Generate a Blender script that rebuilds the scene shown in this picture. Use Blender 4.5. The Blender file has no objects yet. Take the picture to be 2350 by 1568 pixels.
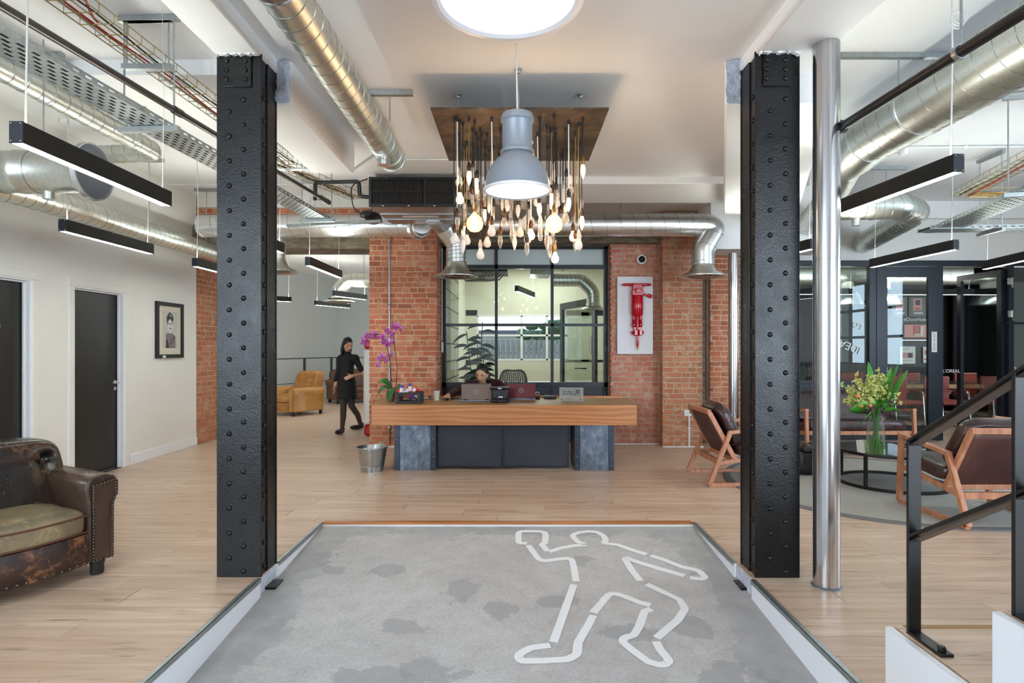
import bpy, bmesh, math, random
from mathutils import Vector, Matrix, Euler, noise as mnoise
random.seed(7)
C = bpy.context.scene.collection
S = bpy.context.scene
PI = math.pi
F, VX, VY, H = 1350.0, 1183.0, 800.0, 1.42      # focal length in px, vanishing point, eye height above the wood floor

# ---------------------------------------------------------------- camera
cd = bpy.data.cameras.new('camera'); cam = bpy.data.objects.new('camera', cd); C.objects.link(cam)
cd.sensor_width = 36.0; cd.sensor_fit = 'HORIZONTAL'; cd.lens = F/2350*36
cd.shift_x = -(VX-1175)/2350; cd.shift_y = (VY-784)/2350
cam.location = (0, 0, H); cam.rotation_euler = (PI/2, 0, 0)
cd.clip_start = 0.05; cd.clip_end = 200
S.camera = cam
S.view_settings.view_transform = 'Standard'; S.view_settings.look = 'None'
S.view_settings.gamma = 1.0; S.view_settings.use_curve_mapping = False
S.view_settings.exposure = 0.78
cy = S.cycles
cy.use_denoising = True; cy.max_bounces = 10; cy.diffuse_bounces = 5; cy.glossy_bounces = 5
cy.transmission_bounces = 8; cy.transparent_max_bounces = 16; cy.sample_clamp_indirect = 6.0
cy.caustics_reflective = False; cy.caustics_refractive = False

# ---------------------------------------------------------------- world and daylight
w = bpy.data.worlds.new('world'); S.world = w; w.use_nodes = True
nt = w.node_tree; nt.nodes.clear()
wo = nt.nodes.new('ShaderNodeOutputWorld'); bg = nt.nodes.new('ShaderNodeBackground')
tc = nt.nodes.new('ShaderNodeTexCoord'); sx = nt.nodes.new('ShaderNodeSeparateXYZ'); rp = nt.nodes.new('ShaderNodeValToRGB')
nt.links.new(tc.outputs['Generated'], sx.inputs[0]); nt.links.new(sx.outputs['Z'], rp.inputs[0])
rp.color_ramp.elements[0].position = 0.0; rp.color_ramp.elements[0].color = (.80, .88, .98, 1)
rp.color_ramp.elements[1].position = 0.6; rp.color_ramp.elements[1].color = (.55, .72, 1.0, 1)
nt.links.new(rp.outputs[0], bg.inputs[0]); bg.inputs[1].default_value = 1.1
nt.links.new(bg.outputs[0], wo.inputs[0])

def area(name, loc, rot, sx_, sy_, power, col):
    l = bpy.data.lights.new(name, 'AREA'); l.shape = 'RECTANGLE'; l.size = sx_; l.size_y = sy_
    l.energy = power; l.color = col
    o = bpy.data.objects.new(name, l); C.objects.link(o); o.location = loc; o.rotation_euler = rot
    return o
# overcast daylight just outside the windows: street side behind the photographer, left, lounge side
area('daylight_street_right', (5.95, -4.8, 1.9), (PI/2, 0, 0), 4.1, 2.6, 340, (.74, .87, 1.0))
area('daylight_street_left', (-3.75, -4.8, 1.9), (PI/2, 0, 0), 1.7, 2.6, 150, (.74, .87, 1.0))
area('daylight_left_wall', (-5.05, -2.8, 1.9), (0, -PI/2, 0), 2.6, 2.8, 230, (.74, .87, 1.0))
area('daylight_lounge_side', (8.5, 4.55, 2.0), (0, PI/2, 0), 2.0, 2.7, 110, (.62, .81, 1.0))
area('daylight_fill_far_room', (-1.36, 14.2, 2.0), (0, PI/2, 0), 2.2, 6.0, 34, (.88, .95, 1.0))  # fill added inside the far room, standing in for window daylight
area('meeting_room_fill', (.5, 12.2, 3.22), (0, 0, 0), 1.6, 1.6, 34, (1.0, .98, .92))  # unseen light added to brighten the meeting room interior

# ---------------------------------------------------------------- helpers
def V(*a): return Vector(a)
def P(px, py, d):                     # a photograph pixel at depth d metres
    return Vector(((px-VX)/F*d, d, H-(py-VY)/F*d))
def PX(px, d): return (px-VX)/F*d
def PZ(py, d): return H-(py-VY)/F*d
MWD = {}
def T(loc=(0, 0, 0), rz=0, rx=0, ry=0, sc=1):
    return Matrix.Translation(Vector(loc)) @ Euler((rx, ry, rz)).to_matrix().to_4x4() @ Matrix.Scale(sc, 4)
def tag(o, label=None, cat=None, group=None, kind=None):
    if label: o['label'] = label
    if cat: o['category'] = cat
    if group: o['group'] = group
    if kind: o['kind'] = kind
    return o
def thing(name, label, cat, loc=(0, 0, 0), rz=0, group=None, kind=None, rot=None):
    o = bpy.data.objects.new(name, None); C.objects.link(o); o.empty_display_size = .1
    o.location = loc; o.rotation_euler = rot if rot else (0, 0, rz)
    MWD[o] = Matrix.Translation(Vector(loc)) @ Euler(o.rotation_euler).to_matrix().to_4x4()
    return tag(o, label, cat, group, kind)
def copytree(o, parent=None):
    c = o.copy(); C.objects.link(c); c.parent = parent
    for ch in list(o.children): copytree(ch, c)
    return c
def dup(o, loc, rz=0, label=None, group=None, rot=None, scale=None):
    c = copytree(o); c.location = loc; c.rotation_euler = rot if rot else (0, 0, rz)
    if scale: c.scale = scale
    if label: c['label'] = label
    if group: c['group'] = group
    return c

class MB:
    def __init__(s): s.v = []; s.f = []
    def add(s, vs, fs, M=None):
        b = len(s.v)
        s.v += [(M @ Vector(v)) if M is not None else Vector(v) for v in vs]
        s.f += [tuple(i+b for i in f) for f in fs]; return s
    def box(s, c, d, M=None, r=None):
        hx, hy, hz = d[0]/2, d[1]/2, d[2]/2
        vs = [Vector((x, y, z)) for x in (-hx, hx) for y in (-hy, hy) for z in (-hz, hz)]
        if r: vs = [Euler(r).to_matrix() @ v for v in vs]
        vs = [v+Vector(c) for v in vs]
        return s.add(vs, [(0, 1, 3, 2), (4, 6, 7, 5), (0, 4, 5, 1), (2, 3, 7, 6), (0, 2, 6, 4), (1, 5, 7, 3)], M)
    def bar(s, p0, p1, wx, wz, up=(0, 0, 1)):          # rectangular bar from p0 to p1
        p0, p1 = Vector(p0), Vector(p1); t = (p1-p0).normalized(); u = Vector(up)
        sd = t.cross(u)
        if sd.length < 1e-4: sd = t.cross(Vector((0, 1, 0)))
        sd.normalize(); u = sd.cross(t).normalized()
        vs = []
        for p in (p0, p1):
            for a, b in ((-1, -1), (1, -1), (1, 1), (-1, 1)): vs.append(p+sd*(a*wx/2)+u*(b*wz/2))
        return s.add(vs, [(0, 1, 2, 3), (7, 6, 5, 4), (0, 4, 5, 1), (1, 5, 6, 2), (2, 6, 7, 3), (3, 7, 4, 0)])
    def tube(s, pts, r, n=8, caps=True, closed=False):
        pts = [Vector(p) for p in pts]; m = len(pts)
        rs = r if isinstance(r, (list, tuple)) else [r]*m
        prev = None; base = len(s.v)
        for i, p in enumerate(pts):
            if closed: t = pts[(i+1) % m]-pts[i-1]
            else: t = pts[min(i+1, m-1)]-pts[max(i-1, 0)]
            if t.length < 1e-9: t = Vector((0, 0, 1))
            t.normalize()
            if prev is None:
                a = Vector((0, 0, 1)) if abs(t.z) < .9 else Vector((1, 0, 0))
                u = t.cross(a).normalized()
            else:
                u = prev-t*prev.dot(t)
                u = u.normalized() if u.length > 1e-6 else t.orthogonal().normalized()
            prev = u; vv = t.cross(u)
            for k in range(n):
                a = 2*PI*k/n; s.v.append(p+(u*math.cos(a)+vv*math.sin(a))*rs[i])
        mm = m if closed else m-1
        for i in range(mm):
            j = (i+1) % m
            for k in range(n):
                l = (k+1) % n
                s.f.append((base+i*n+k, base+i*n+l, base+j*n+l, base+j*n+k))
        if caps and not closed:
            s.f.append(tuple(base+k for k in reversed(range(n)))); s.f.append(tuple(base+(m-1)*n+k for k in range(n)))
        return s
    def cyl(s, p0, p1, r, r1=None, n=16, caps=True): return s.tube([p0, p1], [r, r if r1 is None else r1], n, caps)
    def lathe(s, prof, n=24, M=None, caps=False):
        m = len(prof); vs = []; fs = []
        for (r, z) in prof:
            for k in range(n):
                a = 2*PI*k/n; vs.append((r*math.cos(a), r*math.sin(a), z))
        for i in range(m-1):
            for k in range(n):
                l = (k+1) % n; fs.append((i*n+k, i*n+l, (i+1)*n+l, (i+1)*n+k))
        if caps: fs.append(tuple(reversed(range(n)))); fs.append(tuple((m-1)*n+k for k in range(n)))
        return s.add(vs, fs, M)
    def prism(s, poly, z0, z1, M=None):
        n = len(poly); vs = [(x, y, z0) for x, y in poly]+[(x, y, z1) for x, y in poly]
        fs = [tuple(reversed(range(n))), tuple(range(n, 2*n))]+[(i, (i+1) % n, n+(i+1) % n, n+i) for i in range(n)]
        return s.add(vs, fs, M)
    def ell(s, c, r, nu=12, nv=8, M=None, e=1.0):       # (super)ellipsoid
        if not isinstance(r, (tuple, list, Vector)): r = (r, r, r)
        pw = lambda x: math.copysign(abs(x)**e, x)
        vs = [(c[0], c[1], c[2]-r[2])]; fs = []
        for j in range(1, nv):
            b = -PI/2+PI*j/nv
            for i in range(nu):
                a = 2*PI*i/nu
                vs.append((c[0]+r[0]*pw(math.cos(b))*pw(math.cos(a)), c[1]+r[1]*pw(math.cos(b))*pw(math.sin(a)), c[2]+r[2]*pw(math.sin(b))))
        vs.append((c[0], c[1], c[2]+r[2])); top = len(vs)-1
        for i in range(nu):
            l = (i+1) % nu
            fs.append((0, 1+l, 1+i)); fs.append((top, top-nu+i, top-nu+l))
            for j in range(nv-2): fs.append((1+j*nu+i, 1+j*nu+l, 1+(j+1)*nu+l, 1+(j+1)*nu+i))
        return s.add(vs, fs, M)
    def quad(s, a, b, c, d): return s.add([a, b, c, d], [(0, 1, 2, 3)])
    def surf(s, fn, nu, nv, M=None):
        vs = [fn(i/nu, j/nv) for j in range(nv+1) for i in range(nu+1)]
        fs = [(j*(nu+1)+i, j*(nu+1)+i+1, (j+1)*(nu+1)+i+1, (j+1)*(nu+1)+i) for j in range(nv) for i in range(nu)]
        return s.add(vs, fs, M)
    def mesh(s, name, smooth=True, ang=.75):
        me = bpy.data.meshes.new(name); me.from_pydata([tuple(v) for v in s.v], [], s.f); me.update()
        if smooth:
            me.polygons.foreach_set('use_smooth', [True]*len(me.polygons)); me.set_sharp_from_angle(angle=ang)
        return me
    def build(s, name, mat, parent=None, local=False, smooth=True, bevel=0, sub=0, solid=0, kind=None, ang=.75, seg=2):
        if parent is None:
            lo = [min(v[i] for v in s.v) for i in range(3)]; hi = [max(v[i] for v in s.v) for i in range(3)]
            org = Vector(((lo[0]+hi[0])/2, (lo[1]+hi[1])/2, lo[2])); s.v = [v-org for v in s.v]
        elif not local:
            inv = MWD[parent].inverted(); s.v = [inv @ v for v in s.v]
        me = s.mesh(name, smooth, ang); me.materials.append(mat)
        o = bpy.data.objects.new(name, me); C.objects.link(o)
        if parent is None: o.location = org; MWD[o] = Matrix.Translation(org)
        else: o.parent = parent; MWD[o] = MWD[parent].copy()
        if bevel:
            b = o.modifiers.new('b', 'BEVEL'); b.width = bevel; b.segments = seg; b.limit_method = 'ANGLE'; b.angle_limit = .6
        if sub:
            b = o.modifiers.new('s', 'SUBSURF'); b.levels = sub; b.render_levels = sub
        if solid:
            b = o.modifiers.new('t', 'SOLIDIFY'); b.thickness = solid; b.offset = 0
        if kind: o['kind'] = kind
        return o
def BX(name, c, d, mat, parent=None, bevel=0, kind=None, r=None, local=False):
    return MB().box(c, d, r=r).build(name, mat, parent, bevel=bevel, kind=kind, local=local)
def BB(name, x0, x1, y0, y1, z0, z1, mat, parent=None, bevel=0, kind='structure'):
    return BX(name, ((x0+x1)/2, (y0+y1)/2, (z0+z1)/2), (x1-x0, y1-y0, z1-z0), mat, parent, bevel, kind)
def inst(name, me, parent, M, mat=None):               # a child that shares mesh data, M local to the parent
    o = bpy.data.objects.new(name, me); C.objects.link(o); o.parent = parent
    o.matrix_local = M if isinstance(M, Matrix) else Matrix.Translation(M)
    return o
def text(name, body, size, M, mat, parent, ax='CENTER', ext=.0004, sp=1.0):
    c = bpy.data.curves.new(name, 'FONT'); c.body = body; c.size = size; c.align_x = ax; c.align_y = 'CENTER'
    c.extrude = ext; c.space_character = sp; c.materials.append(mat)
    o = bpy.data.objects.new(name, c); C.objects.link(o); o.parent = parent
    o.matrix_local = MWD[parent].inverted() @ M if parent else M
    return o
FRONT = Euler((PI/2, 0, 0)).to_matrix().to_4x4()        # text plane facing the camera (-y)

# ---------------------------------------------------------------- materials
def srgb(r, g, b):
    f = lambda c: (c/255/12.92) if c <= 10 else ((c/255+.055)/1.055)**2.4
    return (f(r), f(g), f(b), 1)
class NT:
    def __init__(s, name):
        s.m = bpy.data.materials.new(name); s.m.use_nodes = True; s.t = s.m.node_tree
        s.b = s.t.nodes['Principled BSDF']; s.o = s.t.nodes['Material Output']
    def n(s, typ, **k):
        x = s.t.nodes.new('ShaderNode'+typ)
        for a, b in k.items():
            if a in x.inputs: x.inputs[a].default_value = b
            else: setattr(x, a, b)
        return x
    def l(s, a, b): s.t.links.new(a, b)
    def pos(s, sc=(1, 1, 1), space='world', rnd=False):
        if space == 'world': o = s.n('NewGeometry').outputs['Position']
        else: o = s.n('TexCoord').outputs['Object']
        mp = s.n('Mapping'); mp.inputs['Scale'].default_value = sc; s.l(o, mp.inputs['Vector'])
        if rnd:
            oi = s.n('ObjectInfo'); mu = s.n('Math', operation='MULTIPLY'); mu.inputs[1].default_value = 37.0
            s.l(oi.outputs['Random'], mu.inputs[0]); cx = s.n('CombineXYZ')
            for i in range(3): s.l(mu.outputs[0], cx.inputs[i])
            s.l(cx.outputs[0], mp.inputs['Location'])
        return mp.outputs[0]
    def noise(s, vec, scale, detail=4, rough=.55, dist=0):
        x = s.n('TexNoise'); x.inputs['Scale'].default_value = scale; x.inputs['Detail'].default_value = detail
        x.inputs['Roughness'].default_value = rough; x.inputs['Distortion'].default_value = dist
        s.l(vec, x.inputs['Vector']); return x.outputs['Fac']
    def ramp(s, fac, stops):
        x = s.n('ValToRGB'); e = x.color_ramp.elements
        while len(e) < len(stops): e.new(.5)
        for i, (p, c) in enumerate(stops):
            e[i].position = p; e[i].color = c if len(c) == 4 else (*c, 1)
        s.l(fac, x.inputs[0]); return x.outputs[0]
    def mix(s, fac, a, b, mode='MIX'):
        x = s.n('MixRGB', blend_type=mode)
        for i, q in ((0, fac), (1, a), (2, b)):
            if hasattr(q, 'node'): s.l(q, x.inputs[i])
            else: x.inputs[i].default_value = q
        return x.outputs[0]
    def col(s, c): s.l(c, s.b.inputs['Base Color']) if hasattr(c, 'node') else setattr(s.b.inputs['Base Color'], 'default_value', c)
    def set(s, **k):
        for a, b in k.items():
            i = s.b.inputs[a.replace('_', ' ')]
            if hasattr(b, 'node'): s.l(b, i)
            else: i.default_value = b
        return s
    def bump(s, h, st=.3, dist=.01):
        x = s.n('Bump'); x.inputs['Strength'].default_value = st; x.inputs['Distance'].default_value = dist
        s.l(h, x.inputs['Height']); s.l(x.outputs[0], s.b.inputs['Normal'])
M = {}
def simple(name, c, rough=.5, metal=0, var=0, vs=8, bump=0, bs=60, bd=.004, space='object', **k):
    t = NT(name); t.set(Roughness=rough, Metallic=metal, **k)
    if var:
        p = t.pos(space=space); f = t.noise(p, vs)
        dk = (c[0]*(1-var), c[1]*(1-var), c[2]*(1-var), 1); lt = (min(1, c[0]*(1+var)), min(1, c[1]*(1+var)), min(1, c[2]*(1+var)), 1)
        t.col(t.ramp(f, [(.3, dk), (.7, lt)]))
    else: t.col(c)
    if bump: t.bump(t.noise(t.pos(space=space), bs), bump, bd)
    M[name] = t.m; return t.m
def emit(name, c, st):
    t = NT(name); t.col((0, 0, 0, 1)); t.set(Emission_Color=c, Emission_Strength=st, Roughness=.5); M[name] = t.m; return t.m

simple('white_wall', srgb(230, 228, 222), .6, 0, .02, 2.0, .06, 40, .002, 'world')
simple('ceiling_paint', srgb(243, 243, 242), .7, 0, .02, 1.5, .15, 14, .006, 'world')
simple('white_gloss', srgb(235, 236, 240), .3)
simple('rough_plaster', srgb(196, 200, 212), .9, 0, .18, 18, 1.0, 22, .03, 'world')
simple('cream_wall', srgb(214, 214, 196), .6)
simple('blue_grey_wall', srgb(196, 200, 196), .6)
simple('door_black', srgb(30, 30, 28), .38, 0, .1, 3)
simple('black_metal', srgb(14, 14, 15), .36); simple('frame_matt_black', srgb(20, 20, 21), .6)
simple('frame_blue_black', srgb(15, 22, 35), .38, 0, .1, 5)
simple('panel_navy', srgb(36, 40, 48), .45)
simple('black_plastic', srgb(18, 18, 19), .4)
simple('grey_plastic', srgb(96, 100, 108), .4)
simple('lamp_black', srgb(26, 26, 24), .4, 0.2)
simple('white_plastic', srgb(228, 228, 226), .35)
simple('dark_void', srgb(8, 8, 8), .9)
simple('pendant_grey', srgb(150, 158, 168), .42, .25, .04, 4)
simple('copper', srgb(150, 92, 66), .35, .9, .2, 6)
simple('copper_dark', srgb(96, 66, 54), .5, .6, .2, 6)
simple('zinc', srgb(172, 178, 178), .38, .9, .12, 30)
simple('yellow_zinc', srgb(168, 148, 88), .4, .7)
simple('cable_red', srgb(190, 26, 34), .45)
simple('cable_black', srgb(24, 24, 24), .5)
simple('cable_white', srgb(222, 220, 214), .5)
simple('rubber_brown', srgb(44, 36, 32), .35)
simple('cord_black', srgb(22, 19, 18), .7)
simple('cord_gold', srgb(140, 106, 50), .6)
simple('cord_white', srgb(226, 220, 206), .6)
simple('socket_bronze', srgb(86, 58, 34), .4, .8)
simple('socket_brass', srgb(140, 108, 62), .45, .8)
simple('socket_dark', srgb(50, 38, 30), .5, .3)
simple('chrome', srgb(214, 216, 220), .12, 1)
simple('steel_handle', srgb(190, 188, 180), .25, 1)
simple('skin_brown', srgb(206, 156, 124), .5, 0, .05, 20)
simple('skin_light', srgb(206, 160, 132), .5)
simple('hair_black', srgb(16, 13, 13), .45)
simple('lip', srgb(128, 70, 64), .45)
simple('eye_white', srgb(214, 208, 200), .3)
simple('eye_dark', srgb(22, 14, 10), .2)
simple('sweater_maroon', srgb(56, 18, 26), .85, 0, .15, 60, .2, 150, .002)
simple('dress_black', srgb(20, 20, 24), .8)
simple('stocking', srgb(60, 54, 50), .7)
simple('shoe', srgb(40, 36, 30), .6)
simple('paper', srgb(228, 228, 222), .7)
simple('matboard', srgb(208, 202, 184), .8)
simple('print_grey', srgb(186, 186, 182), .6)
simple('print_dark', srgb(44, 42, 44), .6)
simple('print_mid', srgb(116, 114, 114), .6)
simple('print_light', srgb(206, 204, 202), .6)
simple('print_maroon', srgb(96, 40, 48), .6)
simple('print_lip', srgb(92, 66, 70), .6)
simple('crate_black', srgb(44, 43, 46), .65, 0, .2, 14)
simple('choc_white', srgb(232, 228, 232), .3)
simple('choc_red', srgb(198, 28, 36), .3)
simple('choc_purple', srgb(78, 44, 156), .3)
simple('choc_brown', srgb(70, 34, 28), .3)
simple('laptop_bronze', srgb(108, 90, 82), .35, .6)
simple('laptop_red', srgb(88, 14, 26), .3, .3)
simple('laptop_silver', srgb(126, 136, 152), .35, .6)
simple('cloth_navy', srgb(50, 54, 64), .75, 0, .12, 3, .3, 300, .002)
simple('petal', srgb(206, 122, 196), .6, 0, .15, 40)
simple('petal_deep', srgb(172, 58, 142), .6)
simple('stem_dark', srgb(52, 38, 26), .6)
simple('leaf_green', srgb(40, 92, 34), .4, 0, .3, 6)
simple('leaf_bright', srgb(66, 146, 38), .4, 0, .3, 6)
simple('leaf_dark', srgb(26, 46, 38), .5, 0, .3, 6)
simple('flower_lime', srgb(206, 208, 128), .6, 0, .15, 60)
simple('flower_purple', srgb(84, 28, 60), .6)
simple('flower_orange', srgb(196, 128, 60), .6)
simple('bag_leather', srgb(26, 24, 24), .4, 0, .2, 10, .3, 60, .004)
simple('red_paint', srgb(186, 16, 32), .18, 0, .06, 6)
simple('yellow_tip', srgb(190, 160, 30), .3)
simple('canvas', srgb(226, 226, 230), .75)
simple('rug_border', srgb(110, 108, 108), .9)
simple('red_leather', srgb(150, 60, 44), .4, 0, .1, 4)
simple('table_oak', srgb(196, 164, 112), .45, 0, .15, 5)
simple('table_black', srgb(34, 38, 40), .25)
simple('dark_wall', srgb(38, 34, 34), .5)
simple('poster_pink', srgb(214, 150, 144), .6)
simple('poster_grey', srgb(104, 102, 100), .6)
simple('white_ink', srgb(226, 228, 226), .5)
simple('red_ink', srgb(176, 30, 44), .5)
simple('dark_ink', srgb(36, 36, 42), .5)
simple('handrail_reflection', srgb(78, 68, 64), .4, .3, .2, 20)  # brown of a reflection put into the colour
simple('mesh_taupe', srgb(70, 66, 60), .6)
simple('nail_head', srgb(92, 84, 74), .3, .9)
simple('wood_dark_foot', srgb(38, 36, 36), .5)
simple('river_fence', srgb(176, 176, 174), .8, 0, .2, 10)
simple('fridge_red', srgb(176, 20, 30), .3)

def galv(name, c, rough, scale, metal=1.0):
    t = NT(name); p = t.pos(space='world')
    v = t.n('TexVoronoi'); v.inputs['Scale'].default_value = scale; t.l(p, v.inputs['Vector'])
    f = t.mix(.65, v.outputs['Color'], t.noise(p, 3, 3))
    g = t.n('RGBToBW'); t.l(f, g.inputs[0])
    t.col(t.ramp(g.outputs[0], [(.25, tuple(x*.86 for x in c[:3])), (.75, tuple(min(1, x*1.08) for x in c[:3]))]))
    r = t.n('MapRange'); t.l(g.outputs[0], r.inputs[0]); r.inputs[3].default_value = rough*.97; r.inputs[4].default_value = rough*1.05
    t.set(Metallic=metal, Roughness=r.outputs[0]); M[name] = t.m
galv('galvanised', srgb(224, 227, 218), .36, 70)
galv('galvanised_bright', srgb(232, 235, 236), .30, 40)
galv('bucket_zinc', srgb(178, 184, 188), .3, 70)
galv('seam_zinc', srgb(150, 152, 148), .35, 60)
galv('ac_steel', srgb(168, 160, 154), .38, 12)
# polished flue pipe: fine vertical brushing
t = NT('polished_steel'); p = t.pos((120, 120, .4), 'object'); f = t.noise(p, 1.0, 3)
t.col(t.ramp(f, [(.3, srgb(186, 186, 188)), (.7, srgb(226, 226, 228))])); t.set(Metallic=1.0, Roughness=.17); M['polished_steel'] = t.m
# riveted column paint
t = NT('column_black'); p = t.pos(space='world'); f = t.noise(p, 110, 3, .55); f2 = t.noise(p, 9, 3)
t.col(t.mix(t.ramp(t.noise(p, 190, 3), [(.72, (0, 0, 0)), (.78, (1, 1, 1))]), srgb(8, 9, 11), srgb(44, 46, 52)))
t.set(Roughness=t.ramp(f2, [(.3, (.25, .25, .25)), (.7, (.36, .36, .36))]), Specular_IOR_Level=.42); t.bump(f, .5, .003); M['column_black'] = t.m
# distressed steel of the desk legs
t = NT('desk_steel'); p = t.pos((1, 1, 1), 'world'); f = t.noise(p, 7, 6, .65); f2 = t.noise(t.pos((12, 12, 6)), 2, 4)
t.col(t.ramp(t.mix(.4, f, f2), [(.32, srgb(70, 80, 94)), (.5, srgb(104, 116, 130)), (.7, srgb(154, 164, 174))]))
t.set(Metallic=.7, Roughness=.42); M['desk_steel'] = t.m
simple('desk_steel_dark', srgb(60, 68, 80), .42, .6, .2, 8)
# rusty plate
t = NT('rust_plate'); p = t.pos(); f = t.noise(p, 6, 7, .65, .6)
t.col(t.ramp(f, [(.3, srgb(58, 50, 44)), (.48, srgb(90, 76, 62)), (.6, srgb(116, 96, 76)), (.75, srgb(150, 130, 106))]))
t.set(Metallic=.45, Roughness=.38); M['rust_plate'] = t.m
# bricks: tone per brick, worn surface
def brick(name, cols, mort, worn):
    t = NT(name); oi = t.n('ObjectInfo'); p = t.pos()
    c = t.ramp(oi.outputs['Random'], [(i/(len(cols)-1), srgb(*q)) for i, q in enumerate(cols)])
    f = t.noise(p, 34, 5, .65); f2 = t.noise(p, 9, 4, .6)
    c = t.mix(t.ramp(f, [(.35, (0, 0, 0)), (.75, (.55, .55, .55))]), c, t.mix(.5, c, srgb(146, 112, 90)))
    c = t.mix(t.ramp(f2, [(worn, (0, 0, 0)), (worn+.12, (.8, .8, .8))]), c, srgb(*mort))
    t.col(c); t.set(Roughness=.9); t.bump(f, .8, .012); M[name] = t.m
brick('brick_orange', [(184, 100, 70), (198, 116, 84), (204, 128, 98), (190, 108, 78), (164, 94, 72), (200, 120, 88), (208, 140, 110)], (206, 168, 134), .55)
brick('brick_pink', [(192, 118, 100), (202, 132, 112), (186, 108, 90), (206, 142, 124), (178, 110, 94), (196, 124, 104)], (204, 170, 150), .52)
brick('brick_pier', [(186, 116, 84), (196, 130, 96), (178, 106, 78), (192, 122, 88), (164, 110, 82), (202, 140, 104)], (200, 166, 134), .53)
simple('mortar', srgb(210, 174, 140), .95, 0, .15, 10, .8, 60, .01, 'world')
simple('mortar_grey', srgb(190, 162, 136), .95, 0, .18, 10, .8, 60, .01, 'world')
t = NT('raw_concrete'); p = t.pos((1, 1, 3)); f = t.noise(p, 5, 7, .65)
t.col(t.ramp(f, [(.3, srgb(84, 76, 62)), (.5, srgb(122, 112, 94)), (.72, srgb(156, 146, 126))])); t.set(Roughness=.9); t.bump(f, .6, .03); M['raw_concrete'] = t.m
# floor planks: pale oak with knots, grain along x
def oak(name, rnd):
    t = NT(name); oi = t.n('ObjectInfo')
    p = t.pos((1.1, 16, 16), 'world', rnd); f = t.noise(p, 1.3, 6, .6, .6)
    c = t.ramp(f, [(.26, srgb(158, 128, 106)), (.42, srgb(198, 170, 146)), (.6, srgb(213, 188, 166)), (.8, srgb(229, 209, 191))])
    k = t.noise(t.pos((3.2, 17, 17), 'world', rnd), 1.0, 3, .55, .3)
    c = t.mix(t.ramp(k, [(.62, (0, 0, 0)), (.76, (.65, .65, .65))]), c, srgb(104, 80, 66))
    if rnd: c = t.mix(t.ramp(oi.outputs['Random'], [(0, (.0, .0, .0)), (1, (.30, .30, .30))]), c, srgb(174, 140, 114))
    t.col(c); t.set(Roughness=t.ramp(f, [(.3, (.30, .30, .30)), (.7, (.38, .38, .38))])); t.bump(f, .06, .003); M[name] = t.m
oak('oak_plank', True); oak('oak_far', False)
simple('floor_joint', srgb(70, 50, 38), .8)
# desk top: orange oak with cathedral grain
t = NT('desk_oak'); p = t.pos((.55, 2.0, 5.5), 'world'); wv = t.n('TexWave'); wv.wave_type = 'BANDS'; wv.bands_direction = 'Z'
t.l(p, wv.inputs['Vector']); wv.inputs['Scale'].default_value = 1.1; wv.inputs['Distortion'].default_value = 9; wv.inputs['Detail'].default_value = 3; wv.inputs['Detail Scale'].default_value = 1.2
f = t.noise(t.pos((2, 30, 60)), 1.2, 5)
c = t.ramp(t.mix(.55, wv.outputs['Fac'], f), [(.2, srgb(160, 102, 54)), (.5, srgb(180, 116, 66)), (.8, srgb(194, 132, 80))])
t.col(c); t.set(Roughness=.36); t.bump(f, .08, .003); M['desk_oak'] = t.m
t = NT('desk_oak_top'); p = t.pos((.9, 12, 4)); f = t.noise(p, 1.6, 6, .6, .8)
t.col(t.ramp(f, [(.3, srgb(122, 86, 44)), (.5, srgb(158, 118, 68)), (.7, srgb(184, 144, 92))])); t.set(Roughness=.4); M['desk_oak_top'] = t.m
t = NT('teak'); p = t.pos((14, 14, 2.0), 'object'); f = t.noise(p, 1.5, 5, .6, .4)
t.col(t.ramp(f, [(.3, srgb(158, 102, 74)), (.55, srgb(188, 130, 98)), (.75, srgb(206, 152, 120))])); t.set(Roughness=.42); M['teak'] = t.m
# leathers
def leather(name, base, dark, worn, amt, rough=.38, crack=True, bump=.35):
    t = NT(name); p = t.pos(space='object'); f = t.noise(p, 5, 6, .62, .4)
    c = t.ramp(f, [(.3, srgb(*dark)), (.65, srgb(*base))])
    if amt:
        g = t.n('NewGeometry'); w1 = t.noise(p, 9, 8, .72, .3)
        ed = t.ramp(g.outputs['Pointiness'], [(.5, (0, 0, 0)), (.56, (.5, .5, .5))])
        wm = t.mix(1.0, t.ramp(w1, [(.60-amt*.12, (0, 0, 0)), (.72-amt*.1, (.75, .75, .75))]), ed, 'ADD')
        c = t.mix(wm, c, srgb(*worn))
    if crack:
        v = t.n('TexVoronoi', feature='DISTANCE_TO_EDGE'); v.inputs['Scale'].default_value = 9
        t.l(t.mix(.12, p, t.noise(p, 12, 3)), v.inputs['Vector'])
        cr = t.ramp(v.outputs['Distance'], [(.0, (.7, .7, .7)), (.018, (0, 0, 0))])
        cm = t.mix(1.0, cr, t.ramp(t.noise(p, 3, 2), [(.48, (0, 0, 0)), (.6, (1, 1, 1))]), 'MULTIPLY')
        c = t.mix(cm, c, srgb(*worn))
    t.col(c); t.set(Roughness=t.ramp(f, [(.3, (rough*.8,)*3), (.7, (rough*1.25,)*3)]))
    t.bump(t.noise(p, 26, 5, .6), bump, .006); M[name] = t.m
leather('leather_aged', (32, 25, 22), (11, 11, 13), (132, 92, 62), .22, .26)
leather('leather_aged_arm', (30, 22, 20), (12, 11, 12), (100, 76, 60), .26, .30, False)
leather('leather_aged_front', (46, 32, 29), (18, 18, 22), (164, 108, 76), .75, .34)
leather('suede_seat', (132, 116, 84), (84, 74, 58), (168, 148, 114), .5, .75, False)
leather('leather_tan', (176, 118, 48), (128, 78, 28), (196, 146, 80), .3, .4, False)
leather('leather_oxblood', (50, 27, 28), (26, 17, 19), (96, 66, 58), .12, .28, False, .5)
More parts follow.
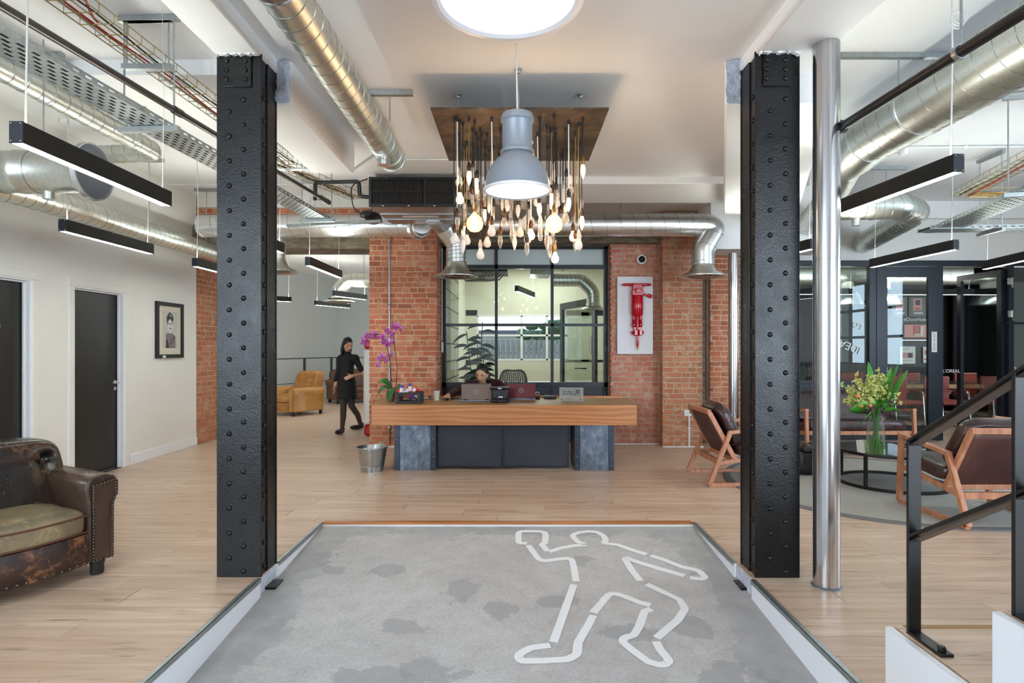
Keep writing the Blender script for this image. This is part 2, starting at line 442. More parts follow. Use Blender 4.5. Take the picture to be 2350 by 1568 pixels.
leather('leather_brown', (92, 66, 56), (60, 44, 40), (150, 130, 112), .3, .36, False, .4)
leather('leather_sling', (72, 38, 38), (54, 30, 32), (110, 70, 60), .1, .5, False, .15)
leather('leather_far', (96, 50, 28), (56, 30, 20), (130, 80, 50), .2, .4, False)
simple('piping_brown', srgb(92, 52, 38), .5)
# rug weave
t = NT('rug_weave'); p = t.pos(); a = t.n('TexWave'); a.bands_direction = 'DIAGONAL'; a.inputs['Scale'].default_value = 34; a.inputs['Distortion'].default_value = 2; t.l(p, a.inputs['Vector'])
f = t.noise(p, 60, 3)
t.col(t.ramp(t.mix(.5, a.outputs['Fac'], f), [(.3, srgb(136, 134, 128)), (.7, srgb(190, 188, 180))])); t.set(Roughness=.95); t.bump(a.outputs['Fac'], .5, .006); M['rug_weave'] = t.m
PATCHES = []                                            # old grey repairs on the ramp: centre x, y and radii
for px_q, py_q, rx_q, ry_q in ((926, 1436, .15, .10), (1152, 1400, .10, .17), (1290, 1378, .13, .08), (893, 1308, .10, .08), (1060, 1352, .12, .16), (1435, 1458, .14, .12), (1680, 1560, .18, .12), (990, 1540, .14, .12), (760, 1310, .10, .08), (1330, 1290, .12, .10), (1590, 1440, .10, .10), (840, 1560, .2, .1)):
    k_q = (py_q-VY)/F; d_q = (H+.02+.078*4.79)/(k_q+.078); PATCHES.append(((px_q-VX)/F*d_q, d_q, rx_q, ry_q))
# worn concrete ramp: gritty middle, trowelled smooth margins, a few old patches
t = NT('ramp_concrete'); p = t.pos(); n2 = t.noise(p, 62, 9, .78); n1 = t.noise(p, 2.2, 8, .65, .4); n0 = t.noise(p, .9, 3)
grit = t.ramp(t.mix(.3, n2, t.noise(p, 7, 5, .6)), [(.30, srgb(156, 154, 153)), (.45, srgb(188, 187, 186)), (.58, srgb(205, 204, 204)), (.72, srgb(228, 228, 228))])
grit = t.mix(t.ramp(n0, [(.35, (0, 0, 0)), (.65, (.5, .5, .5))]), grit, t.mix(1.0, grit, srgb(226, 222, 224), 'MULTIPLY'))
smooth = t.ramp(t.noise(p, 5, 6, .6), [(.3, srgb(158, 159, 161)), (.7, srgb(184, 185, 187))])
sp = t.n('SeparateXYZ'); t.l(p, sp.inputs[0])
def mth(op, a_, b_):
    x = t.n('Math', operation=op)
    for i_, q_ in ((0, a_), (1, b_)):
        if hasattr(q_, 'node'): t.l(q_, x.inputs[i_])
        else: x.inputs[i_].default_value = q_
    return x.outputs[0]
ex_ = mth('ABSOLUTE', mth('ADD', sp.outputs['X'], .0625), 0)
edge = mth('MAXIMUM', mth('SUBTRACT', ex_, 1.22), mth('SUBTRACT', sp.outputs['Y'], 4.55))
edge = mth('ADD', edge, mth('MULTIPLY', mth('SUBTRACT', n1, .5), .9))
c = t.mix(t.ramp(edge, [(.0, (0, 0, 0)), (.03, (1, 1, 1))]), grit, smooth)
wob = t.noise(p, 5, 5, .6)
for (x_, y_, rx_, ry_) in PATCHES:
    mp_ = t.n('Mapping'); mp_.inputs['Location'].default_value = (-x_/rx_, -y_/ry_, 0); mp_.inputs['Scale'].default_value = (1/rx_, 1/ry_, 0); t.l(p, mp_.inputs['Vector'])
    ln = t.n('VectorMath', operation='LENGTH'); t.l(mp_.outputs[0], ln.inputs[0])
    q_ = mth('ADD', ln.outputs['Value'], mth('MULTIPLY', mth('SUBTRACT', wob, .5), 3.2))
    c = t.mix(t.ramp(q_, [(.86, (.55, .55, .55)), (1.0, (0, 0, 0))]), c, srgb(150, 151, 154))
sc2 = t.noise(t.pos((3, 26, 1)), 3.0, 4, .6, .5)
c = t.mix(t.ramp(sc2, [(.66, (0, 0, 0)), (.74, (.35, .35, .35))]), c, srgb(236, 236, 236))
c = t.mix(t.ramp(t.noise(p, 140, 2), [(.70, (0, 0, 0)), (.76, (.7, .7, .7))]), c, srgb(112, 112, 112))
c = t.mix(t.ramp(t.noise(p, 2.6, 3), [(.62, (0, 0, 0)), (.8, (.25, .25, .25))]), c, srgb(204, 170, 166))
t.col(c); t.set(Roughness=.75); t.bump(n2, .3, .006); M['ramp_concrete'] = t.m
t = NT('chalk'); p = t.pos(); t.col(t.ramp(t.noise(p, 90, 4, .7), [(.28, srgb(206, 208, 211)), (.40, srgb(242, 244, 247))])); t.set(Roughness=.9); M['chalk'] = t.m
# glass: thin clear pane with a mirror-like reflection
def pane(name, tint, refl, ior=1.5, k=1.0):
    t = NT(name); t.t.nodes.remove(t.b)
    tr = t.n('BsdfTransparent'); tr.inputs[0].default_value = tint
    gl = t.n('BsdfGlossy'); gl.inputs['Roughness'].default_value = 0.0
    fr = t.n('Fresnel'); fr.inputs[0].default_value = ior
    mu = t.n('Math', operation='MULTIPLY_ADD'); t.l(fr.outputs[0], mu.inputs[0]); mu.inputs[1].default_value = k; mu.inputs[2].default_value = refl
    mx = t.n('MixShader'); t.l(mu.outputs[0], mx.inputs[0]); t.l(tr.outputs[0], mx.inputs[1]); t.l(gl.outputs[0], mx.inputs[2]); t.l(mx.outputs[0], t.o.inputs[0])
    M[name] = t.m
pane('window_glass', (.90, .95, .93, 1), .012, 1.5, .5)
def glow_glass(name, tint, refl, milk, mcol):           # blown glass: clear, mirror-like and slightly milky
    t = NT(name); t.t.nodes.remove(t.b)
    tr = t.n('BsdfTransparent'); tr.inputs[0].default_value = tint; gl = t.n('BsdfGlossy'); gl.inputs['Roughness'].default_value = 0.02
    lw = t.n('LayerWeight'); lw.inputs[0].default_value = refl; m1 = t.n('MixShader'); t.l(lw.outputs['Facing'], m1.inputs[0]); t.l(tr.outputs[0], m1.inputs[1]); t.l(gl.outputs[0], m1.inputs[2])
    tl = t.n('BsdfTranslucent'); tl.inputs[0].default_value = mcol; df = t.n('BsdfDiffuse'); df.inputs[0].default_value = mcol
    m3 = t.n('MixShader'); t.l(tl.outputs[0], m3.inputs[1]); t.l(df.outputs[0], m3.inputs[2]); m2 = t.n('MixShader'); m2.inputs[0].default_value = milk
    t.l(m1.outputs[0], m2.inputs[1]); t.l(m3.outputs[0], m2.inputs[2]); t.l(m2.outputs[0], t.o.inputs[0]); M[name] = t.m
glow_glass('bulb_glass', (.97, .96, .95, 1), .25, .14, (.95, .92, .9, 1))
glow_glass('holder_glass', (.9, .88, .86, 1), .35, .45, (.85, .82, .8, 1))
glow_glass('clear_glass', (.96, .985, .97, 1), .12, .04, (.9, .95, .92, 1))
glow_glass('water_green', (.80, .93, .62, 1), .10, .14, (.35, .6, .12, 1))
glow_glass('bulb_frost', (.9, .88, .86, 1), .2, .92, (.92, .89, .86, 1))
glow_glass('amber_glass', (1.0, .84, .60, 1), .2, .30, (.98, .78, .54, 1))
glow_glass('acrylic', (.86, .87, .87, 1), .25, .5, (.72, .72, .70, 1))
simple('table_glass', srgb(20, 30, 32), .03, 0, Specular_IOR_Level=.9)
t = NT('frosted_pane'); t.col(srgb(196, 208, 206)); t.set(Roughness=.3); M['frosted_pane'] = t.m
emit('tube_light', (.96, 1.0, .92, 1), 24.0); emit('tube_uplight', (.96, 1.0, .92, 1), 32.0)
emit('ring_light', (1.0, .98, .99, 1), .62)
emit('pendant_light', (1.0, .97, .94, 1), 1.0)
t = NT('bulb_lit'); t.t.nodes.remove(t.b); tr = t.n('BsdfTransparent'); em = t.n('Emission'); em.inputs[0].default_value = (1.0, .66, .36, 1); em.inputs[1].default_value = 2.2
mx = t.n('MixShader'); mx.inputs[0].default_value = .55; t.l(tr.outputs[0], mx.inputs[1]); t.l(em.outputs[0], mx.inputs[2]); t.l(mx.outputs[0], t.o.inputs[0]); M['bulb_lit'] = t.m
emit('filament', (1.0, .66, .32, 1), 22.0)
emit('sky_panel', (.80, .90, 1.0, 1), 1.0)
# ================================================================ SETTING
CW = M['ceiling_paint']; WW = M['white_wall']
RZ = lambda y: -0.02-.078*(4.79-y)                     # height of the concrete ramp at depth y
def RP(px, py, lift=0):                                # photograph pixel on the ramp
    k = (py-VY)/F; d = (H+.02+.078*4.79)/(k+.078); return Vector(((px-VX)/F*d, d, RZ(d)+lift))
KL, KR = -1.57, 1.445                                  # kerb lines of the sunken ramp

# floor base with a plank field
fb = MB()
for x0, x1, y0, y1 in ((-4.85, KL-.02, -4.5, 4.8), (KR+.02, 8.1, -4.5, 4.8), (-9, 8.1, 4.8, 9.1), (-9, 10.6, 9.1, 18)):
    fb.box(((x0+x1)/2, (y0+y1)/2, -.09), (x1-x0, y1-y0, .156))
floor = fb.build('floor', M['floor_joint'], kind='structure')
fi = MWD[floor].inverted()
def chamfer_box(jit=0.0, ch=.08, chy=None, chz=None):  # unit box with chamfered long edges, cheap
    bm = bmesh.new(); bmesh.ops.create_cube(bm, size=1)
    if jit:
        for v in bm.verts: v.co += Vector((random.uniform(-jit, jit)*.5, random.uniform(-jit, jit)*.3, random.uniform(-jit, jit)*1.3))
    bmesh.ops.bevel(bm, geom=list(bm.edges), offset=ch, segments=1, affect='EDGES')
    me = bpy.data.meshes.new('piece'); bm.to_mesh(me); bm.free(); return me
plank_me = MB().box((0, 0, -.5), (1, 1, 1)).mesh('plank', False); plank_me.materials.append(M['oak_plank'])
def chf(L, Wd, h, c):                                  # plank with chamfered top edges, real size
    m = MB(); a, b = L/2, Wd/2
    m.add([(-a, -b, -h), (a, -b, -h), (a, b, -h), (-a, b, -h), (-a, -b, -c), (a, -b, -c), (a, b, -c), (-a, b, -c),
           (-a+c, -b+c, 0), (a-c, -b+c, 0), (a-c, b-c, 0), (-a+c, b-c, 0)],
          [(3, 2, 1, 0), (0, 1, 5, 4), (1, 2, 6, 5), (2, 3, 7, 6), (3, 0, 4, 7), (4, 5, 9, 8), (5, 6, 10, 9), (6, 7, 11, 10), (7, 4, 8, 11), (8, 9, 10, 11)])
    return m
PW = .19
plank_cache = {}
def lay(x0, x1, y):
    out = []; x = x0-random.uniform(0, 1.2)
    while x < x1:
        L = random.choice((1.25, 1.5, 1.75)); a, b = max(x, x0), min(x+L, x1)
        if b-a > .06: out.append((a, b))
        x += L
    return out
far = MB(); nplank = 0
rows = [(4.80-PW*(i+1), 0) for i in range(16)]
y = 4.80+.055
r_ = random.Random(3)
for i in range(16):
    yy = 4.80-PW*(i+1)+PW/2
    for x0, x1 in ((-4.7, KL-.012), (KR+.012, 4.6)):
        for a, b in lay(x0, x1, yy):
            key = round(b-a, 2); me = plank_cache.get(key)
            if me is None:
                me = chf(key-.003, PW-.003, .012, .0012).mesh('plank', False); me.materials.append(M['oak_plank']); plank_cache[key] = me
            inst('plank', me, floor, fi @ Matrix.Translation(((a+b)/2, yy, 0))); nplank += 1
yy = 4.80+PW/2
while yy < 17.9:
    x0, x1 = (-4.7, 6.6) if yy < 8.9 else (-8.5, 10.4)
    for a, b in lay(x0, x1, yy):
        if yy < 7.7 and nplank < 292:
            key = round(b-a, 2); me = plank_cache.get(key)
            if me is None:
                me = chf(key-.003, PW-.003, .012, .0012).mesh('plank', False); me.materials.append(M['oak_plank']); plank_cache[key] = me
            inst('plank', me, floor, fi @ Matrix.Translation(((a+b)/2, yy, 0))); nplank += 1
        else:
            far.box(((a+b)/2, yy, -.006), (b-a-.003, PW-.003, .012))
    yy += PW
far.build('far_planks', M['oak_far'], floor, kind='stuff', smooth=False)

# concrete ramp and its kerbs
rm = MB(); ny = 24
rm.surf(lambda u, v: (KL-.02+u*(KR-KL+.04), -4.5+v*9.3, RZ(-4.5+v*9.3)), 8, 24)
ramp = rm.build('floor_ramp', M['ramp_concrete'], kind='structure'); ramp['label'] = 'worn grey concrete ramp leading up to the oak floor'
BB('trim_1', KL, KR, 4.785, 4.845, -.03, .003, M['desk_oak'], bevel=.003)     # oak nosing at the ramp's head
BB('trim_2', KL-.02, KR+.02, 4.765, 4.79, -.06, -.012, M['white_gloss'])
def kerb(n, x, sgn, y0, y1):
    m = MB(); xo = x-sgn*.02
    pr = [(y0, 0-.004), (y1, -.004), (y1, RZ(y1)-.02), (y0, RZ(y0)-.02)]
    m.prism([(p[0], p[1]) for p in pr], 0, .02, Matrix(((0, 0, sgn, x-sgn*.02), (1, 0, 0, 0), (0, 1, 0, 0), (0, 0, 0, 1))))
    k = m.build(n, M['white_gloss'], kind='structure')
    t = MB(); t.box((x-sgn*.009, (y0+y1)/2, .003), (.03, y1-y0, .006)); t.box((x+sgn*.003, (y0+y1)/2, -.007), (.005, y1-y0, .026))
    t.build('nosing', M['zinc'], k); return k
kerb('trim_3', KL, 1, -4.5, 3.62); kerb('trim_4', KL, 1, 3.90, 4.79)
kerb('trim_5', KR, -1, -4.5, 3.60); kerb('trim_6', KR, -1, 3.90, 4.79)
for n, x, s_ in (('trim_7', KL, -1), ('trim_8', KR, 1)):   # white returns and the pocket that the columns drop into
    BB(n, min(x, x+s_*.075), max(x, x+s_*.075), 3.885, 3.905, -.14, -.004, M['white_gloss'])
    BB(n+'1', min(x+s_*.012, x+s_*.03), max(x+s_*.012, x+s_*.03), 3.60, 3.90, -.30, -.006, M['rough_plaster'])
    BB(n+'0', min(x, x+s_*.30), max(x, x+s_*.30), 3.60, 3.89, -.30, -.115, M['rough_plaster'])

# ceilings and beams
BB('ceiling_left', -5.0, -1.49, -4.5, 9.0, 3.68, 3.8, CW); BB('ceiling_right', 1.45, 8.2, -4.5, 9.2, 3.68, 3.8, CW)
m = MB(); m.prism([(-1.6, -4.5), (1.5, -4.5), (1.5, 3.9), (1.6, 3.9), (2.75, 6.54), (-1.6, 6.54)], 3.33, 3.7); m.build('ceiling_centre', CW, kind='structure')
BB('ceiling_step', -1.5, 3.3, 6.54, 7.4, 3.25, 3.7, CW, bevel=.01); BB('ceiling_back', -1.6, 3.4, 7.4, 9.0, 3.41, 3.7, CW)
BB('ceiling_beam_left', -1.86, -1.575, -4.5, 3.92, 3.235, 3.7, CW, bevel=.02)
BB('ceiling_beam_left_deep', -1.88, -1.49, 3.905, 5.46, 3.04, 3.7, CW, bevel=.02)
BB('ceiling_beam_right', 1.485, 1.94, -4.5, 3.92, 3.24, 3.7, CW, bevel=.02)
m = MB(); m.prism([(1.39, 3.905), (2.1, 3.905), (3.4, 7.1), (2.51, 7.1)], 3.04, 3.7); m.build('ceiling_beam_right_deep', CW, kind='structure', bevel=.015)
def lump(n, x0, x1, y, z0, z1):                       # rough hacked plaster on the beam ends
    m = MB()
    m.surf(lambda u, v: (x0+u*(x1-x0), y-.012-.022*mnoise.noise((u*5+x0*3, v*9, 1.3)), z0+v*(z1-z0)), 14, 16)
    m.build(n, M['rough_plaster'], kind='structure', smooth=True, ang=3)
lump('trim_9', -1.75, -1.492, 3.9, 3.045, 3.325); lump('trim_10', 1.392, 1.62, 3.9, 3.045, 3.325)
def torn(n, x0, x1, y, z):                            # torn plaster edge over the column heads
    m = MB(); k = 54; q = []
    for i in range(k+1): q.append((x0+(x1-x0)*i/k, z-.014-.020*mnoise.noise((i*.33, x0, 0))-.008*abs(mnoise.noise((i*.9, x0, 4)))))
    m.prism(q+[(x1, z+.05), (x0, z+.05)], -y, -y+.03, Matrix(((1, 0, 0, 0), (0, 0, -1, 0), (0, 1, 0, 0), (0, 0, 0, 1))))
    m.build(n, CW, kind='structure', smooth=False)
torn('trim_11', -1.855, -1.60, 3.64, 3.245); torn('trim_12', 1.50, 1.76, 3.63, 3.25)
BB('ceiling_bulkhead', 2.64, 4.3, 7.95, 8.5, 2.765, 3.7, CW, bevel=.004)
BB('ceiling_cross_beam', -4.7, -1.88, 4.6, 4.9, 3.56, 3.69, CW)
BB('ceiling_far_room', -9.2, -1.2, 9.0, 18, 3.5, 3.62, CW)
BB('ceiling_meeting_room', -1.25, 2.4, 9.05, 13.7, 3.25, 3.4, CW)
BB('ceiling_glass_room', 3.0, 10.6, 9.3, 13.7, 3.2, 3.35, M['dark_wall'])

# walls
WX = -4.7
ds = [(-4.5, -4.2, 0), (-4.2, -1.4, 3.1), (-1.4, 4.89, 0), (4.89, 5.71, 2.09), (5.71, 6.245, 0), (6.245, 7.066, 2.09), (7.066, 8.66, 0)]
m = MB()
for y0, y1, z in ds: m.box((WX-.08, (y0+y1)/2, (z+3.7)/2), (.16, y1-y0, 3.7-z))
m.box((WX-.08, -2.8, .3), (.16, 2.8, .6)); m.build('wall_left', WW, kind='structure', smooth=False)
BB('baseboard_left', WX-.01, WX+.016, 7.16, 8.66, 0, .125, M['white_gloss'], bevel=.004)
BB('baseboard_left.001', WX-.01, WX+.016, 5.80, 6.16, 0, .125, M['white_gloss'], bevel=.004)
def wall_door(n, y0, y1, handle, sign, label):
    d = thing(n, label, 'door', (WX-.07, y0, 0), kind='structure')
    BB('door_leaf', WX-.11, WX-.07, y0+.02, y1-.02, .006, 2.07, M['door_black'], d, kind=None)
    fr = MB()
    for yy in (y0, y1): fr.box((WX-.06, yy+(.012 if yy == y0 else -.012), 1.036), (.13, .024, 2.072)); fr.box((WX-.05, yy+(.032 if yy == y0 else -.032), 1.027), (.02, .014, 2.054))
    fr.box((WX-.06, (y0+y1)/2, 2.085), (.13, y1-y0, .026)); fr.box((WX-.05, (y0+y1)/2, 2.063), (.02, y1-y0-.04, .016))
    fr.build('door_lining', M['white_gloss'], d, bevel=.002)
    cs = MB()
    cs.box((WX+.008, y0-.035, 1.043), (.02, .075, 2.086)); cs.box((WX+.008, y1+.035, 1.043), (.02, .075, 2.086)); cs.box((WX+.008, (y0+y1)/2, 2.126), (.02, y1-y0+.145, .078))
    cs.build('door_casing', M['white_wall'], d, bevel=.005)
    if handle:
        h = MB(); yc = y1-.075
        h.cyl((WX-.07, yc, 1.02), (WX-.058, yc, 1.02), .026, n=20); h.cyl((WX-.06, yc, 1.02), (WX-.012, yc, 1.02), .009); h.tube([(WX-.014, yc, 1.02), (WX-.012, yc-.02, 1.02), (WX-.012, yc-.12, 1.02)], .009)
        h.build('door_handle', M['steel_handle'], d)
        MB().cyl((WX-.07, yc, .945), (WX-.058, yc, .945), .024, n=20).build('lock_rose', M['steel_handle'], d)
    if sign:
        sc = (WX-.069, 5.40, 1.63)
        MB().cyl((sc[0]-.001, sc[1], sc[2]), (sc[0]+.003, sc[1], sc[2]), .042, n=28).build('sign_disc', M['matboard'], d)
        f = MB()
        for dy in (-.014, .014):
            f.cyl((sc[0]+.003, sc[1]+dy, sc[2]+.021), (sc[0]+.0045, sc[1]+dy, sc[2]+.021), .0052, n=12)
            f.box((sc[0]+.0037, sc[1]+dy, sc[2]+.004), (.0015, .013, .02)); f.box((sc[0]+.0037, sc[1]+dy-.004, sc[2]-.014), (.0015, .0045, .02)); f.box((sc[0]+.0037, sc[1]+dy+.004, sc[2]-.014), (.0015, .0045, .02))
            if dy < 0: f.prism([(-.011, -.008), (.011, -.008), (0, .012)], 0, .0015, Matrix(((0, 0, 1, sc[0]+.003), (1, 0, 0, sc[1]+dy), (0, 1, 0, sc[2]), (0, 0, 0, 1))))
        f.build('restroom_figures', M['dark_ink'], d)
    return d
wall_door('door_1', 4.89, 5.71, False, True, 'black restroom door with a round pictogram sign in the white wall')
wall_door('door_2', 6.245, 7.066, True, False, 'plain black door with a steel lever handle in the white wall')

BRICKS = {}
def brick_pool(mat):
    if mat not in BRICKS:
        BRICKS[mat] = []
        for i in range(8):
            bm = bmesh.new(); bmesh.ops.create_cube(bm, size=1)
            for v in bm.verts: v.co += Vector((random.uniform(-.02, .02), random.uniform(-.02, .02), random.uniform(-.06, .06)))
            bmesh.ops.bevel(bm, geom=list(bm.edges), offset=.05, segments=1, affect='EDGES')
            me = bpy.data.meshes.new('brick'); bm.to_mesh(me); bm.free(); me.materials.append(M[mat]); BRICKS[mat].append(me)
    return BRICKS[mat]
def brick_face(parent, o, ux, nrm, length, z0, z1, mat, depth=.06, bond=0, proud=.007, skip=None, ends=False, end_depth=.2):
    """bricks on a plane: o corner, ux along, nrm outward; each brick its own object"""
    pool = brick_pool(mat); inv = MWD[parent].inverted(); ux = Vector(ux); nrm = Vector(nrm); z = z0; c = bond; cnt = 0
    ang = math.atan2(ux.y, ux.x)
    while z < z1-.03:
        h = .0620; x = 0.0; seq = 'S' if c % 2 == 0 else 'H'
        x = -.05 if seq == 'S' else -.1*random.random()
        while x < length-.02:
            L = .215 if (seq == 'S') ^ (random.random() < .22) else .1025
            L *= random.uniform(.93, 1.05)
            a, b = max(x, 0), min(x+L, length)
            if length-b < .06: b = length
            if b-a > .03:
                last = ends and (b == length or a == 0)
                dd = depth+(end_depth-depth if last else 0)
                pr = proud+random.uniform(-.004, .004)
                mid = (a+b)/2
                if not (skip and skip(mid, z+h/2)):
                    ctr = Vector(o)+ux*mid+nrm*(pr-dd/2)+Vector((0, 0, z+h/2))
                    me = random.choice(pool)
                    mt = Matrix.Translation(ctr) @ Matrix.Rotation(ang+random.uniform(-.012, .012), 4, 'Z') @ Matrix.Rotation(random.uniform(-.012, .012), 4, 'Y') @ Matrix.Diagonal((b-a, dd, h*random.uniform(.93, 1.04), 1))
                    inst('brick', me, parent, inv @ mt); cnt += 1
            x = b+.014
            if b == length: break
        z += .0765; c += 1
    return cnt
# left brick pier beside the reception window
wp = BB('wall_back_brick_pier', -2.105, -1.15, 8.5, 9.2, 0, 3.36, M['mortar'])
print('bricks', brick_face(wp, (-2.112, 8.5, 0), (1, 0, 0), (0, -1, 0), .972, .012, 3.36, 'brick_orange', ends=False))
wr = BB('wall_back_pier_return', -1.2, -1.142, 8.52, 9.05, 0, 3.36, M['mortar'])
brick_face(wr, (-1.142, 8.5, 0), (0, 1, 0), (1, 0, 0), .52, .012, 3.0, 'brick_orange', proud=.008)
# brick wall right of the window, with the drill picture
wb = BB('wall_back_brick_right', 1.43, 2.14, 8.76, 9.2, 0, 2.99, M['mortar_grey'])
brick_face(wb, (1.41, 8.76, 0), (1, 0, 0), (0, -1, 0), .71, .012, 2.98, 'brick_pink', bond=1, ends=True)
wc = BB('wall_back_brick_buttress', 2.13, 2.70, 8.5, 9.2, 0, 3.4, M['mortar_grey'])
brick_face(wc, (2.12, 8.5, 0), (1, 0, 0), (0, -1, 0), .58, .012, 3.38, 'brick_pier', ends=True, end_depth=.16)
BB('wall_back_plaster_recess', 2.70, 2.92, 8.78, 9.2, 0, 2.9, M['raw_concrete'])
wd = BB('wall_back_brick_corner', 2.9, 3.55, 8.76, 9.2, 0, 2.95, M['mortar'])
brick_face(wd, (2.9, 8.76, 0), (1, 0, 0), (0, -1, 0), .64, .012, 2.9, 'brick_orange', bond=1)
wf = BB('wall_back_brick_frieze', -4.7, 2.13, 8.72, 9.2, 3.20, 3.51, M['mortar_grey'])
brick_face(wf, (-4.68, 8.72, 0), (1, 0, 0), (0, -1, 0), 6.78, 3.275, 3.50, 'brick_orange', bond=1)
BB('wall_back_top', -4.7, 2.13, 8.70, 9.2, 3.51, 3.7, WW)
we = BB('wall_left_brick_jamb', WX-.3, WX-.012, 8.66, 9.5, 0, 3.7, M['mortar'])
brick_face(we, (WX-.012, 8.66, 0), (0, 1, 0), (1, 0, 0), .84, .012, 3.5, 'brick_pier', proud=.012)
BB('trim_13', -4.7, -2.1, 8.55, 9.1, 2.87, 3.21, M['raw_concrete'], bevel=.012)     # concrete lintels
BB('trim_14', -1.15, 2.13, 8.62, 9.1, 2.97, 3.21, M['raw_concrete'], bevel=.012)
BB('baseboard_back', 1.41, 2.12, 8.72, 8.75, 0, .012, M['white_gloss']); BB('baseboard_back.001', 2.12, 2.71, 8.46, 8.49, 0, .012, M['white_gloss'])
BB('baseboard_back.002', -2.1, -1.15, 8.465, 8.49, 0, .012, M['white_gloss'])
# the photographer's side: street windows left and right of a solid centre
m = MB(); m.box((1.6, -4.6, .3), (12.9, .2, .6)); m.box((1.6, -4.6, 3.5), (12.9, .2, .5)); m.box((.45, -4.6, 1.9), (6.7, .2, 2.9))
for x in (-4.75, 8.05): m.box((x, -4.6, 1.9), (.35, .2, 2.9))
m.build('wall_front', WW, kind='structure', smooth=False)
def win_grid(n, x0, x1, nx, z0, z1, nz, plane, axis):
    m = MB(); g = .06
    for k in range(nx+1):
        u = x0+(x1-x0)*k/nx; m.box((u, plane, (z0+z1)/2) if axis == 'x' else (plane, u, (z0+z1)/2), (g, g, z1-z0))
    for k in range(nz+1):
        z = z0+(z1-z0)*k/nz; m.box(((x0+x1)/2, plane, z) if axis == 'x' else (plane, (x0+x1)/2, z), (x1-x0, g, g) if axis == 'x' else (g, x1-x0, g))
    m.build(n, M['black_metal'], kind='structure', smooth=False)
win_grid('window_4', 3.82, 7.87, 4, .6, 3.25, 3, -4.56, 'x'); win_grid('window_5', -4.57, -2.9, 2, .6, 3.25, 3, -4.56, 'x'); win_grid('window_6', -4.2, -1.4, 3, .6, 3.1, 3, -4.76, 'y'); win_grid('window_7', 3.25, 5.85, 4, 1.05, 2.95, 3, 8.15, 'y')
m = MB(); m.box((8.2, 2.3, .52), (.2, 13.7, 1.05)); m.box((8.2, 2.3, 3.32), (.2, 13.7, .75)); m.box((8.2, -.65, 2), (.2, 7.8, 2.2)); m.box((8.2, 7.5, 2), (.2, 3.3, 2.2))
m.build('wall_right', WW, kind='structure', smooth=False)
# far room
p1, p2 = Vector((-9.0, 7.9, 0)), Vector((-5.42, 17.6, 0))
m = MB(); a = Vector((-6.9, 13.6, 0)); m.bar((-8.4, 9.8, 1.75), (-5.40, 17.6, 1.75), .1, 3.6); m.build('wall_far_left', M['blue_grey_wall'], kind='structure', smooth=False)
BB('wall_far_back', -5.5, -1.2, 17.55, 17.7, 0, 3.6, M['blue_grey_wall']); BB('wall_far_right', -1.32, -1.16, 9.05, 17.7, 0, 3.6, M['cream_wall'])
# white wall over the glazed room
BB('wall_back_right', 3.5, 10.6, 9.12, 9.3, 2.70, 3.7, WW); BB('trim_15', 3.5, 8.2, 9.02, 9.13, 3.42, 3.69, CW)
# meeting room behind the reception window
BB('wall_meeting_left', -1.24, -1.14, 9.15, 13.6, 0, 3.3, M['cream_wall']); BB('wall_meeting_right', 2.3, 2.4, 9.15, 13.6, 0, 3.3, M['cream_wall'])
m = MB(); m.box((.55, 13.55, .58), (3.6, .15, 1.16)); m.box((.55, 13.55, 2.72), (3.6, .15, 1.1)); m.box((-1.05, 13.55, 1.7), (.35, .15, 1.2)); m.box((1.75, 13.55, 1.7), (1.2, .15, 1.2))
m.build('wall_meeting_back', M['cream_wall'], kind='structure', smooth=False)
m = MB()
for x in (-.87, -.44, .14, .72, 1.15): m.box((x, 13.5, 1.66), (.05, .06, 1.02))
for z in (1.16, 1.72, 2.17): m.box((.14, 13.5, z), (2.06, .06, .045))
m.build('window_3', M['white_gloss'], kind='structure', smooth=False)
# glazed room beyond the lounge
BB('wall_glass_room_right', 10.5, 10.65, 9.1, 13.6, 0, 3.3, M['dark_wall']); BB('wall_glass_room_back', 3.0, 10.6, 13.5, 13.65, 0, 3.3, M['dark_wall']); BB('wall_glass_room_left', 3.42, 3.55, 9.25, 13.5, 0, 3.3, M['dark_wall'])
BB('floor_far_yard', -8, 14, 18.1, 60, -.4, -.2, M['raw_concrete'])
# ================================================================ riveted steel columns
rivet_me = MB().ell((0, 0, 0), (.0165, .012, .0165), 12, 8).mesh('rivet'); rivet_me.materials.append(M['column_black'])
def column(x, y, label, cols):
    t = thing('steel_column', label, 'column', (x, y, 0), kind='structure'); B = M['column_black']; top = 3.26
    L = dict(parent=t, local=True)
    MB().box((0, .007, top/2), (.278, .014, top)).build('front_plate', B, bevel=.003, **L)
    MB().box((0, .243, top/2-.02), (.27, .014, top+.20)).build('rear_plate', B, bevel=.002, **L)
    MB().box((0, .175, top/2-.02), (.262, .13, top+.20)).build('channel', B, bevel=.004, **L)
    MB().box((0, .06, top/2-.02), (.246, .10, top+.20)).build('web', B, **L)
    MB().box((.0, .02, top/2+.04), (.25, .014, top+.08)).build('angle_iron', B, **L)
    MB().box((-.005, -.006, 3.155), (.172, .014, .23)).build('splice_plate', B, bevel=.003, **L)
    z = .038
    k = 0
    while z < 3.0:
        inst('rivet', rivet_me, t, (cols[1], 0, z))
        if .12+k*.154 < 2.99: inst('rivet', rivet_me, t, (cols[0], 0, .12+k*.154))
        k += 1; z = .038+k*.154
    for cx in (-.068, .048):
        for zz in (3.20, 3.143, 3.086): inst('rivet', rivet_me, t, (cx-.003, -.013, zz))
    R = Matrix.Rotation(PI/2, 4, 'Z')
    for s_ in (-1, 1):
        for i in range(21): inst('rivet', rivet_me, t, Matrix.Translation((s_*.124, .072, .045+i*.148)) @ R)
    BX('base_foot', (0, .13, -.103), (.40, .13, .03), B, t, local=True)
    return t
